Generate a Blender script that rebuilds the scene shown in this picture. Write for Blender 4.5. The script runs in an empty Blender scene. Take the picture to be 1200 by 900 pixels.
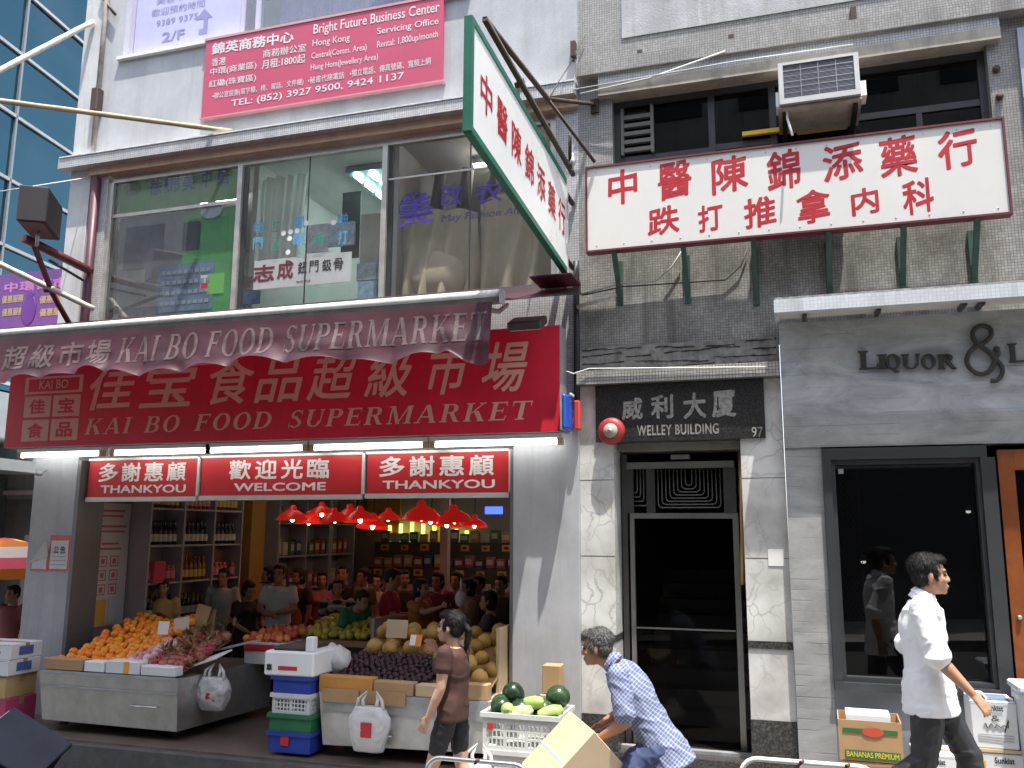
import bpy, bmesh, math, random
from mathutils import Vector, Matrix, noise, Euler
R = math.radians
random.seed(7)
SC = bpy.context.scene
COL = SC.collection
# ---------------------------------------------------------------- camera, sky, sun, exposure
D = 7.9                       # camera to facade plane (facade is Y = 0, X to the right, Z up)
EYE = 2.0
F = 1020.0                    # focal length in photo pixels (1200 wide)
yaw, pit, rol = -0.3037, 0.1674, 0.0049
fw = Vector((math.sin(yaw)*math.cos(pit), math.cos(yaw)*math.cos(pit), math.sin(pit)))
rt0 = Vector((math.cos(yaw), -math.sin(yaw), 0)); up0 = rt0.cross(fw)
rt = rt0*math.cos(rol)+up0*math.sin(rol); up = -rt0*math.sin(rol)+up0*math.cos(rol)
cd = bpy.data.cameras.new('camera'); cam = bpy.data.objects.new('camera', cd); COL.objects.link(cam)
M = Matrix((rt, up, -fw)).transposed().to_4x4(); M.translation = Vector((0, -D, EYE)); cam.matrix_world = M
cd.sensor_width = 36; cd.lens = 36*F/1200; cd.clip_end = 2000; cd.clip_start = .05
SC.camera = cam
SUN = Vector((.16, -.18, .90)).normalized()
sl = bpy.data.lights.new('sun', 'SUN'); sl.energy = 3.1; sl.angle = R(.5); sl.color = (1, .95, .87)
so = bpy.data.objects.new('sun', sl); COL.objects.link(so); so.rotation_euler = SUN.to_track_quat('Z', 'Y').to_euler()
w = bpy.data.worlds.new('World'); SC.world = w; w.use_nodes = True
nt = w.node_tree; bgn = nt.nodes['Background']; sk = nt.nodes.new('ShaderNodeTexSky'); sk.sky_type = 'NISHITA'
sk.sun_disc = False; sk.sun_elevation = math.asin(SUN.z); sk.sun_rotation = math.atan2(SUN.x, SUN.y)
sk.air_density = 1.2; sk.dust_density = 2.0
hs_ = nt.nodes.new('ShaderNodeHueSaturation'); hs_.inputs['Saturation'].default_value = .55; nt.links.new(sk.outputs[0], hs_.inputs['Color']); nt.links.new(hs_.outputs[0], bgn.inputs[0]); bgn.inputs[1].default_value = .15
SC.view_settings.view_transform = 'Standard'; SC.view_settings.look = 'None'
SC.view_settings.exposure = 1.5; SC.view_settings.gamma = 1; SC.view_settings.use_curve_mapping = False
SC.cycles.max_bounces = 8; SC.cycles.transparent_max_bounces = 12; SC.cycles.use_denoising = True
SC.cycles.caustics_reflective = False; SC.cycles.caustics_refractive = False

def ray(px, py): return fw+rt*((px-600)/F)-up*((py-450)/F)
def U(px, py, Y=0.):          # point of the plane Y seen at a photo pixel (used to read sizes off the photo)
    d = ray(px, py); k = (Y+D)/d.y
    return Vector((d.x*k, Y, EYE+d.z*k))
def UX(px, py, X):            # same on the plane X
    d = ray(px, py); k = X/d.x
    return Vector((X, -D+d.y*k, EYE+d.z*k))
def zg(x): return max(-.36, min(.25, .055*x+.04))     # the pavement falls to the left

# ---------------------------------------------------------------- materials
MATS = {}
def nn(nt, t, **k):
    n = nt.nodes.new(t)
    for a, b in k.items(): setattr(n, a, b)
    return n
def c4(c): return (c[0], c[1], c[2], 1)
def mat(name, col, rough=.6, metal=0., var=.12, vscale=3., bump=0., bscale=60., spec=.5, streak=0., streakcol=(.08,.07,.06), coat=0., alpha=None):
    """Principled material with two noise scales of wear; streak = strength of vertical run-down stains."""
    if name in MATS: return MATS[name]
    m = bpy.data.materials.new(name); m.use_nodes = True; nt = m.node_tree; L = nt.links.new
    p = nt.nodes['Principled BSDF']; p.inputs['Roughness'].default_value = rough; p.inputs['Metallic'].default_value = metal
    p.inputs['Specular IOR Level'].default_value = spec; p.inputs['Coat Weight'].default_value = coat
    tc = nn(nt, 'ShaderNodeTexCoord')
    n1 = nn(nt, 'ShaderNodeTexNoise'); n1.inputs['Scale'].default_value = vscale; n1.inputs['Detail'].default_value = 8; n1.inputs['Roughness'].default_value = .65
    L(tc.outputs['Object'], n1.inputs['Vector'])
    mr = nn(nt, 'ShaderNodeMapRange'); mr.inputs[1].default_value = .3; mr.inputs[2].default_value = .7
    mr.inputs[3].default_value = 1-var; mr.inputs[4].default_value = 1+var*.5; L(n1.outputs[0], mr.inputs[0])
    mx = nn(nt, 'ShaderNodeMix', data_type='RGBA', blend_type='MULTIPLY'); mx.inputs[0].default_value = 1
    mx.inputs[6].default_value = c4(col); L(mr.outputs[0], mx.inputs[7]); out = mx.outputs[2]
    if streak:
        mp = nn(nt, 'ShaderNodeMapping'); mp.inputs['Scale'].default_value = (3.5, 3.5, .28); L(tc.outputs['Object'], mp.inputs[0])
        n2 = nn(nt, 'ShaderNodeTexNoise'); n2.inputs['Scale'].default_value = 2.2; n2.inputs['Detail'].default_value = 6; n2.inputs['Roughness'].default_value = .7
        L(mp.outputs[0], n2.inputs['Vector'])
        r2 = nn(nt, 'ShaderNodeMapRange'); r2.inputs[1].default_value = .5; r2.inputs[2].default_value = .75; r2.inputs[4].default_value = streak; L(n2.outputs[0], r2.inputs[0])
        m2 = nn(nt, 'ShaderNodeMix', data_type='RGBA'); m2.inputs[7].default_value = c4(streakcol); L(r2.outputs[0], m2.inputs[0]); L(out, m2.inputs[6]); out = m2.outputs[2]
    L(out, p.inputs['Base Color'])
    rr = nn(nt, 'ShaderNodeMapRange'); rr.inputs[3].default_value = max(0, rough-.12); rr.inputs[4].default_value = min(1, rough+.12); L(n1.outputs[0], rr.inputs[0]); L(rr.outputs[0], p.inputs['Roughness'])
    if bump:
        n3 = nn(nt, 'ShaderNodeTexNoise'); n3.inputs['Scale'].default_value = bscale; n3.inputs['Detail'].default_value = 4; L(tc.outputs['Object'], n3.inputs['Vector'])
        b = nn(nt, 'ShaderNodeBump'); b.inputs['Strength'].default_value = bump; b.inputs['Distance'].default_value = .01; L(n3.outputs[0], b.inputs['Height']); L(b.outputs[0], p.inputs['Normal'])
    MATS[name] = m; return m
def emit(name, col, s):
    if name in MATS: return MATS[name]
    m = bpy.data.materials.new(name); m.use_nodes = True; nt = m.node_tree
    p = nt.nodes['Principled BSDF']; p.inputs['Base Color'].default_value = c4(col)
    p.inputs['Emission Color'].default_value = c4(col); p.inputs['Emission Strength'].default_value = s
    MATS[name] = m; return m
def glassm(name, tint=(1, 1, 1), refl=1., ior=1.5, rough=0.0, dirt=.0, wav=.0):
    if name in MATS: return MATS[name]
    m = bpy.data.materials.new(name); m.use_nodes = True; nt = m.node_tree; L = nt.links.new
    nt.nodes.remove(nt.nodes['Principled BSDF']); o = nt.nodes['Material Output']
    t = nn(nt, 'ShaderNodeBsdfTransparent'); t.inputs[0].default_value = c4(tint)
    g = nn(nt, 'ShaderNodeBsdfGlossy'); g.inputs['Roughness'].default_value = rough
    f = nn(nt, 'ShaderNodeFresnel'); f.inputs[0].default_value = ior
    mm = nn(nt, 'ShaderNodeMath', operation='MULTIPLY'); mm.inputs[1].default_value = refl; L(f.outputs[0], mm.inputs[0])
    mx = nn(nt, 'ShaderNodeMixShader'); L(mm.outputs[0], mx.inputs[0]); L(t.outputs[0], mx.inputs[1]); L(g.outputs[0], mx.inputs[2])
    last = mx.outputs[0]
    tc = nn(nt, 'ShaderNodeTexCoord')
    if wav:
        n = nn(nt, 'ShaderNodeTexNoise'); n.inputs['Scale'].default_value = .7; L(tc.outputs['Object'], n.inputs['Vector'])
        b = nn(nt, 'ShaderNodeBump'); b.inputs['Strength'].default_value = wav; b.inputs['Distance'].default_value = .05; L(n.outputs[0], b.inputs['Height']); L(b.outputs[0], g.inputs['Normal'])
    if dirt:
        d = nn(nt, 'ShaderNodeBsdfDiffuse'); d.inputs[0].default_value = (.5, .5, .5, 1)
        n = nn(nt, 'ShaderNodeTexNoise'); n.inputs['Scale'].default_value = 4; n.inputs['Detail'].default_value = 8; L(tc.outputs['Object'], n.inputs['Vector'])
        r = nn(nt, 'ShaderNodeMapRange'); r.inputs[1].default_value = .35; r.inputs[2].default_value = .8; r.inputs[3].default_value = dirt*.4; r.inputs[4].default_value = dirt*1.6; L(n.outputs[0], r.inputs[0])
        m2 = nn(nt, 'ShaderNodeMixShader'); L(r.outputs[0], m2.inputs[0]); L(last, m2.inputs[1]); L(d.outputs[0], m2.inputs[2]); last = m2.outputs[0]
    L(last, o.inputs[0]); MATS[name] = m; return m
def grid_mat(name, ca, cb, mortar, sx, sz, gap=.12, rough=.4, offs=0., dirt=.5, bump=.3, dirtcol=(.06, .055, .05), vs=1.2, axis='xz', streak=.35):
    """Tiles / bricks / blocks laid out in metres on the facade plane."""
    if name in MATS: return MATS[name]
    m = bpy.data.materials.new(name); m.use_nodes = True; nt = m.node_tree; L = nt.links.new; p = nt.nodes['Principled BSDF']
    tc = nn(nt, 'ShaderNodeTexCoord'); sp = nn(nt, 'ShaderNodeSeparateXYZ'); L(tc.outputs['Object'], sp.inputs[0])
    cb_ = nn(nt, 'ShaderNodeCombineXYZ')
    if axis == 'xz':
        ad = nn(nt, 'ShaderNodeMath', operation='ADD'); L(sp.outputs[0], ad.inputs[0]); L(sp.outputs[1], ad.inputs[1])
        L(ad.outputs[0], cb_.inputs[0]); L(sp.outputs[2], cb_.inputs[1])
    else: L(sp.outputs[0], cb_.inputs[0]); L(sp.outputs[1], cb_.inputs[1])
    b = nn(nt, 'ShaderNodeTexBrick'); b.offset = offs; b.squash = 1
    b.inputs['Scale'].default_value = 1; b.inputs['Brick Width'].default_value = sx; b.inputs['Row Height'].default_value = sz
    b.inputs['Mortar Size'].default_value = gap*min(sx, sz)*.5; b.inputs['Mortar Smooth'].default_value = .2
    b.inputs['Color1'].default_value = c4(ca); b.inputs['Color2'].default_value = c4(cb); b.inputs['Mortar'].default_value = c4(mortar)
    L(cb_.outputs[0], b.inputs['Vector'])
    n = nn(nt, 'ShaderNodeTexNoise'); n.inputs['Scale'].default_value = vs; n.inputs['Detail'].default_value = 9; n.inputs['Roughness'].default_value = .7; L(tc.outputs['Object'], n.inputs['Vector'])
    mp = nn(nt, 'ShaderNodeMapping'); mp.inputs['Scale'].default_value = (3, 3, .3); L(tc.outputs['Object'], mp.inputs[0])
    n2 = nn(nt, 'ShaderNodeTexNoise'); n2.inputs['Scale'].default_value = 1.8; n2.inputs['Detail'].default_value = 7; L(mp.outputs[0], n2.inputs['Vector'])
    r = nn(nt, 'ShaderNodeMapRange'); r.inputs[1].default_value = .42; r.inputs[2].default_value = .78; r.inputs[4].default_value = dirt; L(n.outputs[0], r.inputs[0])
    r2 = nn(nt, 'ShaderNodeMapRange'); r2.inputs[1].default_value = .48; r2.inputs[2].default_value = .75; r2.inputs[4].default_value = streak; L(n2.outputs[0], r2.inputs[0])
    mx_ = nn(nt, 'ShaderNodeMath', operation='MAXIMUM'); L(r.outputs[0], mx_.inputs[0]); L(r2.outputs[0], mx_.inputs[1])
    mx = nn(nt, 'ShaderNodeMix', data_type='RGBA'); mx.inputs[7].default_value = c4(dirtcol); L(mx_.outputs[0], mx.inputs[0]); L(b.outputs[0], mx.inputs[6])
    L(mx.outputs[2], p.inputs['Base Color']); p.inputs['Roughness'].default_value = rough
    bu = nn(nt, 'ShaderNodeBump'); bu.inputs['Strength'].default_value = bump; bu.inputs['Distance'].default_value = .004; bu.invert = True
    L(b.outputs['Fac'], bu.inputs['Height']); L(bu.outputs[0], p.inputs['Normal'])
    MATS[name] = m; return m
def marble_mat():
    m = bpy.data.materials.new('white_marble'); m.use_nodes = True; nt = m.node_tree; L = nt.links.new; p = nt.nodes['Principled BSDF']
    tc = nn(nt, 'ShaderNodeTexCoord')
    n = nn(nt, 'ShaderNodeTexNoise'); n.inputs['Scale'].default_value = 1.6; n.inputs['Detail'].default_value = 6; L(tc.outputs['Object'], n.inputs['Vector'])
    mxv = nn(nt, 'ShaderNodeMix', data_type='RGBA', blend_type='LINEAR_LIGHT'); mxv.inputs[0].default_value = .35; L(tc.outputs['Object'], mxv.inputs[6]); L(n.outputs['Color'], mxv.inputs[7])
    mp = nn(nt, 'ShaderNodeMapping'); mp.inputs['Rotation'].default_value = (0, R(35), 0); mp.inputs['Scale'].default_value = (1, 1, .55); L(mxv.outputs[2], mp.inputs[0])
    v = nn(nt, 'ShaderNodeTexVoronoi', feature='DISTANCE_TO_EDGE'); v.inputs['Scale'].default_value = 6.5; L(mp.outputs[0], v.inputs['Vector'])
    r = nn(nt, 'ShaderNodeMapRange'); r.inputs[1].default_value = 0; r.inputs[2].default_value = .055; r.inputs[3].default_value = .5; r.inputs[4].default_value = 0; L(v.outputs[0], r.inputs[0])
    n2 = nn(nt, 'ShaderNodeTexNoise'); n2.inputs['Scale'].default_value = 2.5; n2.inputs['Detail'].default_value = 3; L(tc.outputs['Object'], n2.inputs['Vector'])
    r2 = nn(nt, 'ShaderNodeMapRange'); r2.inputs[1].default_value = .36; r2.inputs[2].default_value = .66; L(n2.outputs[0], r2.inputs[0])
    ml = nn(nt, 'ShaderNodeMath', operation='MULTIPLY'); L(r.outputs[0], ml.inputs[0]); L(r2.outputs[0], ml.inputs[1])
    n3 = nn(nt, 'ShaderNodeTexNoise'); n3.inputs['Scale'].default_value = 2.6; n3.inputs['Detail'].default_value = 9; L(tc.outputs['Object'], n3.inputs['Vector'])
    rm = nn(nt, 'ShaderNodeValToRGB'); rm.color_ramp.elements[0].position = .3; rm.color_ramp.elements[0].color = (.40, .385, .355, 1); rm.color_ramp.elements[1].position = .65; rm.color_ramp.elements[1].color = (.74, .73, .70, 1); L(n3.outputs[0], rm.inputs[0])
    mx = nn(nt, 'ShaderNodeMix', data_type='RGBA'); mx.inputs[7].default_value = (.13, .125, .12, 1); L(ml.outputs[0], mx.inputs[0]); L(rm.outputs[0], mx.inputs[6])
    L(mx.outputs[2], p.inputs['Base Color']); p.inputs['Roughness'].default_value = .25
    return m
def speckle_mat(name, ca, cb, scale=160, rough=.3, thr=.55, bump=0):
    m = bpy.data.materials.new(name); m.use_nodes = True; nt = m.node_tree; L = nt.links.new; p = nt.nodes['Principled BSDF']
    tc = nn(nt, 'ShaderNodeTexCoord'); n = nn(nt, 'ShaderNodeTexNoise'); n.inputs['Scale'].default_value = scale; n.inputs['Detail'].default_value = 3; L(tc.outputs['Object'], n.inputs['Vector'])
    rm = nn(nt, 'ShaderNodeValToRGB'); rm.color_ramp.elements[0].position = thr-.12; rm.color_ramp.elements[0].color = c4(ca); rm.color_ramp.elements[1].position = thr+.1; rm.color_ramp.elements[1].color = c4(cb); L(n.outputs[0], rm.inputs[0])
    n2 = nn(nt, 'ShaderNodeTexNoise'); n2.inputs['Scale'].default_value = 4; n2.inputs['Detail'].default_value = 6; L(tc.outputs['Object'], n2.inputs['Vector'])
    mx = nn(nt, 'ShaderNodeMix', data_type='RGBA', blend_type='MULTIPLY'); mx.inputs[0].default_value = .6; L(rm.outputs[0], mx.inputs[6]); L(n2.outputs[0], mx.inputs[7])
    L(mx.outputs[2], p.inputs['Base Color']); p.inputs['Roughness'].default_value = rough
    MATS[name] = m; return m
def board_mat(name, ca, cb, pitch=.11, line=.5, rough=.75):
    """Board-marked concrete: horizontal joints, blotches, blow-holes."""
    m = bpy.data.materials.new(name); m.use_nodes = True; nt = m.node_tree; L = nt.links.new; p = nt.nodes['Principled BSDF']
    tc = nn(nt, 'ShaderNodeTexCoord')
    n0 = nn(nt, 'ShaderNodeTexNoise'); n0.inputs['Scale'].default_value = 2.2; n0.inputs['Detail'].default_value = 9; n0.inputs['Roughness'].default_value = .68; n0.inputs['Distortion'].default_value = .6
    mp0 = nn(nt, 'ShaderNodeMapping'); mp0.inputs['Scale'].default_value = (.8, .8, 1.9); L(tc.outputs['Object'], mp0.inputs[0]); L(mp0.outputs[0], n0.inputs['Vector'])
    rm = nn(nt, 'ShaderNodeValToRGB'); rm.color_ramp.elements[0].position = .33; rm.color_ramp.elements[0].color = c4(ca); rm.color_ramp.elements[1].position = .68; rm.color_ramp.elements[1].color = c4(cb); L(n0.outputs[0], rm.inputs[0])
    sp = nn(nt, 'ShaderNodeSeparateXYZ'); L(tc.outputs['Object'], sp.inputs[0])
    a = nn(nt, 'ShaderNodeMath', operation='PINGPONG'); a.inputs[1].default_value = pitch/2; L(sp.outputs[2], a.inputs[0])
    r = nn(nt, 'ShaderNodeMapRange'); r.inputs[1].default_value = 0; r.inputs[2].default_value = .006; r.inputs[3].default_value = 1; r.inputs[4].default_value = 0; L(a.outputs[0], r.inputs[0])
    mp = nn(nt, 'ShaderNodeMapping'); mp.inputs['Scale'].default_value = (2.5, 2.5, 9); L(tc.outputs['Object'], mp.inputs[0])
    n = nn(nt, 'ShaderNodeTexNoise'); n.inputs['Scale'].default_value = 1.5; n.inputs['Detail'].default_value = 5; L(mp.outputs[0], n.inputs['Vector'])
    r2 = nn(nt, 'ShaderNodeMapRange'); r2.inputs[1].default_value = .45; r2.inputs[2].default_value = .62; r2.inputs[4].default_value = line; L(n.outputs[0], r2.inputs[0])
    ml = nn(nt, 'ShaderNodeMath', operation='MULTIPLY'); L(r.outputs[0], ml.inputs[0]); L(r2.outputs[0], ml.inputs[1])
    v = nn(nt, 'ShaderNodeTexVoronoi'); v.inputs['Scale'].default_value = 14; L(tc.outputs['Object'], v.inputs['Vector'])
    r3 = nn(nt, 'ShaderNodeMapRange'); r3.inputs[1].default_value = .03; r3.inputs[2].default_value = .08; r3.inputs[3].default_value = .6; r3.inputs[4].default_value = 0; L(v.outputs[0], r3.inputs[0])
    mm = nn(nt, 'ShaderNodeMath', operation='MAXIMUM'); L(ml.outputs[0], mm.inputs[0]); L(r3.outputs[0], mm.inputs[1])
    mx = nn(nt, 'ShaderNodeMix', data_type='RGBA'); mx.inputs[7].default_value = (.05, .052, .055, 1); L(mm.outputs[0], mx.inputs[0]); L(rm.outputs[0], mx.inputs[6])
    L(mx.outputs[2], p.inputs['Base Color']); p.inputs['Roughness'].default_value = rough
    b = nn(nt, 'ShaderNodeBump'); b.inputs['Strength'].default_value = .5; b.inputs['Distance'].default_value = .006; b.invert = True; L(mm.outputs[0], b.inputs['Height']); L(b.outputs[0], p.inputs['Normal'])
    return m
def check_mat(name, base, line, pitch=.014, frac=.32, line2=None):
    """Small woven checks on cloth, laid in the cloth's own x/z metres."""
    m = bpy.data.materials.new(name); m.use_nodes = True; nt = m.node_tree; L = nt.links.new; p = nt.nodes['Principled BSDF']
    tc = nn(nt, 'ShaderNodeTexCoord'); mp = nn(nt, 'ShaderNodeMapping'); mp.inputs['Rotation'].default_value = (0, R(40), 0); L(tc.outputs['Object'], mp.inputs[0])
    sp = nn(nt, 'ShaderNodeSeparateXYZ'); L(mp.outputs[0], sp.inputs[0]); o = []
    for k in (0, 2):
        a = nn(nt, 'ShaderNodeMath', operation='PINGPONG'); a.inputs[1].default_value = pitch/2; L(sp.outputs[k], a.inputs[0])
        c = nn(nt, 'ShaderNodeMath', operation='LESS_THAN'); c.inputs[1].default_value = pitch/2*frac; L(a.outputs[0], c.inputs[0]); o.append(c)
    ad = nn(nt, 'ShaderNodeMath', operation='ADD'); L(o[0].outputs[0], ad.inputs[0]); L(o[1].outputs[0], ad.inputs[1])
    h = nn(nt, 'ShaderNodeMath', operation='MULTIPLY'); h.inputs[1].default_value = .5; L(ad.outputs[0], h.inputs[0])
    mx = nn(nt, 'ShaderNodeMix', data_type='RGBA'); mx.inputs[6].default_value = c4(base); mx.inputs[7].default_value = c4(line); L(h.outputs[0], mx.inputs[0]); L(mx.outputs[2], p.inputs['Base Color'])
    p.inputs['Roughness'].default_value = .85; MATS[name] = m; return m

def cloth_mat(name, col, tr=.4):
    """Thin woven cloth that lets some light through."""
    m = mat(name, col, .85, var=.1, vscale=5); nt = m.node_tree; p = nt.nodes['Principled BSDF']; t = nn(nt, 'ShaderNodeBsdfTranslucent'); t.inputs[0].default_value = c4(col)
    mx = nn(nt, 'ShaderNodeMixShader'); mx.inputs[0].default_value = tr; nt.links.new(p.outputs[0], mx.inputs[1]); nt.links.new(t.outputs[0], mx.inputs[2]); nt.links.new(mx.outputs[0], nt.nodes['Material Output'].inputs[0]); return m

# ---------------------------------------------------------------- things
OFF = {}
def thing(name, label, cat, loc=(0, 0, 0), rz=0., group=None):
    o = bpy.data.objects.new(name, None); COL.objects.link(o); o.empty_display_size = .1
    o.location = loc; o.rotation_euler = (0, 0, rz); o['label'] = label; o['category'] = cat
    if group: o['group'] = group
    OFF[o.name] = Matrix.Translation(Vector(loc)) @ Matrix.Rotation(rz, 4, 'Z'); return o
def tag(o, label, cat, group=None):
    o['label'] = label; o['category'] = cat
    if group: o['group'] = group
    return o
def kind(o, k): o['kind'] = k; return o
def link(name, me, m=None, parent=None, world=True):
    o = bpy.data.objects.new(name, me); COL.objects.link(o)
    if m is not None:
        idx = [p.material_index for p in me.polygons] if isinstance(m, (list, tuple)) else None
        me.materials.clear()
        for x in (m if isinstance(m, (list, tuple)) else [m]): me.materials.append(x)
        if idx:
            for p, i in zip(me.polygons, idx): p.material_index = i
    if parent is not None:
        o.parent = parent; T = OFF[parent.name]; OFF[o.name] = T
        if world: me.transform(T.inverted())
    else: OFF[o.name] = Matrix()
    return o
def recenter(o):              # a top-level mesh gets its origin at its own base
    me = o.data; vs = [v.co for v in me.vertices]
    c = Vector(((min(v.x for v in vs)+max(v.x for v in vs))/2, (min(v.y for v in vs)+max(v.y for v in vs))/2, min(v.z for v in vs)))
    me.transform(Matrix.Translation(-c)); o.location = c; OFF[o.name] = Matrix.Translation(c); return o
def dup(root, loc, rot=None, label=None, group=None, scale=None):
    r = root.copy(); COL.objects.link(r); r.location = loc
    if rot is not None: r.rotation_euler = rot if not isinstance(rot, (int, float)) else (0, 0, rot)
    if scale is not None: r.scale = scale if not isinstance(scale, (int, float)) else (scale,)*3
    if label: r['label'] = label
    if group: r['group'] = group
    for ch in list(root.children):
        c = ch.copy(); COL.objects.link(c); c.parent = r
        for g in list(ch.children):
            d = g.copy(); COL.objects.link(d); d.parent = c
    return r
class MB:
    def __init__(s): s.bm = bmesh.new(); s.mi = 0
    def face(s, pts, mi=None):
        try:
            f = s.bm.faces.new([s.bm.verts.new(p) for p in pts]); f.material_index = s.mi if mi is None else mi; return f
        except ValueError: return None
    def box(s, x0, x1, y0, y1, z0, z1, T=None):
        if x0 > x1: x0, x1 = x1, x0
        if y0 > y1: y0, y1 = y1, y0
        if z0 > z1: z0, z1 = z1, z0
        v = [Vector(p) for p in ((x0,y0,z0),(x1,y0,z0),(x1,y1,z0),(x0,y1,z0),(x0,y0,z1),(x1,y0,z1),(x1,y1,z1),(x0,y1,z1))]
        if T is not None: v = [T @ p for p in v]
        b = [s.bm.verts.new(p) for p in v]
        for q in ((0,3,2,1),(4,5,6,7),(0,1,5,4),(1,2,6,5),(2,3,7,6),(3,0,4,7)):
            f = s.bm.faces.new([b[i] for i in q]); f.material_index = s.mi
        return s
    def hexa(s, bot, top):    # 4 bottom points, 4 top points (ccw from above)
        b = [s.bm.verts.new(p) for p in list(bot)+list(top)]
        for q in ((0,3,2,1),(4,5,6,7),(0,1,5,4),(1,2,6,5),(2,3,7,6),(3,0,4,7)):
            f = s.bm.faces.new([b[i] for i in q]); f.material_index = s.mi
        return s
    def prism(s, poly, y0, y1, T=None):  # polygon in x/z, extruded over y
        a = [Vector((x, y0, z)) for x, z in poly]; c = [Vector((x, y1, z)) for x, z in poly]
        if T is not None: a = [T @ p for p in a]; c = [T @ p for p in c]
        va = [s.bm.verts.new(p) for p in a]; vc = [s.bm.verts.new(p) for p in c]; n = len(poly)
        s.bm.faces.new(va).material_index = s.mi; s.bm.faces.new(vc[::-1]).material_index = s.mi
        for i in range(n): s.bm.faces.new((va[i], vc[i], vc[(i+1) % n], va[(i+1) % n])).material_index = s.mi
        return s
    def loft(s, rings, cap=True, closed=True):
        vs = [[s.bm.verts.new(p) for p in r] for r in rings]; n = len(rings[0])
        for a, b in zip(vs, vs[1:]):
            for i in range(n if closed else n-1):
                j = (i+1) % n; f = s.bm.faces.new((a[i], a[j], b[j], b[i])); f.material_index = s.mi; f.smooth = True
        if cap and closed:
            s.bm.faces.new(vs[0][::-1]).material_index = s.mi; s.bm.faces.new(vs[-1]).material_index = s.mi
        return s
    def tube(s, pts, r, n=8, cap=True):
        pts = [Vector(p) for p in pts]; rs = r if isinstance(r, (list, tuple)) else [r]*len(pts); rings = []; a0 = None
        for i, p in enumerate(pts):
            t = (pts[min(i+1, len(pts)-1)]-pts[max(i-1, 0)]).normalized()
            if a0 is None: a0 = t.orthogonal().normalized()
            a0 = (a0-t*a0.dot(t)).normalized(); b0 = t.cross(a0)
            rings.append([p+(a0*math.cos(k*2*math.pi/n)+b0*math.sin(k*2*math.pi/n))*rs[i] for k in range(n)])
        return s.loft(rings, cap)
    def lathe(s, prof, c=(0, 0, 0), n=16, T=None, cap=True):   # prof: (r, z) list bottom to top
        c = Vector(c); rings = [[c+Vector((r*math.cos(k*2*math.pi/n), r*math.sin(k*2*math.pi/n), z)) for k in range(n)] for r, z in prof]
        if T is not None: rings = [[T @ p for p in r] for r in rings]
        return s.loft(rings, cap)
    def ell(s, c, r, n=12, m=8, T=None):
        c = Vector(c); rr = (r, r, r) if isinstance(r, (int, float)) else r; rings = []
        for i in range(m+1):
            a = -math.pi/2+math.pi*(.02+.96*i/m); rings.append([Vector((rr[0]*math.cos(a)*math.cos(k*2*math.pi/n), rr[1]*math.cos(a)*math.sin(k*2*math.pi/n), rr[2]*math.sin(a))) for k in range(n)])
        rings = [[(T @ p if T is not None else p)+c for p in q] for q in rings]
        return s.loft(rings)
    def bevel(s, w=.004, seg=1):
        bmesh.ops.remove_doubles(s.bm, verts=s.bm.verts, dist=1e-5)
        bmesh.ops.bevel(s.bm, geom=list(s.bm.edges), offset=w, segments=seg, affect='EDGES', profile=.5, clamp_overlap=True); return s
    def mesh(s, name, smooth=False):
        bmesh.ops.recalc_face_normals(s.bm, faces=s.bm.faces)
        me = bpy.data.meshes.new(name); s.bm.to_mesh(me); s.bm.free()
        if smooth:
            for p in me.polygons: p.use_smooth = True
        return me
    def build(s, name, m, parent=None, smooth=False): return link(name, s.mesh(name, smooth), m, parent)
def sheet(name, fn, nu, nv, m, parent=None, thick=0., smooth=True):
    """A grid surface fn(u, v) -> point, with optional thickness along its normal."""
    bm = bmesh.new(); vs = [[bm.verts.new(fn(i/nu, j/nv)) for j in range(nv+1)] for i in range(nu+1)]
    for i in range(nu):
        for j in range(nv): bm.faces.new((vs[i][j], vs[i+1][j], vs[i+1][j+1], vs[i][j+1])).smooth = smooth
    bmesh.ops.recalc_face_normals(bm, faces=bm.faces)
    if thick:
        g = bmesh.ops.solidify(bm, geom=list(bm.faces), thickness=thick)
    me = bpy.data.meshes.new(name); bm.to_mesh(me); bm.free()
    for p in me.polygons: p.use_smooth = smooth
    return link(name, me, m, parent)
def wire(name, pts, r, m, label=None, cat=None, parent=None, sag=0., n=6, group=None):
    if sag and len(pts) == 2:
        a, b = Vector(pts[0]), Vector(pts[1]); pts = [a.lerp(b, t/10)-Vector((0, 0, sag*4*(t/10)*(1-t/10))) for t in range(11)]
    b = MB(); b.tube(pts, r, n); o = b.build(name, m, parent, True)
    if label: tag(recenter(o), label, cat, group)
    return o
# ---------------------------------------------------------------- lettering
def glyphs(body, bold=.0, spacing=1., line=1.):
    c = bpy.data.curves.new('lettering', 'FONT'); c.body = body; c.space_character = spacing; c.space_line = line; c.resolution_u = 3; c.fill_mode = 'FRONT'
    o = bpy.data.objects.new('lettering', c); COL.objects.link(o); dg = bpy.context.evaluated_depsgraph_get()
    me = bpy.data.meshes.new_from_object(o.evaluated_get(dg)); bpy.data.objects.remove(o); bpy.data.curves.remove(c)
    if bold:                  # heavier strokes: shifted copies, each a hair behind the last
        bm = bmesh.new()
        for k in range(7):
            dx, dy = (0, 0) if k == 6 else (bold*math.cos(k*math.pi/3+.5), bold*math.sin(k*math.pi/3+.5))
            m2 = me.copy(); m2.transform(Matrix.Translation((dx, dy, k*.00012))); bm.from_mesh(m2); bpy.data.meshes.remove(m2)
        bm.to_mesh(me); bm.free()
    return me
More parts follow.
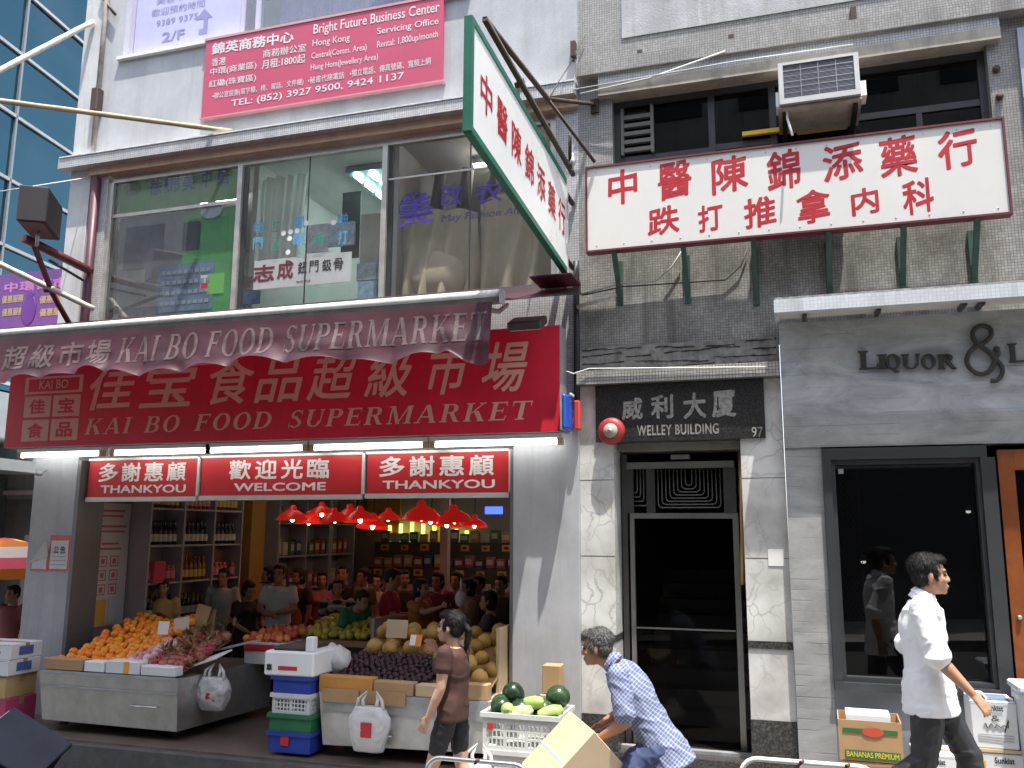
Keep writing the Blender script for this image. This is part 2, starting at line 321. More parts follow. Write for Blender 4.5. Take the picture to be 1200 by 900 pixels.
def put(me, o, ux, uz, x0, x1, z0, z1, skew=0., rise=0., rough=0., keep=False, nrm=None, stand=.0025):
    """Fit flat lettering into x0..x1, z0..z1 of the plane o + x*ux + z*uz."""
    vs = [v.co.copy() for v in me.vertices]
    a, b = min(v.x for v in vs), max(v.x for v in vs); c, d = min(v.y for v in vs), max(v.y for v in vs)
    sx, sz = (x1-x0)/(b-a), (z1-z0)/(d-c)
    nrm = nrm or ux.cross(uz)
    for v, p in zip(me.vertices, vs):
        x, z = x0+(p.x-a)*sx, z0+(p.y-c)*sz
        if rough:
            q = Vector((x*9/(z1-z0)*.35, z*9/(z1-z0)*.35, 1.7)); x += (noise.noise(q))*rough*(z1-z0); z += noise.noise(q+Vector((7, 3, 1)))*rough*(z1-z0)
        x += skew*(z-z0); z += rise*(x-x0); v.co = o+ux*x+uz*z+nrm*(stand+p.z)
    n0 = me.polygons[0].normal if me.polygons else nrm
    me.update()
    if me.polygons and me.polygons[0].normal.dot(nrm) < 0: me.flip_normals()
    return me
AX, AZ = Vector((1, 0, 0)), Vector((0, 0, 1))
def text(body, x0, x1, z0, z1, y, m, parent, name='lettering', bold=0., skew=0., rise=0., rough=0., spacing=1., o=None, ux=AX, uz=AZ, nrm=None, stand=.0025):
    me = glyphs(body, bold, spacing); put(me, o if o is not None else Vector((0, y, 0)), ux, uz, x0, x1, z0, z1, skew, rise, rough, nrm=nrm, stand=stand)
    return link(name, me, m, parent)
def chars(body, cells, y, m, parent, name='lettering', bold=.02, o=None, ux=AX, uz=AZ, **k):
    """One mesh of single characters, each in its own (x0, x1, z0, z1) cell."""
    bm = bmesh.new(); nr = k.pop('nrm', None); st = k.pop('stand', .0025)
    for ch, (x0, x1, z0, z1) in zip(body, cells):
        me = glyphs(ch, bold); put(me, o if o is not None else Vector((0, y, 0)), ux, uz, x0, x1, z0, z1, nrm=nr, stand=st, **k); bm.from_mesh(me); bpy.data.meshes.remove(me)
    me = bpy.data.meshes.new(name); bm.to_mesh(me); bm.free(); return link(name, me, m, parent)
# roman capitals with serifs, cap height 1: each letter is a list of polygons
S_, T_, H_ = .175, .078, .06
def _bar(x0, y0, x1, y1): return [(x0, y0), (x1, y0), (x1, y1), (x0, y1)]
def _stem(x, w=S_, y0=0., y1=1.): return _bar(x, y0, x+w, y1)
def _ser(x, w, y, e=.075): return _bar(x-e, y, x+w+e, y+H_) if y < .5 else _bar(x-e, y-H_, x+w+e, y)
def _ring(cx, cy, rx, ry, tx, ty, a0, a1, n=22):
    o, i = [], []
    for k in range(n+1):
        a = R(a0+(a1-a0)*k/n); o.append((cx+rx*math.cos(a), cy+ry*math.sin(a))); i.append((cx+(rx-tx)*math.cos(a), cy+(ry-ty)*math.sin(a)))
    return [[o[k], o[k+1], i[k+1], i[k]] for k in range(n)]
def _diag(x0, y0, x1, y1, w): return [(x0, y0), (x0+w, y0), (x1+w, y1), (x1, y1)]
def serif(ch):
    s, t = S_, T_
    if ch == 'I': return [_stem(.1), _ser(.1, s, 0), _ser(.1, s, 1)], .36
    if ch == 'L': return [_stem(.1), _ser(.1, s, 0), _ser(.1, s, 1), _bar(.1, 0, .62, t), _diag(.58, t, .62, .28, .04)], .68
    if ch in 'EF':
        p = [_stem(.1), _ser(.1, s, 0), _ser(.1, s, 1), _bar(.1, 1-t, .64, 1), _bar(.24, .49, .52, .49+t), _bar(.5, .4, .535, .64), _diag(.61, .78, .61, 1-t, .035)]
        if ch == 'E': p += [_bar(.1, 0, .66, t), _diag(.63, t, .66, .26, .04)]
        return p, .74
    if ch == 'T': return [_stem(.32), _ser(.32, s, 0, .09), _bar(.03, 1-t, .765, 1), _bar(.03, .74, .07, 1-t), _bar(.725, .74, .765, 1-t)], .8
    if ch == 'K': return [_stem(.1), _ser(.1, s, 0), _ser(.1, s, 1), _diag(.25, .42, .66, .96, .07), _diag(.62, .03, .36, .56, s+.03), _ser(.64, .16, 0, .06), _ser(.62, .1, 1, .08)], .9
    if ch == 'A': return [_diag(.1, .03, .37, 1, .07), _diag(.66, .03, .34, 1, s+.01), _bar(.2, .3, .62, .3+t), _ser(.08, .1, 0, .08), _ser(.66, .17, 0, .06)], .92
    if ch == 'M': return [_stem(.12, .065), _diag(.44, .0, .12, 1, .15), _diag(.46, .0, .82, 1, .06), _stem(.82), _ser(.1, .1, 0), _ser(.06, .12, 1, .04), _ser(.82, s, 0), _ser(.86, .12, 1, .06)], 1.1
    if ch == 'N': return [_stem(.12, .065), _diag(.66, .0, .12, 1, .15), _stem(.75, .065), _ser(.1, .1, 0), _ser(.06, .12, 1, .04), _ser(.75, .065, 1)], .92
    if ch == 'O': return _ring(.43, .5, .4, .52, s+.01, t, 0, 360, 40), .88
    if ch == 'Q': return _ring(.43, .5, .4, .52, s+.01, t, 0, 360, 40)+[_diag(.5, -.2, .36, .04, .14), _bar(.5, -.24, .75, -.17)], .88
    if ch == 'C' : return _ring(.43, .5, .4, .52, s+.01, t, 40, 320, 34)+[_bar(.7, .66, .74, .98)], .82
    if ch == 'D': return [_stem(.1), _ser(.1, s, 0), _ser(.1, s, 1), _bar(.1, 0, .4, t), _bar(.1, 1-t, .4, 1)]+_ring(.4, .5, .42, .5, s, t, -90, 90), .88
    if ch in 'PRB':
        p = [_stem(.1), _ser(.1, s, 0), _ser(.1, s, 1), _bar(.1, 1-t, .42, 1), _bar(.1, .48, .42, .48+t)]+_ring(.42, .74, .26, .26, s, t, -90, 90)
        if ch == 'R': p += [_diag(.6, .0, .36, .5, s), _ser(.64, .12, 0, .05)]
        if ch == 'B': p += [_bar(.1, 0, .42, t)]+_ring(.42, .265, .32, .265, s, t, -90, 90)
        return p, (.86 if ch == 'R' else .8 if ch == 'B' else .74)
    if ch == 'U': return [_stem(.1, s, .36), _stem(.66, .06, .36), _ser(.1, s, 1), _ser(.66, .06, 1)]+_ring(.41, .36, .31, .37, s-.03, t, 180, 360), .84
    if ch == 'S': return _ring(.33, .745, .25, .27, .12, t, 35, 250)+_ring(.33, .255, .27, .27, .13, t, 70, -145)+[_diag(.44, .3, .2, .66, .14), _bar(.53, .72, .565, 1.0), _bar(.06, 0, .095, .3)], .66
    return [], .42
def roman(body, x0, x1, z0, z1, y, m, parent, name='lettering', skew=0., ux=AX, uz=AZ, o=None, depth=0., word=.45, sp=.0, nrm=None, stand=.0025):
    bm = bmesh.new(); x = 0.; n = 0; polys = []
    for ch in body:
        p, w = serif(ch)
        for q in p: polys.append([(a+x, b) for a, b in q])
        x += (w if p else word)+sp
    W = x-sp; o = o if o is not None else Vector((0, y, 0)); nr = nrm or ux.cross(uz)
    for k, q in enumerate(polys):
        st = stand+.00012*(k % 17)
        pts = [o+ux*(x0+a/W*(x1-x0)+skew*b*(z1-z0))+uz*(z0+b*(z1-z0))+nr*st for a, b in q]
        f = [bm.verts.new(p) for p in pts]; bm.faces.new(f)
        if depth:
            g = [bm.verts.new(p-nr*depth) for p in pts]; bm.faces.new(g[::-1])
            for i in range(len(f)): j = (i+1) % len(f); bm.faces.new((f[i], g[i], g[j], f[j]))
    bm.normal_update()
    if depth: bmesh.ops.recalc_face_normals(bm, faces=bm.faces)
    else:
        for fc in bm.faces:
            if fc.normal.dot(nr) < 0: fc.normal_flip()
    me = bpy.data.meshes.new(name); bm.to_mesh(me); bm.free(); return link(name, me, m, parent)
# ================================================================ materials used below
stucco = mat('pale_stucco', (.50, .52, .55), .85, var=.25, vscale=1.3, bump=.5, bscale=140, streak=.42, streakcol=(.30, .30, .30))
stucco2 = mat('column_stucco', (.60, .61, .62), .85, var=.2, vscale=2, bump=.4, bscale=90, streak=.4, streakcol=(.22, .2, .18))
mosaic = grid_mat('grey_mosaic_tile', (.39, .385, .37), (.29, .285, .275), (.12, .115, .11), .025, .025, .16, .35, 0, .6, .5, (.11, .10, .088), 1.6, streak=.75)
mosaic_l = grid_mat('pale_mosaic_tile', (.60, .62, .64), (.48, .49, .5), (.2, .19, .18), .025, .025, .16, .35, 0, .35, .5, (.13, .12, .1), 1.4)
plaster_dk = mat('stained_render', (.33, .33, .33), .9, var=.35, vscale=1.8, bump=.6, bscale=50, streak=.7, streakcol=(.07, .06, .05))
peach = mat('faded_peach_paint', (.55, .38, .27), .7, var=.2, vscale=4, streak=.3)
alu = mat('aluminium_frame', (.55, .53, .48), .4, .6, var=.2, vscale=9)
alu_dk = mat('dark_metal_frame', (.055, .057, .06), .45, .3, var=.2, vscale=9)
steel = mat('stainless_steel', (.58, .58, .56), .33, .85, var=.2, vscale=6, bump=.08, bscale=20)
steel_dull = mat('galvanised_steel', (.45, .46, .47), .5, .6, var=.25, vscale=8)
paintpanel = mat('grey_painted_panel', (.43, .435, .455), .45, var=.16, vscale=2.5, streak=.34, streakcol=(.2, .19, .18))
marble = marble_mat()
granite = speckle_mat('dark_granite', (.012, .012, .012), (.09, .085, .08), 150, .3)
granite_b = speckle_mat('brown_granite_base', (.03, .028, .026), (.12, .11, .1), 60, .35)
conc = board_mat('board_marked_concrete', (.26, .265, .27), (.55, .565, .575), .115, .34)
conc_dk = board_mat('dark_board_concrete', (.21, .212, .212), (.39, .39, .385), .085, .42)
winred = mat('window_gasket', (.03, .03, .03), .6)
purple = mat('maroon_downpipe', (.085, .022, .04), .5, var=.3)
black = mat('black_paint', (.02, .02, .022), .5, var=.3)
rust = mat('rusty_iron', (.07, .045, .035), .8, var=.4, vscale=12, bump=.3)
red = mat('sign_red_vinyl', (.74, .02, .055), .5, var=.2, vscale=1.6, streak=.16, streakcol=(.25, .03, .04))
cream = mat('sign_cream_lettering', (.80, .47, .36), .5, var=.08)
white = mat('white_paint', (.78, .78, .77), .5, var=.06)
whitep = mat('white_plastic', (.74, .75, .75), .4, var=.08)
ceramic = mat('dull_white_wall', (.5, .48, .47), .7, var=.15)
wood_or = mat('varnished_orange_wood', (.27, .075, .02), .35, var=.3, vscale=5, coat=.3)
glass_w = glassm('window_glass', (.95, .96, .955), .34, dirt=.03, wav=.05)
glass_d = glassm('shop_glass', (.5, .5, .5), 1.0, 1.55, dirt=.003)

# ================================================================ ground
def ground_sheet(name, x0, x1, y0, y1, dz, m, k='structure', n=24):
    o = sheet(name, lambda u, v: Vector((x0+(x1-x0)*u, y0+(y1-y0)*v, zg(x0+(x1-x0)*u)+dz)), n, 2, m, smooth=False); return kind(o, k)
asph = speckle_mat('asphalt', (.035, .035, .036), (.085, .083, .08), 90, .85)
pave = grid_mat('grey_paving', (.27, .265, .255), (.22, .215, .205), (.08, .08, .075), .4, .2, .04, .8, .5, .4, .2, (.1, .095, .085), 2, axis='xy', streak=.2)
kerbm = mat('granite_kerb', (.34, .33, .32), .8, var=.3, vscale=14, bump=.3)
ground_sheet('ground', -300, 300, -300, 300, -.17, asph)
ground_sheet('road', -60, 60, -9.2, -3.42, -.15, asph)
# pavements are slabs so the kerb is a real step
def slab(name, x0, x1, y0, y1, dz, m, th=.2, n=30):
    b = MB()
    for i in range(n):
        a, c = x0+(x1-x0)*i/n, x0+(x1-x0)*(i+1)/n
        b.hexa([(a, y0, zg(a)+dz-th), (c, y0, zg(c)+dz-th), (c, y1, zg(c)+dz-th), (a, y1, zg(a)+dz-th)], [(a, y0, zg(a)+dz), (c, y0, zg(c)+dz), (c, y1, zg(c)+dz), (a, y1, zg(a)+dz)])
    return kind(b.build(name, m), 'structure')
slab('pavement', -60, 60, -3.24, -.02, 0, pave, n=60)
slab('kerb', -60, 60, -3.42, -3.243, .004, kerbm, n=60)
slab('far_pavement', -60, 60, -13, -9.2, 0, pave, n=60)
slab('alley_paving', -12.5, -8.2, -.016, 14, -.01, pave, n=6)

# ================================================================ the old tenement
XL, XR = -8.05, 6.
tb = thing('tenement_building', 'stained old grey tenement filling the street front behind all the signs', 'building', (-3, .3, 0))
def bx(name, m, *a, parent=None): b = MB(); b.box(*a); return b.build(name, m, parent or tb)
def bxs(name, m, *boxes, parent=None): return [bx(name, m, *q, parent=parent) for q in boxes]   # one part per box
ZS = 6.36        # top of the long window ledge
# left bay: stucco spandrel, ledge, window band
WL, WR, WZ0, WZ1 = -7.50, -2.03, 4.25, 6.15
XM = -1.80       # where the pale bay ends and the mosaic bay begins
b = MB(); b.box(-7.75, XM, 0, .3, ZS+.004, 7.60); b.box(-7.75, -7.45, .001, .3, 7.602, 10.5); b.box(-7.45, XM, 0, .3, 9.6, 10.5); b.box(-3.0, XM, 0, .3, 7.602, 9.6); b.build('spandrel_wall', stucco, tb)
b = MB(); b.box(XL, -7.752, -.02, .3, .0, 10.5); b.build('corner_column', stucco2, tb)
b = MB(); b.box(XL, -7.76, .3, 9, .0, 10.5); b.build('flank_wall', plaster_dk, tb)
bx('unseen_upper_storeys', plaster_dk, XL, XR, .01, 7, 10.502, 15.5)  # unseen storeys added so the tower glass mirrors a dark flank
b = MB(); b.box(-8.12, XM, -.16, -.022, 6.235, ZS); b.box(-7.74, XM, -.021, .05, 6.25, ZS); b.build('window_ledge', mosaic_l, tb)
b = MB(); b.box(-8.1, XM, -.17, -.002, ZS+.001, ZS+.017); b.build('ledge_cap', mat('sunlit_cap_white', (.72, .72, .7), .8, var=.3, vscale=12), tb)  # near-white strip paints the sunlit top edge of the ledge
b = MB(); b.box(-7.74, XM, -.07, .06, 6.14, 6.234); b.build('head_rail', peach, tb)
bxs('bay_wall', mosaic_l, (-7.74, WL, -.001, .25, 2.9, 6.139), (WR, XM, -.001, .25, 2.9, 6.139), (WL, WR, 0, .25, 2.9, WZ0))
# the three-bay window
M1, M2 = -5.70, -3.91
wf = bx('window_frame', alu, WL, WR, .03, .09, WZ1-.1, WZ1-.055)
for x in (WL+.03, M1, M2, WR-.03): bx('mullion', alu, x-.03, x+.03, .02, .1, WZ0, WZ1-.101, parent=wf)
for x in (-4.83, -2.95): bx('sash_edge', alu_dk, x-.008, x+.008, .05, .054, WZ0+.04, WZ1-.102, parent=wf)
bxs('transom_bar', alu, (WL+.06, M1-.031, .045, .054, 5.62, 5.66), (M2+.031, WR-.061, .045, .054, 5.66, 5.68), parent=wf)
bxs('dark_jamb', alu_dk, (M1+.031, M1+.075, .061, .1, WZ0, 6.04), (M2+.031, M2+.08, .061, .1, WZ0, 6.04), (WL+.061, WL+.1, .061, .1, WZ0, 6.04), parent=wf)
bxs('glass_pane', glass_w, *[(x0, x1, .055, .059, WZ0, WZ1-.102) for x0, x1 in ((WL+.06, M1-.03), (M1+.03, M2-.03), (M2+.03, WR-.06))], parent=wf)
# the rooms behind it
roomw = mat('room_wall', (.6, .58, .55), .8, var=.12)
bxs('room_wall', roomw, (-7.7, XM, 3.2, 3.3, 4.1, 6.2), (-7.74, -7.7, .31, 3.2, 4.1, 6.2), (XM-.1, XM-.01, .31, 3.2, 4.1, 6.2), (-5.72, -5.65, .31, 3.199, 4.1, 6.2), (-3.95, -3.88, .31, 3.199, 4.1, 6.2))
bx('room_ceiling', mat('room_ceiling', (.7, .7, .69), .8), -7.7, XM, .31, 3.2, 6.2, 6.27); bx('room_floor', plaster_dk, -7.7, XM, .26, 3.2, 4.0, 4.1)
# top floor windows on the left
lil = mat('lilac_frame', (.5, .48, .62), .5)
wt = bx('upper_window_frame', lil, -7.45, -3.0, .08, .14, 7.60, 7.65)
bxs('upper_mullion', lil, (-5.66, -5.6, .08, .14, 7.651, 9.6), (-7.45, -7.39, .08, .14, 7.651, 9.6), (-3.06, -3.0, .08, .14, 7.651, 9.6), (-5.86, -5.81, .08, .14, 7.651, 9.6), parent=wt)
bxs('upper_pane', glass_w, (-5.6, -3.06, .105, .108, 7.651, 9.6), (-5.81, -5.66, .105, .108, 7.651, 9.6), parent=wt)
bx('upper_room_wall', roomw, -7.45, -3.0, 2.2, 2.3, 7.4, 9.7)
bx('upper_sill', white, -7.5, -2.95, -.05, .079, 7.601, 7.642)
# the right bay in grey mosaic
RWL, RWR, RWZ0, RWZ1 = -1.46, 1.84, 4.9, 6.2
b = MB(); b.box(XM+.001, XR, 0, .3, 6.46, 10.5); b.box(XM+.001, RWL, 0, .3, 4.9, 6.46); b.box(RWR, XR, 0, .3, 4.9, 6.46); b.build('mosaic_wall', mosaic, tb); bx('stained_mosaic_wall', grid_mat('stained_mosaic', (.42, .41, .385), (.30, .292, .275), (.12, .115, .105), .025, .025, .16, .5, 0, .9, .5, (.055, .050, .044), 2.6, streak=1.), XM+.001, XR, 0, .3, 3.7, RWZ0)
bxs('render_patch',  mat('pale_render', (.47, .485, .50), .85, var=.35, vscale=1.6, bump=.3, streak=.6, streakcol=(.2, .19, .18)), (-1.35, 1.2, -.012, -.001, 6.82, 8.4), (1.35, 4., -.012, -.001, 6.92, 8.4))
b = MB(); b.box(XM, XR, -.13, -.001, 6.42, 6.56); b.build('upper_band', mosaic, tb)
b = MB(); b.box(RWL-.12, RWR+.1, -.09, .0, RWZ1, 6.31); b.box(RWL, RWR, .001, .3, RWZ1, 6.46); b.build('window_hood', mat('sand_render', (.42, .39, .33), .85, var=.3, vscale=5, streak=.5), tb)
b = MB(); b.box(RWL-.12, RWR+.1, -.088, -.002, 6.311, 6.419); b.build('hood_tile', mosaic_l, tb)
w2 = bx('dark_window_frame', alu_dk, RWL, RWR, .1, .16, RWZ1-.06, RWZ1)
for x in (RWL+.03, -.52, .72, RWR-.03, .04): bx('frame_bar', alu_dk, x-.03, x+.03, .1, .16, RWZ0, RWZ1-.061, parent=w2)
bxs('frame_rail', alu_dk, (RWL+.06, -.551, .11, .129, 5.56, 5.62), (-.489, .009, .11, .129, 5.58, 5.64), (.751, RWR-.061, .11, .129, 5.70, 5.76), (1.26, 1.31, .111, .129, RWZ0, 5.699), parent=w2)
b = MB()
for i in range(5): b.box(-1.36, -1.10, .08, .128, 5.66+.085*i, 5.70+.085*i)
b.box(-1.39, -1.361, .07, .128, 5.63, 6.12); b.box(-1.099, -1.07, .07, .128, 5.63, 6.12); b.build('louvre', mat('dull_louvre', (.16, .16, .15), .6), w2)
bx('dark_pane', glassm('dark_glass', (.22, .22, .22), 1., 1.5), RWL, RWR, .13, .134, RWZ0, RWZ1-.06, parent=w2)
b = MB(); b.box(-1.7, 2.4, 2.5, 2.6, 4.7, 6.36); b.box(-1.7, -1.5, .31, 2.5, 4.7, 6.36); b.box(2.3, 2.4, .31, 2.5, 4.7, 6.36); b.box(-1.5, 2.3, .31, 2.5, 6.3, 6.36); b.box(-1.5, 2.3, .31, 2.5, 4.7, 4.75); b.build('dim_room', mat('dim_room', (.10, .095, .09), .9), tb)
bxs('blue_cladding', mat('pale_blue_cladding', (.36, .40, .52), .4, .2, var=.12), (2.08, 3.4, -.03, -.002, 5.15, 5.64), (2.08, 3.4, -.03, -.002, 5.652, 6.3), (2.08, 3.4, -.03, -.002, 4.4, 5.138))
# band over the entrance, the broken beam
b = MB(); b.box(XM+.002, .0, -.05, .3, 3.46, 3.699); b.build('cracked_beam', mat('cracked_render', (.27, .265, .25), .95, var=.55, vscale=7, bump=1., bscale=22, streak=.6), tb)
b = MB()
random.seed(5)
for z0 in (3.665, 3.61, 3.56, 3.49):      # ragged cracks and lifted render edges
    x = XM+.03
    while x < -.12:
        l = random.uniform(.15, .8); n_ = int(l/.035)+2; z = z0+random.uniform(-.012, .012); P = []
        for k in range(n_):
            z += random.uniform(-.006, .006); P.append((min(x+l*k/(n_-1), -.03), -.051-random.uniform(0, .004), z))
        b.tube(P, [random.uniform(.0015, .0075) for _ in P], 5); x += l+random.uniform(.02, .25)
b.build('spalled_edge', mat('exposed_dark_edge', (.05, .045, .04), .95, var=.4, vscale=20), tb)
b = MB(); b.box(XM+.002, .0, -.17, .3, 3.33, 3.459); b.build('tiled_lintel', grid_mat('lintel_mosaic', (.5, .49, .46), (.38, .37, .34), (.13, .12, .1), .028, .028, .2, .4, 0, .4, .5), tb)
# entrance
DX0, DX1 = -1.48, -.36
for x0, x1, xi in ((XM+.003, -1.483, .36), (-.362, .0, .40)):
    bx('marble_pier', marble, x0, x1, -.06, .5, 1.101, 3.329)
    bx('marble_dado', marble, x0, x1, -.061, .5, xi+.07, 1.039)
    for zj in (1.78, 2.46): bx('slab_joint', black, x0+.002, x1-.002, -.0612, -.0602, zj, zj+.005)
    bx('dark_stone_band', granite_b, x0-.002, x1-.001 if x1 > -.1 else x1+.003, -.07, .5, 1.04, 1.10)
    bx('dark_stone_base', granite_b, x0-.003, x1-.001 if x1 > -.1 else x1+.004, -.075, .55, -.2, xi+.069)
b = MB(); b.box(-1.482, -.363, .1, .5, 2.74, 3.32); b.build('door_head', mat('dirty_head', (.25, .24, .22), .8, var=.3), tb)
b = MB(); b.box(-1.52, -.3, -.1, 3., -.3, .13); b.build('entrance_step', granite_b, tb)
b = MB(); b.box(-1.478, -.366, .06, .13, .131, .16); b.build('sill_strip', steel_dull, tb)
gd = bx('metal_gate', mat('bronze_gate_frame', (.11, .105, .1), .4, .7, var=.2), -1.47, -1.42, .25, .31, .14, 2.72)
gm = MATS['bronze_gate_frame']; gl = mat('worn_gate_metal', (.30, .29, .27), .4, .8, var=.2)
bxs('gate_stile', gl, (-.47, -.42, .25, .31, .14, 2.12), (-1.40, -1.36, .255, .3, .14, 2.12), parent=gd)
bxs('gate_rail', gl, (-1.40, -.42, .26, .30, 2.121, 2.17), (-1.419, -.44, .24, .31, 2.58, 2.64), parent=gd)
bx('push_bar', gl, -1.36, -.48, .27, .285, 1.13, 1.145, parent=gd)
bxs('transom_post', gm, (-1.24, -1.16, .25, .31, 2.171, 2.579), (-.54, -.43, .25, .31, 2.171, 2.579), (-1.419, -1.36, .251, .31, 2.171, 2.579), parent=gd)
b = MB()
for k in range(8):   # nested rounded U-shaped bars in the transom
    s = .03+.036*k; cx = -.85; zt, zb = 2.575, 2.42-.0285*k
    b.tube([(cx-s, .26, zt), (cx-s, .26, zb+.03), (cx-s+.01, .26, zb+.01), (cx-s+.03, .26, zb), (cx+s-.03, .26, zb), (cx+s-.01, .26, zb+.01), (cx+s, .26, zb+.03), (cx+s, .26, zt)], .0065, 6)
for k in range(4):
    s = .02+.03*k; zb = 2.36-.04*k; b.tube([(-1.355, .26, zb), (-1.355+s, .26, zb), (-1.345+s, .26, zb+.03), (-1.345+s, .26, 2.575)], .0065, 6)
b.build('transom_bar', mat('dull_grille_metal', (.17, .165, .16), .5, .7), gd)
bx('gate_glass', glassm('gate_glass', (.6, .6, .6), .22, 1.45), -1.36, -.47, .295, .299, .14, 2.12, parent=gd)
bx('door_closer', gl, -1.0, -.83, .2, .3, 2.66, 2.70, parent=gd)
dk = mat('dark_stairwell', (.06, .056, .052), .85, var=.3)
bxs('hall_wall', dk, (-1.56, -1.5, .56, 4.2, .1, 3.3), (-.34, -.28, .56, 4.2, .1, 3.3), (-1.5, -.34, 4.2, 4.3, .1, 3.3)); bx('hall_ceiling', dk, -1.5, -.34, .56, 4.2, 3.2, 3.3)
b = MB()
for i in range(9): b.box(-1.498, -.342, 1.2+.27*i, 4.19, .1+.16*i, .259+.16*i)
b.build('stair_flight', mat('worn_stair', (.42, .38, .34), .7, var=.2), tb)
# shop body: pillars, lintel, floor and interior
SX0, SX1, SZ = -7.56, -2.45, 2.34
bxs('grey_pillar', paintpanel, (-8.06, -7.47, -.12, .25, -.5, 2.85), (-2.42, XM+.001, -.12, .25, -.4, 3.1))
bxs('shutter_rail', mat('worn_shutter_rail', (.2, .2, .2), .45, .6), (-7.469, -7.42, -.125, .26, -.1, 2.75), (SX1, -2.421, -.122, .26, -.1, 2.75))
bx('shop_lintel', plaster_dk, -7.6, -2.421, .05, .25, 2.36, 2.9)
shopw = mat('shop_wall', (.30, .24, .235), .8, var=.12)
bxs('shop_wall', shopw, (-7.75, -7.6, .26, 6.6, 0, 3.3), (-7.6, XM, 6.5, 6.6, 0, 3.3), (XM-.05, XM-.002, .26, 6.5, 0, 3.3))
bx('shop_ceiling', mat('shop_ceiling', (.13, .12, .12), .8), -7.6, XM-.06, .26, 6.5, 3.2, 3.3)
b = MB(); b.box(-7.9, XM, -.9, 6.5, -.4, .05); b.build('shop_floor_slab', mat('wet_shop_floor', (.15, .12, .10), .35, var=.3, vscale=4), tb)
b = MB(); b.box(-8.2, -2.0, -1.0, -.901, -.5, .03); b.build('plinth_step', mat('dark_plinth', (.085, .085, .09), .7, var=.4, vscale=7, bump=.4, streak=.5), tb)
bx('yellow_pillar', mat('ochre_pillar', (.45, .2, .03), .6), -7.59, -7.3, 3.0, 3.35, .05, 3.2)
bx('pink_column', mat('pinkish_column', (.45, .25, .2), .6), -5.05, -4.93, 4.6, 4.72, .05, 3.2)

# ================================================================ liquor shopfront (clad on to the tenement)
lq = thing('liquor_shopfront', 'grey board-marked concrete shopfront with dark show window right of the marble entrance', 'shopfront', (1.6, 0, 0))
LX0, LX1 = .004, 4.0
ZL0, ZL1, ZL2 = 2.97, 2.68, 3.76      # fascia foot, lintel foot, fascia head
GX0, GX1, GZ0, GZ1 = .30, 1.52, .82, 2.65
b = MB(); b.box(LX0, LX1, -.12, .2, ZL0, ZL2+.04); b.build('fascia', conc, lq)
b = MB(); b.box(LX0, LX1, -.14, .2, ZL1+.03, ZL0-.003); b.build('lintel', conc_dk, lq)
b = MB(); b.box(LX0, GX0, -.125, .2, -.2, ZL1+.028); b.build('pier', conc_dk, lq)
b = MB(); b.box(GX0+.001, 1.62, -.122, .2, -.2, GZ0-.07); b.build('stall_riser', mat('smooth_grey_plinth', (.22, .24, .265), .7, var=.2, vscale=3), lq)
fr = mat('grey_steel_frame', (.06, .064, .068), .4, .4, var=.1)
f0 = MB(); f0.box(GX0+.002, GX1+.02, -.16, .1, GZ1-.05, GZ1+.045); f0.box(GX0+.002, GX0+.07, -.16, .1, GZ0, GZ1-.051); f0.box(GX1-.03, GX1+.075, -.16, .1, GZ0-.06, GZ1-.051); f0.box(GX0+.002, GX1-.031, -.18, .1, GZ0-.06, GZ0); fo = f0.build('window_frame', fr, lq)
f1 = MB(); f1.box(GX0+.071, GX1-.031, -.13, .05, GZ1-.09, GZ1-.053); f1.box(GX0+.071, GX0+.1, -.13, .05, GZ0+.04, GZ1-.091); f1.box(GX1-.06, GX1-.032, -.13, .05, GZ0+.04, GZ1-.091); f1.box(GX0+.071, GX1-.032, -.13, .05, GZ0+.001, GZ0+.039); f1.build('inner_frame', alu_dk, fo)
bx('glass_pane', glass_d, GX0+.08, GX1-.04, -.04, -.032, GZ0+.03, GZ1-.07, parent=fo)
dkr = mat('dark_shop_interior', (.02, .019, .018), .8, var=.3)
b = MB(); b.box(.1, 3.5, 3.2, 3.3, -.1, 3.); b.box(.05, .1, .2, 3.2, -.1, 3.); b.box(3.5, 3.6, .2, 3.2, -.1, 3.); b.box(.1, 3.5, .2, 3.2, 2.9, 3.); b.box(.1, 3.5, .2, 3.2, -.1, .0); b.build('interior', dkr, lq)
b = MB()
for i in range(4):
    for j in range(19):
        cx, cz = .425+.022*i*1.9, 1.30+.062*j; b.tube([(cx+.018*math.cos(a*math.pi/3+.52), .06, cz+.028*math.sin(a*math.pi/3+.52)) for a in range(7)], .0035, 4)
b.box(.395, .4, .055, .065, 1.25, 2.5); b.box(.58, .586, .055, .065, 1.25, 2.5); b.box(.4, .58, .055, .065, 1.25, 1.256); b.box(.4, .58, .055, .065, 2.494, 2.5)
b.build('lattice_panel', mat('dull_gold_lattice', (.2, .13, .06), .5, .5), lq)
bx('wood_post', mat('inner_wood', (.22, .09, .03), .5), GX1-.085, GX1-.066, -.03, .0, GZ0+.05, GZ1-.1, parent=lq)
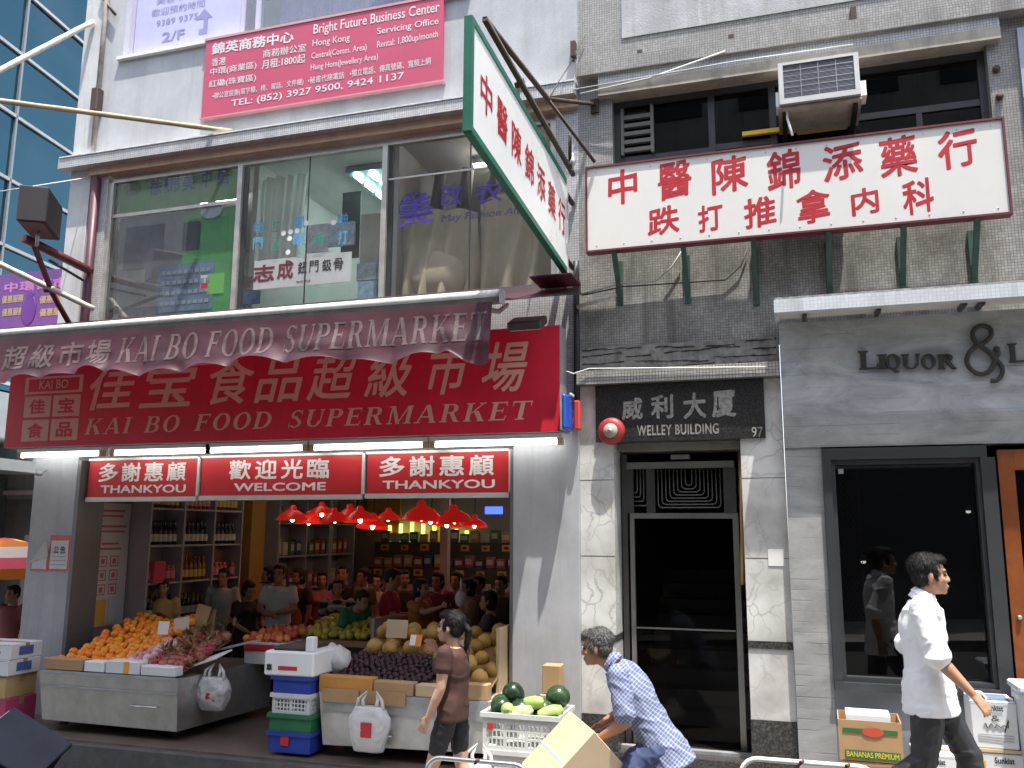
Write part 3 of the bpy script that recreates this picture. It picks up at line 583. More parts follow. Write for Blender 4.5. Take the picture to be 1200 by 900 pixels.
# canopy with ribbed soffit
b = MB(); b.box(LX0-.03, LX1, -.46, -.36, ZL2+.06, ZL2+.17); b.box(LX0-.03, LX0+.01, -.359, -.122, ZL2+.06, ZL2+.17); cn = b.build('canopy', grid_mat('canopy_tile', (.66, .70, .74), (.6, .63, .67), (.42, .43, .44), .03, .03, .08, .4, 0, .25, .2), lq)
bx('canopy_soffit', mat('cream_soffit', (.62, .58, .5), .7), LX0+.011, LX1, -.359, -.121, ZL2+.08, ZL2+.1, parent=cn)
b = MB(); b.box(LX0-.02, LX1, -.455, -.121, ZL2+.171, ZL2+.19); b.build('canopy_top', plaster_dk, cn)
b = MB()
for x in (.2, .78, 1.42, 1.55, 2.2, 2.9): bx('canopy_rib', fr, x, x+.035, -.358, -.121, ZL2+.045, ZL2+.079, parent=cn)
# orange door at the right edge
dr = MB(); dr.box(1.625, 1.74, -.1, .05, .1, 2.66); dr.box(1.741, 3.0, -.1, .05, 2.5, 2.66); dr.box(2.9, 3.0, -.1, .05, .1, 2.499); dro = dr.build('timber_door', wood_or, lq)
bx('door_glass', glass_d, 1.741, 2.899, -.03, -.024, .1, 2.499, parent=dro)
b = MB(); b.ell((1.68, -.11, 1.36), .02); b.build('lock', steel, dro)
b = MB(); b.box(3.02, LX1, -.12, .2, -.2, ZL1+.02); b.build('far_pier', conc_dk, lq)
# raised letters
let = mat('dark_bronze_letters', (.055, .05, .045), .5, .4, var=.2, vscale=20)
zl = U(1060, 418, -.16).z
def lx(px, py=420): return U(px, py, -.16).x
ch = [('L', 1005, 1030, .155), ('I', 1027, 1040, .125), ('Q', 1037, 1056, .125), ('U', 1056, 1080, .125), ('O', 1079, 1098, .125), ('R', 1098, 1122, .125), ('L', 1182, 1204, .155)]
bm = bmesh.new(); polys = 0
for c, a, e, h in ch:
    k = MB(); z0 = U((a+e)/2, 432, -.16).z if c != 'L' or a < 1100 else U(1190, 424, -.16).z
    pl, wd = serif(c); x0, x1 = lx(a), lx(e); n = 0
    for q in pl:
        n += 1; k.prism([(x0+px*(x1-x0)/wd, z0+pz*h) for px, pz in q], -.152-.0004*n, -.126)
    k.build('raised_letter', let, lq)
amp = [(1168,409),(1170,414),(1167,420),(1163,430),(1156,437),(1146,438),(1137,432),(1133,423),(1136,413),(1144,406),(1154,401),(1161,394),(1161,386),(1154,382),(1146,383),(1140,389),(1141,397),(1148,405),(1158,412),(1167,421),(1174,430),(1174,439),(1168,446),(1161,446)]
b = MB(); P0 = [U(x, y, -.15) for x, y in amp]; P = []
for k in range(len(P0)-1):      # smooth curve through the traced points
    a_, b_, c_, d_ = P0[max(k-1, 0)], P0[k], P0[k+1], P0[min(k+2, len(P0)-1)]
    for q in range(4): t_ = q/4; P.append(.5*((2*b_)+(c_-a_)*t_+(2*a_-5*b_+4*c_-d_)*t_*t_+(3*b_-a_-3*c_+d_)*t_**3))
P.append(P0[-1])
b = MB(); P = P; b.tube(P, [.022]+[.019]*(len(P)-3)+[.022, .018], 8); b.ell(P[0], (.026, .012, .026)); b.build('raised_ampersand', let, lq, True)

# ================================================================ the street behind the camera (seen only as reflections and shade)
ob = thing('opposite_building', 'plain rendered tenement across the street, reflected in the glass', 'building', (0, -13, 0))
opm = mat('opposite_render', (.50, .49, .47), .85, var=.3, vscale=.6, streak=.5)
bx('wall', opm, -22, 22, -13.6, -13, 3.4, 13, parent=ob); bx('shopfront', mat('unseen_dark_shopfronts', (.06, .06, .065), .6, var=.5, vscale=.8), -22, 22, -13.6, -12.9, -1, 3.399, parent=ob)  # unseen dark ground floor added to deepen the show window's reflection
wd = MB()
for i in range(-9, 10):
    for k in range(4): wd.box(i*2.3-.7, i*2.3+.7, -12.999, -12.97, 4.6+k*2.6, 6.0+k*2.6)
kind(wd.build('window', mat('opposite_glass', (.03, .035, .04), .1), ob), 'stuff')

# ================================================================ glass tower and the alley on the left
tw = thing('glass_tower', 'teal glass office tower with white bands beyond the left corner', 'building', (-14, 14, 0), group=None)
tg = bpy.data.materials.new('tower_glass'); tg.use_nodes = True
_nt = tg.node_tree; _p = _nt.nodes['Principled BSDF']; _p.inputs['Roughness'].default_value = .03; _p.inputs['Metallic'].default_value = .75
_tc = nn(_nt, 'ShaderNodeTexCoord'); _b = nn(_nt, 'ShaderNodeTexNoise'); _b.inputs['Scale'].default_value = .5; _b.inputs['Detail'].default_value = 1; _nt.links.new(_tc.outputs['Object'], _b.inputs['Vector'])
_bu = nn(_nt, 'ShaderNodeBump'); _bu.inputs['Strength'].default_value = .6; _bu.inputs['Distance'].default_value = .25; _nt.links.new(_b.outputs[0], _bu.inputs['Height']); _nt.links.new(_bu.outputs[0], _p.inputs['Normal'])
_p.inputs['Base Color'].default_value = (.026, .095, .135, 1)
dirv = Vector((math.sin(R(-9.3)), math.cos(R(-9.3)), 0)); A = U(-60, 200, 0); A = Vector((-13.2, 2.0, 0)); nv = Vector((dirv.y, -dirv.x, 0))
def TP(s, z, o=0.): q = A+dirv*s+nv*o; return (q.x, q.y, z)
def tbox(b, s0, s1, z0, z1, o0, o1): b.hexa([TP(s0, z0, o0), TP(s1, z0, o0), TP(s1, z0, o1), TP(s0, z0, o1)], [TP(s0, z1, o0), TP(s1, z1, o0), TP(s1, z1, o1), TP(s0, z1, o1)])
b = MB(); tbox(b, 0, 40, 4.5, 40, -6, 0); b.build('curtain_wall', tg, tw)
b = MB()
for i in range(30): tbox(b, -.05, 40, 4.6+1.25*i, 4.66+1.25*i, .001, .05)
b.build('white_band', mat('white_tower_band', (.6, .63, .66), .35), tw)
b = MB()
for i in range(22): tbox(b, 1.9*i, 1.9*i+.05, 4.6, 40, .002, .05)
b.build('mullion', mat('tower_mullion', (.35, .38, .4), .4, .5), tw)
b = MB(); tbox(b, -.2, 40, 3.6, 4.4, -6, .3); tbox(b, -.2, 40, 3.0, 3.2, -6, .6); b.build('podium', mat('pale_podium', (.55, .6, .62), .6, var=.15), tw)
b = MB(); tbox(b, 0, 40, -1, 3.0, -6, -.3); b.build('shop_base', mat('dim_podium_shops', (.17, .19, .19), .6, var=.4, vscale=1.2), tw)
# ================================================================ signs
redink = mat('red_brush_lettering', (.44, .010, .022), .5, var=.15, vscale=8)
def pxtext(body, x0, y0, x1, y1, yt, Y, m, parent, **k):
    """Lettering whose foot runs from photo pixel (x0,y0) to (x1,y1), its head above the left foot at yt, on the plane Y."""
    a, c, t = U(x0, y0, Y), U(x1, y1, Y), U(x0, yt, Y)
    return text(body, a.x, c.x, a.z, t.z, Y, m, parent, rise=(c.z-a.z)/(c.x-a.x), **k)
def cell(x0, x1, y0, y1, Y): # pixel box -> x0,x1,z0,z1 on the plane
    return (U(x0, (y0+y1)/2, Y).x, U(x1, (y0+y1)/2, Y).x, U((x0+x1)/2, y1, Y).z, U((x0+x1)/2, y0, Y).z)

# --- the long red supermarket sign
Y1 = -.34
sg = thing('market_sign', 'big red supermarket box sign with slanted cream lettering under the awning', 'sign', (-5, -.17, 2.9))
sx0, sx1, sz0, sz1 = U(7, 500, Y1).x, U(657, 450, Y1).x, U(330, 515.5, Y1).z, U(657, 381, Y1).z
b = MB(); b.box(sx0, sx1, Y1, -.125, sz0, sz1); b.build('sign_case', mat('grey_sign_case', (.42, .42, .42), .5, .4, var=.2), sg)
for k in range(4): b = MB(); w4 = (sx1-sx0-.008)/4; b.box(sx0+.004+w4*k, sx0+.004+w4*(k+1)-.004, Y1-.006, Y1-.0005, sz0+.004, sz1-.004); b.build('sign_face', red, sg)
YF = Y1-.0065
big = [(104, 161, 421, 487), (168, 232, 418, 484), (243, 300, 414, 478), (303, 359, 413, 473), (364, 420, 410, 469), (431, 487, 406, 466), (500, 553, 405, 463), (566, 622, 401, 459)]
cl = []
zb0, zb1 = U(600, 459, YF).z, U(600, 400, YF).z
for i, (a, e, t, f) in enumerate(big):
    c = cell(a, e, t, f, YF); sh = .06; cl.append((c[0]-.04, c[1]-.09, zb0, zb1))
chars('佳宝食品超級市場', cl, YF, cream, sg, 'chinese_lettering', bold=.014, skew=.22)
a = U(345, 501, YF).z; c = U(345, 481, YF).z
x = U(98, 510, YF).x; xe = U(628, 492, YF).x
roman('KAI BO FOOD SUPERMARKET', x, xe-.06, a, c, YF, cream, sg, 'english_lettering', skew=.25, sp=.1, word=.55)
q0, q1 = U(26, 490, YF).x, U(94, 488, YF).x; zq = U(60, 518, YF).z; zt = U(60, 462, YF).z
b = MB(); hw, hh = (q1-q0)/2, (zt-zq)/2
for i in range(2):
    for j in range(2): b.box(q0+hw*i+.015, q0+hw*(i+1)-.015, YF-.002, YF-.0005, zq+hh*j+.015, zq+hh*(j+1)-.015)
zk = U(60, 441, YF).z
for p in ((q0, q0+.05, zt+.01, zk), (q1-.05, q1, zt+.01, zk), (q0+.051, q1-.051, zt+.01, zt+.035), (q0+.051, q1-.051, zk-.025, zk)): b.box(p[0], p[1], YF-.002, YF-.0005, p[2], p[3])
b.build('logo_tile', cream, sg)
chars('佳宝食品', [(q0+hw*i+.09, q0+hw*(i+1)-.09, zq+hh*j+.05, zq+hh*(j+1)-.05) for j, i in ((1, 0), (1, 1), (0, 0), (0, 1))], YF-.002, red, sg, 'logo_character', bold=.03)
text('KAI BO', q0+.2, q1-.2, zt+.06, zt+.16, YF, cream, sg, 'logo_name', bold=.02)

# --- three smaller welcome panels
Y2 = -.06
panel_red = mat('panel_red', (.50, .02, .025), .4, var=.06)
lett_w = mat('panel_white_lettering', (.78, .72, .68), .5)
rail = mat('pale_panel_rail', (.62, .6, .56), .4, .3)
for nm, x0, x1, cn, en, c0, c1, e0, e1, lab in (
    ('a', 104, 231, '多謝惠顧', 'THANKYOU', 116, 222, 118, 218, 'red thank-you panel at the left end over the shop opening'),
    ('b', 236, 424, '歡迎光臨', 'WELCOME', 268, 390, 274, 382, 'wide red welcome panel in the middle over the shop opening'),
    ('c', 430, 596, '多謝惠顧', 'THANKYOU', 444, 584, 448, 580, 'red thank-you panel at the right end over the shop opening')):
    xm = (x0+x1)/2; f = (x0-104)/492.; yt, yb = 539-12*(xm-104)/492., 583-6.5*(xm-104)/492.
    A0, A1 = U(x0, 560, Y2).x, U(x1, 556, Y2).x; z0, z1 = U(xm, yb, Y2).z, U(xm, yt, Y2).z
    t = thing('welcome_panel', lab, 'sign', ((A0+A1)/2, Y2, z0), group=None)
    b = MB(); b.box(A0, A1, Y2, .045, z0, z1); b.build('panel_face', panel_red, t)
    b = MB(); b.box(A0-.01, A1+.01, Y2-.012, Y2-.001, z1-.012, z1+.012); b.build('top_rail', rail, t)
    b = MB(); b.box(A0-.01, A1+.01, Y2-.014, Y2+.03, z0-.05, z0-.002); b.build('bottom_rail', rail, t)
    b = MB(); b.box(A1+.004, A1+.035, Y2-.012, Y2+.02, z0, z1); b.build('end_post', rail, t)
    h = z1-z0; q = [(U(c0+(c1-c0)*(i+.02)/4, 550, Y2).x, U(c0+(c1-c0)*(i+.86)/4, 550, Y2).x, z0+h*.40, z0+h*.90) for i in range(4)]
    chars(cn, q, Y2, lett_w, t, 'chinese_lettering', bold=.022)
    text(en, U(e0, 575, Y2).x, U(e1, 570, Y2).x, z0+h*.10, z0+h*.31, Y2, lett_w, t, 'english_lettering', bold=.025)

# --- fluorescent tubes under the red sign
tub = emit('fluorescent_tube', (1, 1, .97), 3.6)
for x0, x1, y0, y1, lab in ((22, 122, 537, 534, 'lit tube lamp at the far left end under the red sign'), (131, 247, 533, 529, 'second lit tube lamp from the left under the red sign'),
    (243, 361, 530, 525, 'middle lit tube lamp under the red sign'), (364, 502, 525, 521, 'second lit tube lamp from the right under the red sign'), (505, 660, 520, 516, 'lit tube lamp at the right end under the red sign')):
    Yt = -.27; a, c = U(x0, y0, Yt), U(x1, y1, Yt); z = 2.80
    t = thing('tube_lamp', lab, 'lamp', ((a.x+c.x)/2, Yt, z), group='tube lamps under the red sign')
    b = MB(); b.tube([(a.x+.05, Yt, z), (c.x-.05, Yt, z)], .021, 10); b.build('tube', tub, t, True)
    b = MB(); b.box(a.x, c.x, Yt-.03, Yt+.05, z+.035, z+.075); b.build('batten', whitep, t)
    for q in (a.x, c.x-.05): b = MB(); b.box(q, q+.05, Yt-.026, Yt+.026, z-.028, z+.034); b.build('lamp_holder', mat('aged_holder', (.5, .38, .22), .6), t)
    b = MB(); b.box((a.x+c.x)/2-.02, (a.x+c.x)/2+.02, Yt-.01, Yt+.03, z+.076, sz0-.001); b.build('hanger', steel_dull, t)

# --- awning
AY, AR = -1.6, -2.13
aw = thing('shop_awning', 'faded maroon folding-arm awning with a torn lettered valance', 'awning', (-5, -.8, 3.8))
aw_c = bpy.data.materials.new('maroon_canvas'); aw_c.use_nodes = True
_nt = aw_c.node_tree; _p = _nt.nodes['Principled BSDF']; _p.inputs['Base Color'].default_value = (.20, .022, .055, 1); _p.inputs['Roughness'].default_value = .55
_tc = nn(_nt, 'ShaderNodeTexCoord'); _n = nn(_nt, 'ShaderNodeTexNoise'); _n.inputs['Scale'].default_value = 2.2; _n.inputs['Detail'].default_value = 8; _nt.links.new(_tc.outputs['Object'], _n.inputs['Vector'])
_r = nn(_nt, 'ShaderNodeValToRGB'); _r.color_ramp.elements[0].position = .3; _r.color_ramp.elements[0].color = (.030, .009, .014, 1); _r.color_ramp.elements[1].position = .7; _r.color_ramp.elements[1].color = (.068, .014, .027, 1)
_nt.links.new(_n.outputs[0], _r.inputs[0]); _nt.links.new(_r.outputs[0], _p.inputs['Base Color'])
_t = nn(_nt, 'ShaderNodeBsdfTranslucent'); _t.inputs[0].default_value = (.34, .04, .09, 1); _m = nn(_nt, 'ShaderNodeMixShader'); _m.inputs[0].default_value = .14
_o = _nt.nodes['Material Output']; _nt.links.new(_p.outputs[0], _m.inputs[1]); _nt.links.new(_t.outputs[0], _m.inputs[2]); _nt.links.new(_m.outputs[0], _o.inputs[0])
AL = -9.6; zr = U(597, 347, AY).z; zw = U(668, 338, -.14).z
def aw_top(u, v):
    x = AL+(AR+.30*(1-v)-AL)*u; y = -.16+(AY+.16)*v; return Vector((x, y, zw+(zr-zw)*v-.05*math.sin(math.pi*v)+.006*noise.noise(Vector((x*2, y*3, 0)))))
sheet('canopy_cloth', aw_top, 40, 10, aw_c, aw)
b = MB(); b.tube([(AL, AY-.008, zr+.024), (AR+.06, AY-.008, zr+.024)], .036, 14); b.build('front_rail', mat('chalky_white_rail', (.74, .73, .7), .5, var=.2, vscale=9), aw)
b = MB(); b.box(AL, AR+.05, AY-.03, AY+.028, zr-.05, zr-.002); b.build('rail_gutter', mat('grimy_gutter', (.12, .11, .10), .6, var=.4, vscale=9), aw)
b = MB(); b.box(AR+.061, AR+.085, AY-.05, AY+.04, zr-.06, zr+.05); b.build('rail_end_cap', steel_dull, aw)
random.seed(3)
def vfun(u, v):               # billowing valance, loose hem rolled outward in scallops
    x = AL+(AR-AL)*u; s = (x-AL); hem = .43+.03*math.sin(s*3.1)+.02*math.sin(s*7.7+1)+(.10 if u > .955 else 0)*min(1, (u-.955)/.02)
    z = zr-.04-hem*v
    fold = abs(math.sin(s*7.2+.9*math.sin(s*1.7)))**.8*(.45+.55*noise.noise(Vector((s*.9, 4, 2)))**2*4 if True else 1)
    amp = (0.02+.085*min(1, fold)*(1-max(0, (u-.955)/.045)*.8))*(v**2.6)
    tw = .03*noise.noise(Vector((x*1.7, v*2.5, 3)))+.015*noise.noise(Vector((x*5, v*4, 9)))
    y = AY-.032-amp*1.1-tw*v*1.2-.06*v*(1 if 1 else 0)
    if v > .8: z += .075*((v-.8)/.2)**2*min(1, fold)
    return Vector((x, y, z))
va = sheet('valance', vfun, 260, 26, aw_c, aw)
ink = mat('faded_valance_lettering', (.115, .075, .08), .7, var=.6, vscale=7)
def wrap(o, off=.003):        # lay flat lettering on to the valance
    me = o.data; bm = bmesh.new(); bm.from_mesh(me); bmesh.ops.triangulate(bm, faces=bm.faces)
    for k in range(2):
        es = [e for e in bm.edges if e.calc_length() > .06]
        if es: bmesh.ops.subdivide_edges(bm, edges=es, cuts=1); bmesh.ops.triangulate(bm, faces=bm.faces)
    T = OFF[o.name]
    for v in bm.verts:
        p = T @ v.co; u = (p.x-AL)/(AR-AL); s = p.x-AL; hem = .43+.03*math.sin(s*3.1)+.02*math.sin(s*7.7+1)+(.10 if u > .955 else 0)*min(1, (u-.955)/.02)
        vv = min(1, max(0, (zr-.04-p.z)/hem)); q = vfun(u, vv); e = (AY-p.y)*.25; v.co = T.inverted() @ Vector((p.x, q.y-off-e, p.z))
    bm.to_mesh(me); bm.free()
def vx(px): return U(px, 400, AY-.05).x
zv0, zv1 = zr-.36, zr-.12
o1 = chars('佳宝食品超級市場', [(vx(-122+32.5*i), vx(-95+32.5*i), zv0, zv1) for i in range(8)], AY, ink, aw, 'chinese_lettering', bold=.02); wrap(o1)
o2 = roman('KAI BO FOOD SUPERMARKET', vx(142), vx(572), zv0+.0, zv1, AY, ink, aw, 'english_lettering', sp=.06, word=.4); wrap(o2)
for xa in (AR-.35, -5.2, -8.1): # folding arms
    b = MB(); b.tube([(xa, -.16, zw-.12), (xa+.15, -.85, (zw+zr)/2-.14), (xa, AY+.02, zr-.03)], .022, 8); b.build('folding_arm', steel_dull, aw, True)
b = MB(); b.box(AR-.02, XM+.04, -.20, -.124, zw-.06, zw+.06); b.box(AL, AR-.021, -.2, -.124, zw-.05, zw+.05); b.build('wall_cassette', mat('dark_cassette', (.16, .12, .12), .6, var=.3), aw)
b = MB(); b.box(AR+.0, XM+.06, AY+1.0, -.205, zw+.0, zw+.012); b.build('short_top_flap', aw_c, aw)

# --- floodlight peeping out beside the awning
fl = thing('floodlight', 'small boxy floodlight with white lens above the red sign', 'lamp', U(618, 378, -.45))
c = U(618, 380, -.45); T = Matrix.Translation(c) @ Matrix.Rotation(R(25), 4, 'X')
b = MB(); b.box(-.16, .16, -.12, .12, -.03, .05, T); b.bevel(.012); b.build('housing', mat('bronze_floodlight', (.06, .05, .045), .5), fl)
b = MB(); b.box(-.14, .14, -.10, .10, -.036, -.0305, T); b.build('lens', mat('frosted_lens', (.75, .75, .72), .3), fl)
b = MB(); b.tube([c+Vector((0, .1, .03)), (c.x, -.13, c.z+.12)], .018); b.build('bracket', steel_dull, fl)

# --- pink business centre sign
Y3 = -.06
pk = thing('business_sign', 'pink business centre signboard with white bilingual lettering on the upper wall', 'sign', U(378, 70, 0))
pinkm = mat('weathered_pink_board', (.52, .075, .15), .5, var=.08, vscale=2)
c00, c10 = U(236, 139, Y3), U(518, 93, Y3); zp0 = (c00.z+c10.z)/2; px0, px1 = U(239, 90, Y3).x, U(519, 40, Y3).x; zp1 = U(241, 48.5, Y3).z
b = MB(); b.box(px0, px1, Y3, -.02, zp0, zp1); b.build('board', pinkm, pk)
b = MB(); b.box(px0-.02, px1+.02, Y3-.008, -.004, zp1+.001, zp1+.03); b.box(px0-.02, px1+.02, Y3-.006, -.004, zp0-.015, zp0-.001); b.build('edge_trim', mat('pale_pink_trim', (.6, .3, .33), .5), pk)
wl = mat('chalk_white_lettering', (.72, .68, .69), .6)
def pk_t(body, x0, y0, x1, y1, yt, **k):
    f = lambda x: 220+x/3.75
    return pxtext(body, f(x0), y0/3.75, f(x1), y1/3.75, yt/3.75, Y3, wl, pk, **k)
pk_t('錦英商務中心', 105, 243, 465, 186, 192, name='heading', bold=.03)
pk_t('商務辦公室', 330, 256, 520, 226, 221, bold=.012)
pk_t('香港', 105, 293, 166, 284, 259, bold=.01)
pk_t('中環(商業區)', 98, 338, 302, 305, 302, bold=.01)
pk_t('月租:1800起', 325, 306, 516, 276, 266, bold=.015)
pk_t('紅磡(珠寶區)', 92, 392, 300, 360, 356, bold=.01)
pk_t('•辦公室設施(寫字檯、椅、電話、文件櫃)', 108, 441, 508, 377, 409, bold=.008)
pk_t('•秘書代接電話', 528, 370, 688, 345, 340, bold=.008)
pk_t('•獨立電話、傳真號碼、寬頻上網', 712, 340, 1068, 284, 308, bold=.008)
pk_t('TEL: (852) 3927 9500, 9424 1137', 190, 478, 950, 356, 440, name='telephone_line', bold=.014)
pk_t('Bright Future Business Center', 552, 164, 1106, 65, 108, name='heading', bold=.012)
pk_t('Hong Kong', 548, 214, 712, 188, 176, bold=.008)
pk_t('Servicing Office', 832, 161, 1102, 114, 124, bold=.008)
pk_t('Central(Comm. Area)', 543, 268, 786, 228, 233, bold=.006)
pk_t('Rental: 1,800up/month', 832, 220, 1100, 172, 182, bold=.006)
pk_t('Hung Hom(Jewellery Area)', 540, 318, 836, 270, 284, bold=.006)

# --- white wall board
Y4 = -.36
bd = thing('wall_signboard', 'white herbalist signboard in maroon frame with red brush characters on green brackets', 'sign', U(930, 215, 0))
bx0, bx1 = U(686, 245, Y4).x, U(1182, 195, Y4).x; bz0, bz1 = (U(686.5, 295, Y4).z+U(1184, 252, Y4).z)/2, (U(684, 196, Y4).z+U(1178, 137, Y4).z)/2
mar = mat('maroon_frame_paint', (.13, .02, .035), .5, var=.3)
b = MB(); b.box(bx0+.018, bx1-.018, Y4+.008, -.26, bz0+.018, bz1-.018); b.build('face_board', mat('enamel_white_board', (.70, .69, .66), .35, var=.05, vscale=1.5), bd)
for q in ((bx0, bx1, bz1-.017, bz1), (bx0, bx1, bz0, bz0+.017), (bx0, bx0+.017, bz0+.0175, bz1-.0175), (bx1-.017, bx1, bz0+.0175, bz1-.0175)):
    b = MB(); b.box(q[0], q[1], Y4-.008, -.255, q[2], q[3]); b.build('frame', mar, bd)
def zc(x0, x1, y0, y1): return cell(680+x0/2.3077, 680+x1/2.3077, y0/2.3077, y1/2.3077, Y4)
YB = Y4+.0075
r1 = [zc(75,155,460,555), zc(210,300,440,540), zc(355,452,425,523), zc(505,595,408,515), zc(655,765,392,490), zc(810,912,370,480), zc(968,1075,352,458)]
r2 = [zc(182,268,562,638), zc(318,385,555,628), zc(443,530,535,618), zc(585,677,515,607), zc(733,808,510,583), zc(872,957,487,580)]
chars('中醫陳錦添藥行', r1, YB, redink, bd, 'upper_lettering', bold=.021, rise=.10, rough=.028, stand=.0004)
chars('跌打推拿内科', r2, YB, redink, bd, 'lower_lettering', bold=.023, rise=.10, rough=.028, stand=.0004)
b = MB()
for i in range(14):
    for z in (bz0+.06, bz1-.06): b.ell((bx0+.1+i*(bx1-bx0-.2)/13, YB-.001, z), (.007, .004, .007), 6, 4)
b.build('fixing_screw', steel_dull, bd)
grn = mat('green_bracket_paint', (.04, .10, .075), .6, var=.4, vscale=10)
for px, pt, pb in ((722, 293, 352), (802, 288, 350), (883, 282, 352), (970, 276, 345), (1057, 268, 335), (1142, 260, 328)):
    x = U(px, pt, -.2).x; z1 = bz0-.002; zb = U(px, pb, 0).z
    b = MB(); b.prism([(0, 0), (1, 0), (1, 1), (0, 1)], 0, 0) if False else None
    b.hexa([(x-.022, -.03, zb), (x+.022, -.03, zb), (x+.022, -.001, zb), (x-.022, -.001, zb)], [(x-.022, -.33, z1), (x+.022, -.33, z1), (x+.022, -.28, z1), (x-.022, -.28, z1)])
    b.box(x-.025, x+.025, -.028, -.0015, zb-.05, z1); b.build('bracket', grn, bd)

# --- white hanging sign, at right angles to the wall
XH = -1.86
hs = thing('hanging_sign', 'white projecting herbalist sign with green frame and red brush characters', 'sign', (XH, -1.6, 4.4))
def HP(px, py): return UX(px, py, XH+.02)
n0, n1, f0_, f1_ = HP(540, 24), HP(540, 152), HP(673, 217), HP(673, 318)
yn, yf = -2.95, -.34; zt_n, zb_n = 5.34, 4.56; zt_f, zb_f = 5.25, 4.37
def HZ(y, t): k = (y-yn)/(yf-yn); return (zb_n+(zb_f-zb_n)*k)*(1-t)+(zt_n+(zt_f-zt_n)*k)*t
def hbox(nm, m, ya, yb, ta, tb_, xa, xb, pa=0., pb=0.):
    b = MB(); b.hexa([(xa, ya, HZ(ya, ta)+pa), (xb, ya, HZ(ya, ta)+pa), (xb, yb, HZ(yb, ta)+pa), (xa, yb, HZ(yb, ta)+pa)], [(xa, ya, HZ(ya, tb_)+pb), (xb, ya, HZ(ya, tb_)+pb), (xb, yb, HZ(yb, tb_)+pb), (xa, yb, HZ(yb, tb_)+pb)]); return b.build(nm, m, hs)
hgreen = mat('teal_green_frame', (.015, .14, .09), .45, var=.2)
hbox('face_panel', mat('milky_acrylic', (.82, .83, .82), .3, var=.03), yn+.02, yf-.02, .02, .98, XH-.02, XH+.02)
hbox('frame', hgreen, yn, yf, 0, 0, XH-.028, XH+.028, -.02, .03); hbox('frame', hgreen, yn, yf, 1, 1, XH-.028, XH+.028, -.03, .02)
hbox('frame', hgreen, yn-.02, yn+.025, -.02, 1.02, XH-.029, XH+.029); hbox('frame', mat('pale_end_strip', (.6, .6, .58), .5), yf-.025, yf+.02, -.02, 1.02, XH-.029, XH+.029)
hc = [((82,140),(220,380)), ((150,195),(320,480)), ((205,248),(388,545)), ((255,298),(460,620)), ((305,342),(535,670)), ((350,390),(600,750)), ((395,427),(665,800))]
cl = []
for (xa, xb), (ya, yb) in hc:
    p, q = UX(520+xa/2.8125, (ya+yb)/2/2.8125, XH+.02), UX(520+xb/2.8125, (ya+yb)/2/2.8125, XH+.02)
    cl.append((min(p.y, yf-.16), min(q.y, yf-.05)))
tm = []
for (p, q), ch_ in zip(cl, '中醫陳錦添藥行'):
    ym = (p+q)/2; tm.append((p+.02, q-.02, HZ(ym, .33), HZ(ym, .70)))
slope = (zt_f-zt_n)/(yf-yn); tm = []
for k in range(7):
    ym = yn+.30+k*(yf-.20-yn-.30)/6; tm.append((ym-.125, ym+.125, HZ(ym, .34), HZ(ym, .70)))
chars('中醫陳錦添藥行', tm, 0, redink, hs, 'lettering', bold=.014, o=Vector((XH+.02, 0, 0)), ux=Vector((0, 1, 0)), nrm=Vector((1, 0, 0)), rough=.025, rise=slope)
b = MB(); b.tube([(XH, yf+.02, 4.5), (XH, -.02, 4.5)], .025); b.tube([(XH, yf+.02, 5.15), (XH, -.02, 5.15)], .025); b.build('wall_bracket', rust, hs)
# rusty gantry that used to carry an older sign
ga = thing('rusty_gantry', 'rusty angle-iron gantry sticking out above the hanging sign', 'bracket', (-1.75, -1.2, 5.6))
def GP(px, py, Y): return U(px, py, Y)
G0, G1 = GP(568, 22, -2.5), GP(672, 205, -.36); G2 = GP(642, 116, -.9); G3 = GP(697, 122, -.02); G4 = GP(697, 190, -.38)
for a, c, r in ((G0, G1, .026), (G0, G2, .024), (G2, G3, .022), (G2, G4, .016), (GP(612, 95, -1.4), GP(606, 100, -1.6), .03), (GP(668, 158, -.6), GP(668, 190, -.5), .02)):
    b = MB(); b.tube([a, c], r, 4); b.build('angle_iron', rust, ga)
b = MB(); q = G3; b.box(q.x-.04, q.x+.04, -.03, -.002, q.z-.09, q.z+.05); b.build('wall_plate', rust, ga)
for px, Y in ((608, -1.5), (671, -.5)):
    b = MB(); p = GP(px, 92 if px < 650 else 180, Y); b.tube([p, p-Vector((0, 0, .16))], .012); b.ell(p-Vector((0, 0, .08)), (.03, .03, .045), 8, 6); b.build('turnbuckle', steel_dull, ga)

# --- granite name plate over the entrance
npx = thing('building_nameplate', 'dark granite nameplate above the marble entrance with worn silver lettering', 'sign', (-.9, -.1, 2.85))
Y5 = -.09
b = MB(); b.box(U(698, 490, Y5).x, U(896, 480, Y5).x, Y5, .1, U(800, 515.5, Y5).z, 3.325); b.build('granite_slab', granite, npx)
sil = mat('worn_silver_lettering', (.48, .46, .43), .4, .5, var=.55, vscale=28)
def np_c(x0, x1, y0, y1): return cell(660+x0/3.2143, 660+x1/3.2143, 280+y0/3.2143, 280+y1/3.2143, Y5)
chars('威利大厦', [np_c(220,300,600,682), np_c(330,415,588,678), np_c(452,538,580,678), np_c(560,650,572,672)], Y5, sil, npx, 'chinese_lettering', bold=.03, rough=.02, rise=.03)
q = np_c(278, 586, 698, 738); text('WELLEY BUILDING', q[0], q[1], q[2], q[3], Y5, sil, npx, 'english_lettering', bold=.022, spacing=1.1)
q = np_c(710, 752, 708, 746); text('97', q[0], q[1], q[2], q[3], Y5, sil, npx, 'street_number', bold=.005)

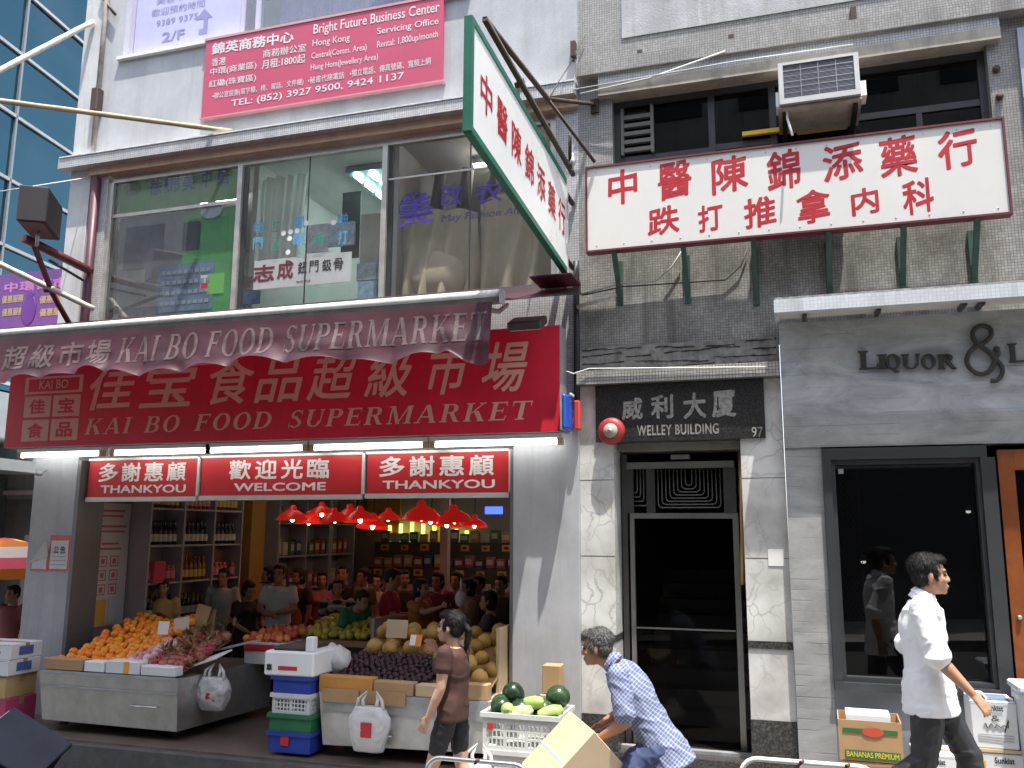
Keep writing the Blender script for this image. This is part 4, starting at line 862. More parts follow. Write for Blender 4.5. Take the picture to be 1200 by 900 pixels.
# --- fire bell
c = U(715, 504.5, -.2); fb = thing('fire_bell', 'round red fire alarm bell beside the granite nameplate', 'alarm bell', (c.x, -.09, c.z))
T = Matrix.Translation((c.x, -.092, c.z)) @ Matrix.Rotation(R(90), 4, 'X')
b = MB(); b.lathe([(.05, 0), (.05, .03), (.125, .031), (.125, .05), (.118, .075), (.10, .092), (.06, .1), (.001, .1)], (0, 0, 0), 32, T); b.build('gong', mat('bell_red', (.34, .035, .035), .4, var=.15), fb, True)
b = MB(); b.lathe([(.066, .1005), (.064, .106), (.001, .107)], (0, 0, 0), 28, T); b.build('label_disc', mat('bell_label', (.42, .38, .32), .7), fb)
b = MB(); b.lathe([(.022, .1072), (.02, .116), (.001, .118)], (0, 0, 0), 16, T); b.build('centre_nut', steel_dull, fb, True)
text('FIRE', c.x-.05, c.x+.05, c.z+.077, c.z+.1, -.175, lett_w, fb, 'lettering', bold=.01)

# --- blue and red light box between sign and entrance
c = U(669, 483, -.3); lb = thing('pharmacy_lightbox', 'small curved blue and red plastic light box at the right end of the red sign', 'light box', (c.x, -.3, c.z-.2))
z0, z1 = U(668, 505, -.3).z, U(668, 463, -.3).z
b = MB(); b.box(c.x-.06, c.x-.045, -.46, -.122, z0, z1); b.build('backing', steel_dull, lb)
b = MB(); b.loft([[(c.x-.04+.045*math.cos(a), -.30+.15*math.sin(a), z) for a in [k*math.pi/7*1-math.pi/2 for k in range(8)]]+[(c.x-.044, -.15, z)] for z in (z0+.01, z0+.03, z1-.03, z1-.01)]); b.build('blue_shade', mat('blue_plastic', (.02, .09, .48), .25, var=.1), lb)
b = MB(); b.box(c.x+.01, c.x+.065, -.24, -.13, z0+.02, z1-.04); b.bevel(.01); b.build('red_shade', mat('red_plastic', (.6, .06, .05), .3), lb)
b = MB(); b.box(c.x-.0, c.x+.02, -.36, -.24, z1-.012, z1+.012); b.bevel(.005); b.build('lamp_cap', whitep, lb)

# --- air conditioner in the dark window
ac = thing('air_conditioner', 'grey window air conditioner tilted out of the dark upper window', 'air conditioner', (.4, -.2, 5.7))
acw = .66
AT = Matrix.Translation((.10, -.47, 5.70)) @ Matrix.Rotation(R(-4), 4, 'X') @ Matrix.Rotation(R(0), 4, 'Z')
acm = mat('ac_cream_metal', (.52, .50, .46), .5, .1, var=.12, streak=.3)
b = MB(); b.box(0, acw, .03, .55, -.02, .37, AT); b.build('casing', acm, ac)
for q in ((0, acw, .345, .372), (0, .04, .02, .3445), (acw-.04, acw, .02, .3445), (0, acw, -.03, .0195)):
    b = MB(); b.box(q[0], q[1], 0, .029, q[2], q[3], AT); b.build('front_frame', mat('ac_frame_grey', (.40, .40, .40), .45, .3), ac)
b = MB(); b.box(.04, acw-.04, .021, .028, .02, .345, AT); b.build('coil', mat('ac_coil', (.055, .06, .075), .6), ac)
b = MB()
for i in range(26): b.box(.04, acw-.04, .012, .016, .028+i*.0122, .0315+i*.0122, AT)
for i in range(1, 4): b.box(.04+i*.145-.003, .04+i*.145+.003, .008, .0115, .02, .345, AT)
for i in range(1, 6): b.box(.04, acw-.04, .0075, .0079, .02+i*.054-.0025, .02+i*.054+.0025, AT)
b.build('grille', mat('ac_grille', (.22, .23, .26), .4, .5), ac)
b = MB(); b.box(-.03, -.002, .05, .2, -.02, .12, AT); b.build('side_plate', white, ac); b = MB(); b.box(acw+.002, acw+.05, .05, .2, -.02, .12, AT); b.build('side_plate', white, ac)
b = MB(); p = AT @ Vector((.06, .10, -.025)); b.tube([p, p+Vector((.0, -.01, -.1)), p+Vector((.03, -.12, -.3))], .011); b.tube([p, p+Vector((.12, .0, .0))], .012); b.build('drain_hose', whitep, ac, True)
b = MB(); b.box(-.01, acw+.01, .05, .5, -.05, -.031, AT); b.build('drip_tray', mat('ac_tray', (.45, .41, .33), .7, var=.35, vscale=6), ac)
b = MB(); b.box(.02, .06, .1, .6, -.09, -.0505, AT); b.box(acw-.06, acw-.02, .1, .6, -.09, -.0505, AT); b.build('support_rail', black, ac)
yb = thing('yellow_lath_sign', 'yellow strip lying behind the top edge of the white signboard', 'strip', U(950, 155, -.1))
for a, e in ((870, 921), (934, 993)):
    p, q = U(a, 159 if a < 900 else 156, .09), U(e, 156 if a < 900 else 152, .09); b = MB(); b.box(p.x, q.x, .05, .09, p.z-.02, p.z+.02); b.build('yellow_strip', mat('yellow_paint', (.8, .5, .02), .5), yb)

# --- banner and curtain in the top left window, posters and goods in the three-bay window
bn = thing('window_banner', 'pale lilac floor-guide banner inside the top left window', 'banner', (-6.6, .1, 7.7))
b = MB(); b.box(-7.38, -5.87, .09, .098, 7.66, 9.5); b.build('sheet', mat('lilac_vinyl', (.50, .50, .72), .5, var=.12, vscale=2), bn)
lv = mat('lavender_lettering', (.27, .25, .5), .6)
a = [U(130+x/5.4545, y/5.4545, .09) for x, y in ((325, 275), (470, 245), (325, 212))]
text('2/F', a[0].x, a[1].x, a[0].z, a[2].z, .09, lv, bn, bold=.02)
a = [U(130+x/5.4545, y/5.4545, .09) for x, y in ((290, 172), (555, 125), (290, 135))]
text('9389 9375', a[0].x, a[1].x, a[0].z, a[2].z, .09, lv, bn)
a = [U(130+x/5.4545, y/5.4545, .09) for x, y in ((260, 112), (600, 50), (260, 65))]
text('歡迎預約時間', a[0].x, a[1].x, a[0].z, a[2].z, .09, lv, bn)
a = [U(130+x/5.4545, y/5.4545, .09) for x, y in ((290, 35), (540, -15), (290, -10))]
text('美容中心', a[0].x, a[1].x, a[0].z, a[2].z, .09, lv, bn)
ax, az = U(238, 38, .09).x, U(238, 40, .09).z
b = MB(); b.prism([(ax-.06, az), (ax+.06, az), (ax+.06, az+.2), (ax+.12, az+.2), (ax, az+.33), (ax-.12, az+.2), (ax-.0, az+.2), (ax-.0, az+.07), (ax-.06, az+.07)], .0875, .0885); b.build('arrow', lv, bn)
cu = sheet('curtain', lambda u, v: Vector((-5.55+2.4*u, .42+.05*math.sin(u*75)+.02*math.sin(u*31), 9.55-1.9*v+(.35*max(0, u-.1)*(v > .9)*0))), 160, 4, cloth_mat('violet_curtain', (.2, .15, .42), .3), None); tag(recenter(cu), 'gathered violet curtain behind the top middle window', 'curtain')
def poster(name, x0, x1, z0, z1, y, m, label, cat='poster'):
    b = MB(); b.box(x0, x1, y, y+.006, z0, z1); o = b.build(name, m); return tag(recenter(o), label, cat)
# left pane: green clinic posters
gp = thing('clinic_poster', 'green clinic window poster with faded blue lettering, left upper window', 'poster', (-6.6, .12, 4.4))
def Wc(x0, x1, y0, y1, Y=.14): return cell(100+x0/4, 100+x1/4, 170+y0/4, 170+y1/4, Y)
def wbox(nm, m, q, Y, par, th=.006): b = MB(); b.box(q[0], q[1], Y, Y+th, q[2], q[3]); return b.build(nm, m, par)
wbox('header', mat('dull_green_film', (.17, .34, .14), .5, var=.25), (-7.38, -5.76, 5.68, 6.03), .12, gp)
wbox('lower_film', mat('bright_green_film', (.09, .38, .12), .5, var=.45, vscale=1.5), (-6.45, -5.76, 4.3, 5.6), .125, gp)
wbox('photo_panel', mat('grey_photo_panel', (.24, .24, .26), .5, var=.6, vscale=1.3), (-7.35, -6.455, 4.3, 5.6), .128, gp)
wbox('price_table', mat('blue_grey_table', (.16, .24, .36), .5, var=.4, vscale=5), (-6.75, -6.0, 4.42, 4.98), .119, gp)
bl = mat('faded_blue_lettering', (.05, .12, .25), .6, var=.3)
chars('徐錦美中庭', [Wc(315,372,165,245,.119), Wc(385,455,145,232,.119), Wc(470,530,145,222,.119), Wc(560,605,125,210,.119), Wc(630,690,110,195,.119)], .119, bl, gp, 'lettering', bold=.02, rise=.05, rough=.03)
for q, m_ in ((Wc(200, 280, 180, 250), 'dull_oval'), (Wc(560, 660, 275, 355), 'pale_oval')):
    b = MB(); b.prism([((q[0]+q[1])/2+(q[1]-q[0])/2*math.cos(k*.3142), (q[2]+q[3])/2+(q[3]-q[2])/2*math.sin(k*.3142)) for k in range(20)], .114, .118); b.build('oval_badge', mat(m_, (.14, .22, .12) if 'dull' in m_ else (.42, .5, .5), .5, var=.3), gp)
b = MB()
for r in range(4):
    for k in range(9): b.box(-6.70+k*.075, -6.65+k*.075, .114, .117, 4.50+r*.12, 4.545+r*.12)
b.build('table_entry', mat('pale_table_entries', (.3, .36, .42), .6), gp)
wbox('leaflet', mat('leaflet_green', (.2, .62, .12), .5), Wc(590, 668, 610, 705), .118, gp); wbox('leaflet', white, Wc(558, 592, 618, 690), .118, gp)
wbox('red_stripe', red, Wc(560, 590, 655, 680), .114, gp, .003)
wbox('figure_photo', mat('dark_photo', (.05, .05, .06), .5, var=.5, vscale=9), Wc(475, 555, 370, 500), .118, gp)
# middle pane: tailor's sign, cards, curtain, strip light
ts = thing('tailor_sign', 'white tailor sign with red and black brush characters in the middle window', 'sign', (-4.9, .12, 4.6))
def Vc(x0, x1, y0, y1, Y): return cell(260+x0/5, 260+x1/5, 180+y0/5, 180+y1/5, Y)
q0_, q1_ = U(260+212/5, 180+640/5, .14), U(260+770/5, 180+740/5, .14); zt0 = U(302.5, 308, .14).z; zb0 = U(302.5, 341.5, .14).z
b = MB(); b.box(q0_.x, q1_.x, .14, .155, zb0, zt0); b.build('board', mat('ivory_board', (.86, .85, .85), .5), ts)
h = zt0-zb0
chars('志成', [(Vc(243,328,0,1,.14)[0], Vc(243,328,660,760,.14)[1], zb0+h*.25, zb0+h*.85), (Vc(345,435,655,745,.14)[0], Vc(345,437,655,745,.14)[1], zb0+h*.28, zb0+h*.92)], .1398, mat('crimson_lettering', (.3, .01, .04), .6), ts, 'shop_name', bold=.03, rough=.03)
chars('鈕門鈒骨', [(Vc(a_,e_,660,710,.14)[0], Vc(a_,e_,660,710,.14)[1], zb0+h*.42, zb0+h*.82) for a_, e_ in ((465,518), (532,585), (605,660), (672,728))], .1398, mat('black_lettering', (.03, .025, .025), .6), ts, 'trade_lettering', bold=.015, rough=.02)
text('電話承接', Vc(455,540,740,765,.14)[0], Vc(455,540,740,765,.14)[1], zb0+h*.1, zb0+h*.18, .1398, MATS['black_lettering'], ts, 'small_line')
skyb = mat('sky_blue_lettering', (.10, .34, .60), .5); teal = mat('teal_lettering', (.02, .25, .18), .5)
wg = thing('window_lettering', 'blue and green trade characters stuck on the middle window', 'lettering', (-4.9, .05, 4.9))
chars('鈕門鳳眼啪打', [Vc(183,248,402,458,.05), Vc(183,240,490,560,.05), Vc(425,490,370,440,.05), Vc(420,488,470,540,.05), Vc(680,738,350,415,.05), Vc(680,738,450,530,.05)], .0505, skyb, wg, 'blue_character', bold=.012)
chars('打包鈕', [Vc(300,335,395,460,.05), Vc(300,335,490,560,.05), Vc(540,608,465,530,.05)], .0505, teal, wg, 'green_character', bold=.015)
b = MB()
for x_, y_ in ((362,466), (403,458), (441,452), (397,498), (495,408), (654,404), (388,578)):
    p = U(260+x_/5, 180+y_/5, .05); b.prism([(p.x+.03*math.cos(k*.5236), p.z+.03*math.sin(k*.5236)) for k in range(12)], .0475, .0505)
b.build('button_sticker', white, wg)
wc = sheet('curtain', lambda u, v: Vector((-5.60+.62*u-.12*v*u, .30+.03*math.sin(u*30)+.012*math.sin(u*71), 5.99-1.32*v)), 60, 8, cloth_mat('white_curtain', (.72, .71, .67), .5)); tag(recenter(wc), 'white gathered curtain at the left of the middle window', 'curtain')
for q, m_, nm, lab in ((Vc(498, 620, 415, 575, .16), 'card_white', 'price_card', 'white card with coloured lines propped on the tailor sign'), (Vc(625, 778, 405, 540, .17), 'card_bluish', 'price_card', 'bluish card standing behind the tailor sign'),
    (Vc(105, 215, 720, 800, .16), 'box_tan', 'thread_box', 'small tan box below the white curtain'), (Vc(100, 215, 805, 880, .155), 'box_blue', 'thread_box', 'blue box on the window sill beneath the curtain'), (Vc(790, 905, 640, 740, .16), 'card_grey', 'pattern_sheet', 'pale blue pattern sheet at the right of the tailor sign'), (Vc(795, 905, 745, 860, .155), 'card_blue', 'pattern_sheet', 'lower blue pattern sheet near the window corner')):
    cols = dict(card_white=(.6, .6, .6), card_bluish=(.42, .5, .55), box_tan=(.3, .25, .2), box_blue=(.08, .14, .32), card_grey=(.42, .5, .56), card_blue=(.3, .45, .58))
    b = MB(); b.box(q[0], q[1], .16, .19, q[2], q[3]); o = b.build(nm, mat(m_, cols[m_], .6, var=.5, vscale=14)); tag(recenter(o), lab, 'card' if 'card' in nm else 'box' if 'box' in nm else 'sheet')
poster('wall_panel', -4.42, -3.97, 4.4, 5.5, .5, mat('beige_panel', (.55, .48, .40), .7), 'plain beige board leaning at the right of the middle window', 'board')
poster('dark_speaker', -5.05, -4.8, 5.25, 6.1, 1.2, mat('dark_picture', (.05, .05, .055), .5), 'dark framed panel hanging in the tailor room', 'panel')
cl_ = thing('ceiling_lamp', 'fluorescent strip fitting on the tailor room ceiling', 'lamp', (-4.3, 1.6, 6.1))
b = MB(); b.box(-4.75, -4.1, .7, 2.9, 6.12, 6.19); b.build('tray', mat('teal_tray', (.25, .42, .42), .4, .4), cl_)
for i in range(3):
    b = MB()
    for k in range(7): b.tube([(-4.65+.2*i, .75+.3*k, 6.10), (-4.65+.2*i, .93+.3*k, 6.10)], .022, 8)
    b.build('tube', emit('office_tube', (.75, 1, .97), 9.), cl_)
gp.location.y -= .05; ts.location.y -= .065
# right pane: cloth-draped goods, purple lettering
pur = mat('purple_vinyl', (.06, .035, .27), .5)
pl = thing('alteration_lettering', 'purple alteration shop lettering with circled emblem on the window', 'lettering', (-3, .05, 4.9))
def Xc(x0, x1, y0, y1, Y=.05): return cell(380+x0/3.75, 380+x1/3.75, 140+y0/3.75, 140+y1/3.75, Y)
chars('美改衣', [Xc(325,478,330,470), Xc(512,605,285,385), Xc(660,782,275,372)], .0505, pur, pl, 'chinese_lettering', bold=.016, rough=.03, rise=.04)
q = Xc(512, 860, 402, 442); text('May Fashion Alterations', q[0], q[1]+.42, q[2], q[3], .0505, mat('dark_violet_vinyl', (.03, .025, .09), .5), pl, 'english_lettering', bold=.012, skew=.25)
p = U(380+395/3.75, 140+388/3.75, .05); rr = .17
b = MB(); b.tube([(p.x+rr*math.cos(k*math.pi/18), .049, p.z+rr*math.sin(k*math.pi/18)) for k in range(37)], .004, 5)
for sgn in (-1, 1): b.tube([(p.x+.05*sgn+.035*math.cos(k*math.pi/8), .049, p.z+.115+.028*math.sin(k*math.pi/8)) for k in range(17)], .005, 5)
b.build('round_emblem', pur, pl)
beige = cloth_mat('beige_dust_sheet', (.66, .57, .44), .35)
def drape(name, x0, x1, z0, z1, y, k, label, bulge=.25):
    def f(u, v):
        x = x0+(x1-x0)*u; n = noise.noise(Vector((u*3+k, v*1.2, k)))
        return Vector((x+.1*n*v, y-bulge*math.sin(u*math.pi)*(.3+.7*v)+.06*math.sin(u*22+4*n+v*3)*(.3+v)+.05*n, z1-(z1-z0)*v-.25*abs(u-.45)*(1-v)*.8+.03*math.sin(u*9)))
    o = sheet(name, f, 70, 30, beige); return tag(recenter(o), label, 'dust sheet')
drape('dust_sheet', -3.86, -2.98, 4.27, 5.42, .38, 1.3, 'beige dust sheet over bundles at the left of the right window')
drape('dust_sheet', -2.95, -2.05, 4.27, 5.5, .34, 4.1, 'beige dust sheet hanging behind the hanging sign', .15)
random.seed(11)
for i in range(5):
    x = -3.7+.33*i; b = MB(); b.tube([(x, .9, 5.45), (x+.1, .85, 6.05)], [.09, .07], 8); tag(recenter(b.build('cloth_roll', mat('grey_roll', (.3, .28, .26), .8, var=.3), None, True)), 'roll of grey cloth standing behind the dust sheets', 'cloth roll', 'cloth rolls behind the right window')
b = MB(); b.ell((-3.38, .27, 4.60), (.33, .14, .3), 16, 10); o = b.build('covered_bundle', beige, None, True)
for v in o.data.vertices: v.co += v.normal*.03*noise.noise(v.co*6)
tag(recenter(o), 'round beige covered bundle at the foot of the right window', 'bundle')

for x, nm in ((-6.6, 'clinic'), (-2.9, 'alteration')):  # tubes added to brighten the clinic and alteration rooms
    t = thing('ceiling_lamp', 'added fluorescent fitting that brightens the %s room' % nm, 'lamp', (x, 1.3, 6.1)); b = MB(); b.box(x-.35, x+.35, .9, 1.0, 6.13, 6.19); b.build('tray', whitep, t); b = MB(); b.tube([(x-.33, .95, 6.10), (x+.33, .95, 6.10)], .022, 8); b.build('tube', emit('added_room_tube', (1, .97, .9), 12.), t)
# ================================================================ goods and stalls
card = mat('brown_cardboard', (.42, .26, .13), .8, var=.12, vscale=5)
card_p = mat('pale_cardboard', (.55, .42, .27), .8, var=.12, vscale=5)
whitebox = mat('white_carton', (.70, .71, .72), .6, var=.07)
foam = mat('white_foam', (.78, .79, .80), .7, var=.05)
blkink = mat('black_print', (.03, .03, .035), .6); redprint = mat('red_print', (.5, .03, .04), .6); bluprint = mat('blue_print', (.08, .12, .35), .6)
greenprint = mat('green_print', (.03, .15, .05), .6); yelprint = mat('yellow_print', (.7, .55, .05), .6)
bag_w = bpy.data.materials.new('thin_white_bag'); bag_w.use_nodes = True
_nt = bag_w.node_tree; _p = _nt.nodes['Principled BSDF']; _p.inputs['Base Color'].default_value = (.75, .75, .76, 1); _p.inputs['Roughness'].default_value = .4
_t = nn(_nt, 'ShaderNodeBsdfTranslucent'); _t.inputs[0].default_value = (.8, .8, .8, 1); _m = nn(_nt, 'ShaderNodeMixShader'); _m.inputs[0].default_value = .3
_nt.links.new(_p.outputs[0], _m.inputs[1]); _nt.links.new(_t.outputs[0], _m.inputs[2]); _nt.links.new(_m.outputs[0], _nt.nodes['Material Output'].inputs[0])
def carton(name, label, x0, x1, y0, y1, z0, z1, m, cat='box', rz=0., group=None, open_=False, bev=.006):
    c = Vector(((x0+x1)/2, (y0+y1)/2, z0)); t = thing(name, label, cat, c, R(rz), group)
    w, d, h = (x1-x0)/2, (y1-y0)/2, z1-z0
    T = OFF[t.name]
    def part(nm, mm, *a, bv=None):
        b = MB(); b.box(*a, T)
        if bv: b.bevel(bv)
        if nm == 'carton':    # knocked-about faces and corners
            bmesh.ops.subdivide_edges(b.bm, edges=[e for e in b.bm.edges if e.calc_length() > .06], cuts=4, use_grid_fill=True)
            for v in b.bm.verts:
                q = v.co*5; v.co += Vector((noise.noise(q), noise.noise(q+Vector((9, 0, 0))), noise.noise(q+Vector((0, 9, 0)))*.4))*.0045
        return b.build(nm, mm, t)
    if open_:
        part('side', m, -w, w, -d, -d+.008, 0, h); part('side', m, -w, w, d-.008, d, 0, h); part('side', m, -w, -w+.008, -d+.008, d-.008, 0, h); part('side', m, w-.008, w, -d+.008, d-.008, 0, h); part('bottom', m, -w+.008, w-.008, -d+.008, d-.008, .0, .01)
    else:
        part('carton', m, -w, w, -d, d, 0, h, bv=bev)
        if h > .14 and 'foam' not in label and w > .1:
            tp = mat('parcel_tape', (.36, .27, .16), .3, var=.3, vscale=12); part('tape', tp, -w+.004, w-.004, -.025, .025, h+.0016, h+.0026); part('tape_end', tp, w+.0032, w+.0042, -.025, .025, h-.07, h)
            part('flap_seam', mat('dark_seam_line', (.05, .04, .03), .9), -w+.003, w-.003, -d-.0042, -d-.0033, h-.007, h-.0045)  # dark line drawn along the lid seam
    t['wdh'] = (w, d, h); return t, part
def face_text(t, body, x0, x1, z0, z1, m, name='print', side=0, **k):
    w, d, h = t['wdh']; T = OFF[t.name]
    R3 = T.to_3x3(); ux, uz, nr = (R3 @ AX, AZ, R3 @ Vector((0, -1, 0))) if side == 0 else (R3 @ Vector((0, 1, 0)), AZ, R3 @ Vector((1, 0, 0))) if side == 1 else (R3 @ AX, R3 @ Vector((0, 1, 0)), AZ)
    o = T @ (Vector((0, -d, 0)) if side == 0 else Vector((w, 0, 0)) if side == 1 else Vector((0, 0, h)))
    k.setdefault('stand', .0045); return text(body, x0, x1, z0, z1, 0, m, t, name, o=o, ux=ux, uz=uz, nrm=nr, **k)
# ---- left steel stall
SY = -.72
st = thing('fruit_stall', 'long stainless steel fruit stall with oranges on it at the left of the shop', 'stall', (-6.3, -.3, .06))
b = MB(); b.hexa([(-7.06, SY, .16), (-5.49, SY, .15), (-5.36, .62, .15), (-7.06, .62, .16)], [(-7.13, SY-.02, .62), (-5.50, SY-.02, .62), (-5.36, .64, .62), (-7.13, .64, .62)]); b.build('steel_body', steel, st)
b = MB(); b.box(-7.10, -5.50, SY-.027, SY-.021, .48, .495); b.box(-7.09, -5.52, SY-.024, SY-.018, .60, .63); b.build('front_seam', steel_dull, st)
for x in (-6.95, -5.62):
    for y in (-.55, .45): b = MB(); b.lathe([(.001, -.012), (.045, -.012), (.045, .012), (.001, .012)], (x, y, .105), 14, None); b.build('castor', black, st)
b = MB(); b.tube([(-5.98, SY-.015, .36), (-5.98, SY-.05, .36), (-5.70, SY-.05, .36), (-5.70, SY-.015, .36)], .008); b.build('handle', steel, st)
for x0, x1, m_, h, lab in ((-7.09, -6.62, card, .11, 'shallow brown tray lip under the oranges'), (-6.60, -6.36, foam, .1, 'small white tray lip under the oranges'), (-6.34, -5.95, whitebox, .12, 'white fruit carton tray with an orange mark on the left stall'), (-5.93, -5.55, whitebox, .09, 'white fruit carton tray at the right corner of the left stall')):
    t, part = carton('fruit_tray', lab, x0, x1, -.735, -.60, .632, .632+h, m_, 'tray', bev=.008)
    if 'orange mark' in lab: part('mark', mat('orange_print', (.8, .35, .03), .6), .02, .08, -.0715, -.068, .01, h-.005)
# fruit
def fruit(name, m, prof, n=14):
    b = MB(); b.lathe(prof, (0, 0, 0), n); o = b.build(name, m, None, True); return o
def spot_mat(name, ca, cb, scale=3., rough=.4, bump=.15, bs=90):
    m = bpy.data.materials.new(name); m.use_nodes = True; nt = m.node_tree; p = nt.nodes['Principled BSDF']
    tc = nn(nt, 'ShaderNodeTexCoord'); oi = nn(nt, 'ShaderNodeObjectInfo'); n = nn(nt, 'ShaderNodeTexNoise'); n.inputs['Scale'].default_value = scale; n.inputs['Detail'].default_value = 4; nt.links.new(tc.outputs['Object'], n.inputs['Vector'])
    ad = nn(nt, 'ShaderNodeMath', operation='MULTIPLY_ADD'); ad.inputs[1].default_value = .55; ad.inputs[2].default_value = -.27; nt.links.new(oi.outputs['Random'], ad.inputs[0])
    a2 = nn(nt, 'ShaderNodeMath', operation='ADD'); nt.links.new(n.outputs[0], a2.inputs[0]); nt.links.new(ad.outputs[0], a2.inputs[1])
    r = nn(nt, 'ShaderNodeValToRGB'); r.color_ramp.elements[0].position = .3; r.color_ramp.elements[0].color = c4(ca); r.color_ramp.elements[1].position = .7; r.color_ramp.elements[1].color = c4(cb); nt.links.new(a2.outputs[0], r.inputs[0]); nt.links.new(r.outputs[0], p.inputs['Base Color'])
    p.inputs['Roughness'].default_value = rough
    n3 = nn(nt, 'ShaderNodeTexNoise'); n3.inputs['Scale'].default_value = bs; nt.links.new(tc.outputs['Object'], n3.inputs['Vector']); bu = nn(nt, 'ShaderNodeBump'); bu.inputs['Strength'].default_value = bump; bu.inputs['Distance'].default_value = .003; nt.links.new(n3.outputs[0], bu.inputs['Height']); nt.links.new(bu.outputs[0], p.inputs['Normal'])
    MATS[name] = m; return m
def sph(r, n=9, sq=1.): return [(max(.0008, r*math.cos(-math.pi/2+math.pi*i/n)), r*sq*math.sin(-math.pi/2+math.pi*i/n)) for i in range(n+1)]
def heap(name, label, cat, group, m, prof, spots, rnd=True, tilt=3.14):
    first = None
    for p, s in spots:
        rot = (random.uniform(-tilt, tilt), random.uniform(-tilt, tilt), random.uniform(0, 6.28))
        if first is None:
            first = fruit(name, m, prof); tag(first, label, cat, group); first.location = p; first.rotation_euler = rot; first.scale = (s,)*3; OFF[first.name] = Matrix()
        else: dup(first, p, rot, scale=s)
    return first
def slope_spots(x0, x1, y0, y1, zf, pitch, jit=.25, layers=1, smin=.92, smax=1.06, keep=None):
    out = []; ny = int((y1-y0)/(pitch*.87)); nx = int((x1-x0)/pitch)
    for j in range(ny+1):
        for i in range(nx+1):
            x = x0+pitch*(i+.5*(j % 2))+random.uniform(-jit, jit)*pitch; y = y0+pitch*.87*j+random.uniform(-jit, jit)*pitch
            if keep and not keep(x, y): continue
            out.append((Vector((x, y, zf(x, y)+random.uniform(-.3, .25)*pitch*.5)), random.uniform(smin, smax)))
    return out
random.seed(21)
bw = mat('fruit_bedding', (.25, .14, .06), .9)
zo = lambda x, y: .69+.31*max(0, (y+.62))*1.0-.10*max(0, -6.75-x)+.05*math.sin(x*5)
om = spot_mat('orange_peel', (.78, .20, .005), (.85, .33, .02), 2, .38, .25, 120)
ob_ = sheet('heap_bed', lambda u, v: Vector((-7.05+1.05*u, -.6+1.15*v, zo(-7.05+1.05*u, -.6+1.15*v)-.05)), 8, 8, bw, st)
heap('orange', 'ripe orange in the heap on the left steel stall', 'orange', 'oranges heaped on the left stall', om, [(.001, -.040), (.012, -.0425), (.026, -.037), (.040, -.020), (.0455, .0), (.041, .02), (.028, .036), (.012, .0415), (.005, .039), (.0045, .044), (.001, .0445)], slope_spots(-7.02, -6.02, -.58, .5, zo, .088, .24, smin=.86, smax=1.12, keep=lambda x, y: x < -6.35+.42*(y+.6) if y < .05 else x < -6.2))
zp = lambda x, y: .71+.29*max(0, y+.62)
sheet('heap_bed', lambda u, v: Vector((-6.45+.9*u, -.6+.75*v, zp(-6.45+.9*u, -.6+.75*v)-.06)), 8, 8, bw, st)
pm_ = spot_mat('pink_apple', (.55, .22, .25), (.72, .5, .5), 6, .4, .05)
heap('pink_apple', 'pale pink wrapped apple between the oranges and dragon fruit', 'apple', 'pink apples on the left stall', pm_, [(.001, -.034), (.02, -.038), (.038, -.02), (.045, .005), (.04, .028), (.02, .038), (.006, .03), (.001, .028)], slope_spots(-6.36, -5.98, -.57, -.02, zp, .085, .15, keep=lambda x, y: x > -6.33+.42*(y+.6)))
dm = spot_mat('dragon_fruit_skin', (.38, .04, .07), (.30, .16, .08), 7, .5, .3, 40)
def dragon():
    b = MB(); b.lathe([(.001, -.06), (.025, -.055), (.045, -.02), (.047, .015), (.03, .05), (.012, .062), (.001, .064)], (0, 0, 0), 12)
    for k in range(14):
        a = k*2.4; z = -.04+.0075*k; r = .043*(1-abs(z)*5); p = Vector((r*math.cos(a), r*math.sin(a), z)); d = Vector((math.cos(a), math.sin(a), 1.2)).normalized()
        b.tube([p, p+d*.03], [.011, .001], 4)
    return b
spots = slope_spots(-5.95, -5.55, -.57, .15, zp, .085, .2)
d0 = dragon().build('dragon_fruit', dm, None, True); tag(d0, 'scaly red dragon fruit at the right end of the left stall', 'dragon fruit', 'dragon fruit on the left stall'); OFF[d0.name] = Matrix()
for i, (p, s) in enumerate(spots):
    rot = (random.uniform(.5, 2), random.uniform(-.8, .8), random.uniform(0, 6))
    if i == 0: d0.location = p; d0.rotation_euler = rot
    else: dup(d0, p, rot, scale=s)
lf = mat('dry_leaf', (.16, .15, .05), .8, var=.3)
b = MB()
for i in range(70):
    x, y = random.uniform(-5.98, -5.56), random.uniform(-.5, .25); p = Vector((x, y, zp(x, y)+.04)); a = random.uniform(0, 6.3); d = Vector((math.cos(a)*.5, math.sin(a)*.5-.3, random.uniform(.2, 1))).normalized(); s_ = d.cross(Vector((0, 0, 1))).normalized()*.018
    b.face([p-s_*.2, p+d*.05-s_, p+d*.11, p+d*.05+s_])
kind(tag(b.build('leaf_litter', lf), 'dry olive leaves among the dragon fruit', 'leaves'), 'stuff')
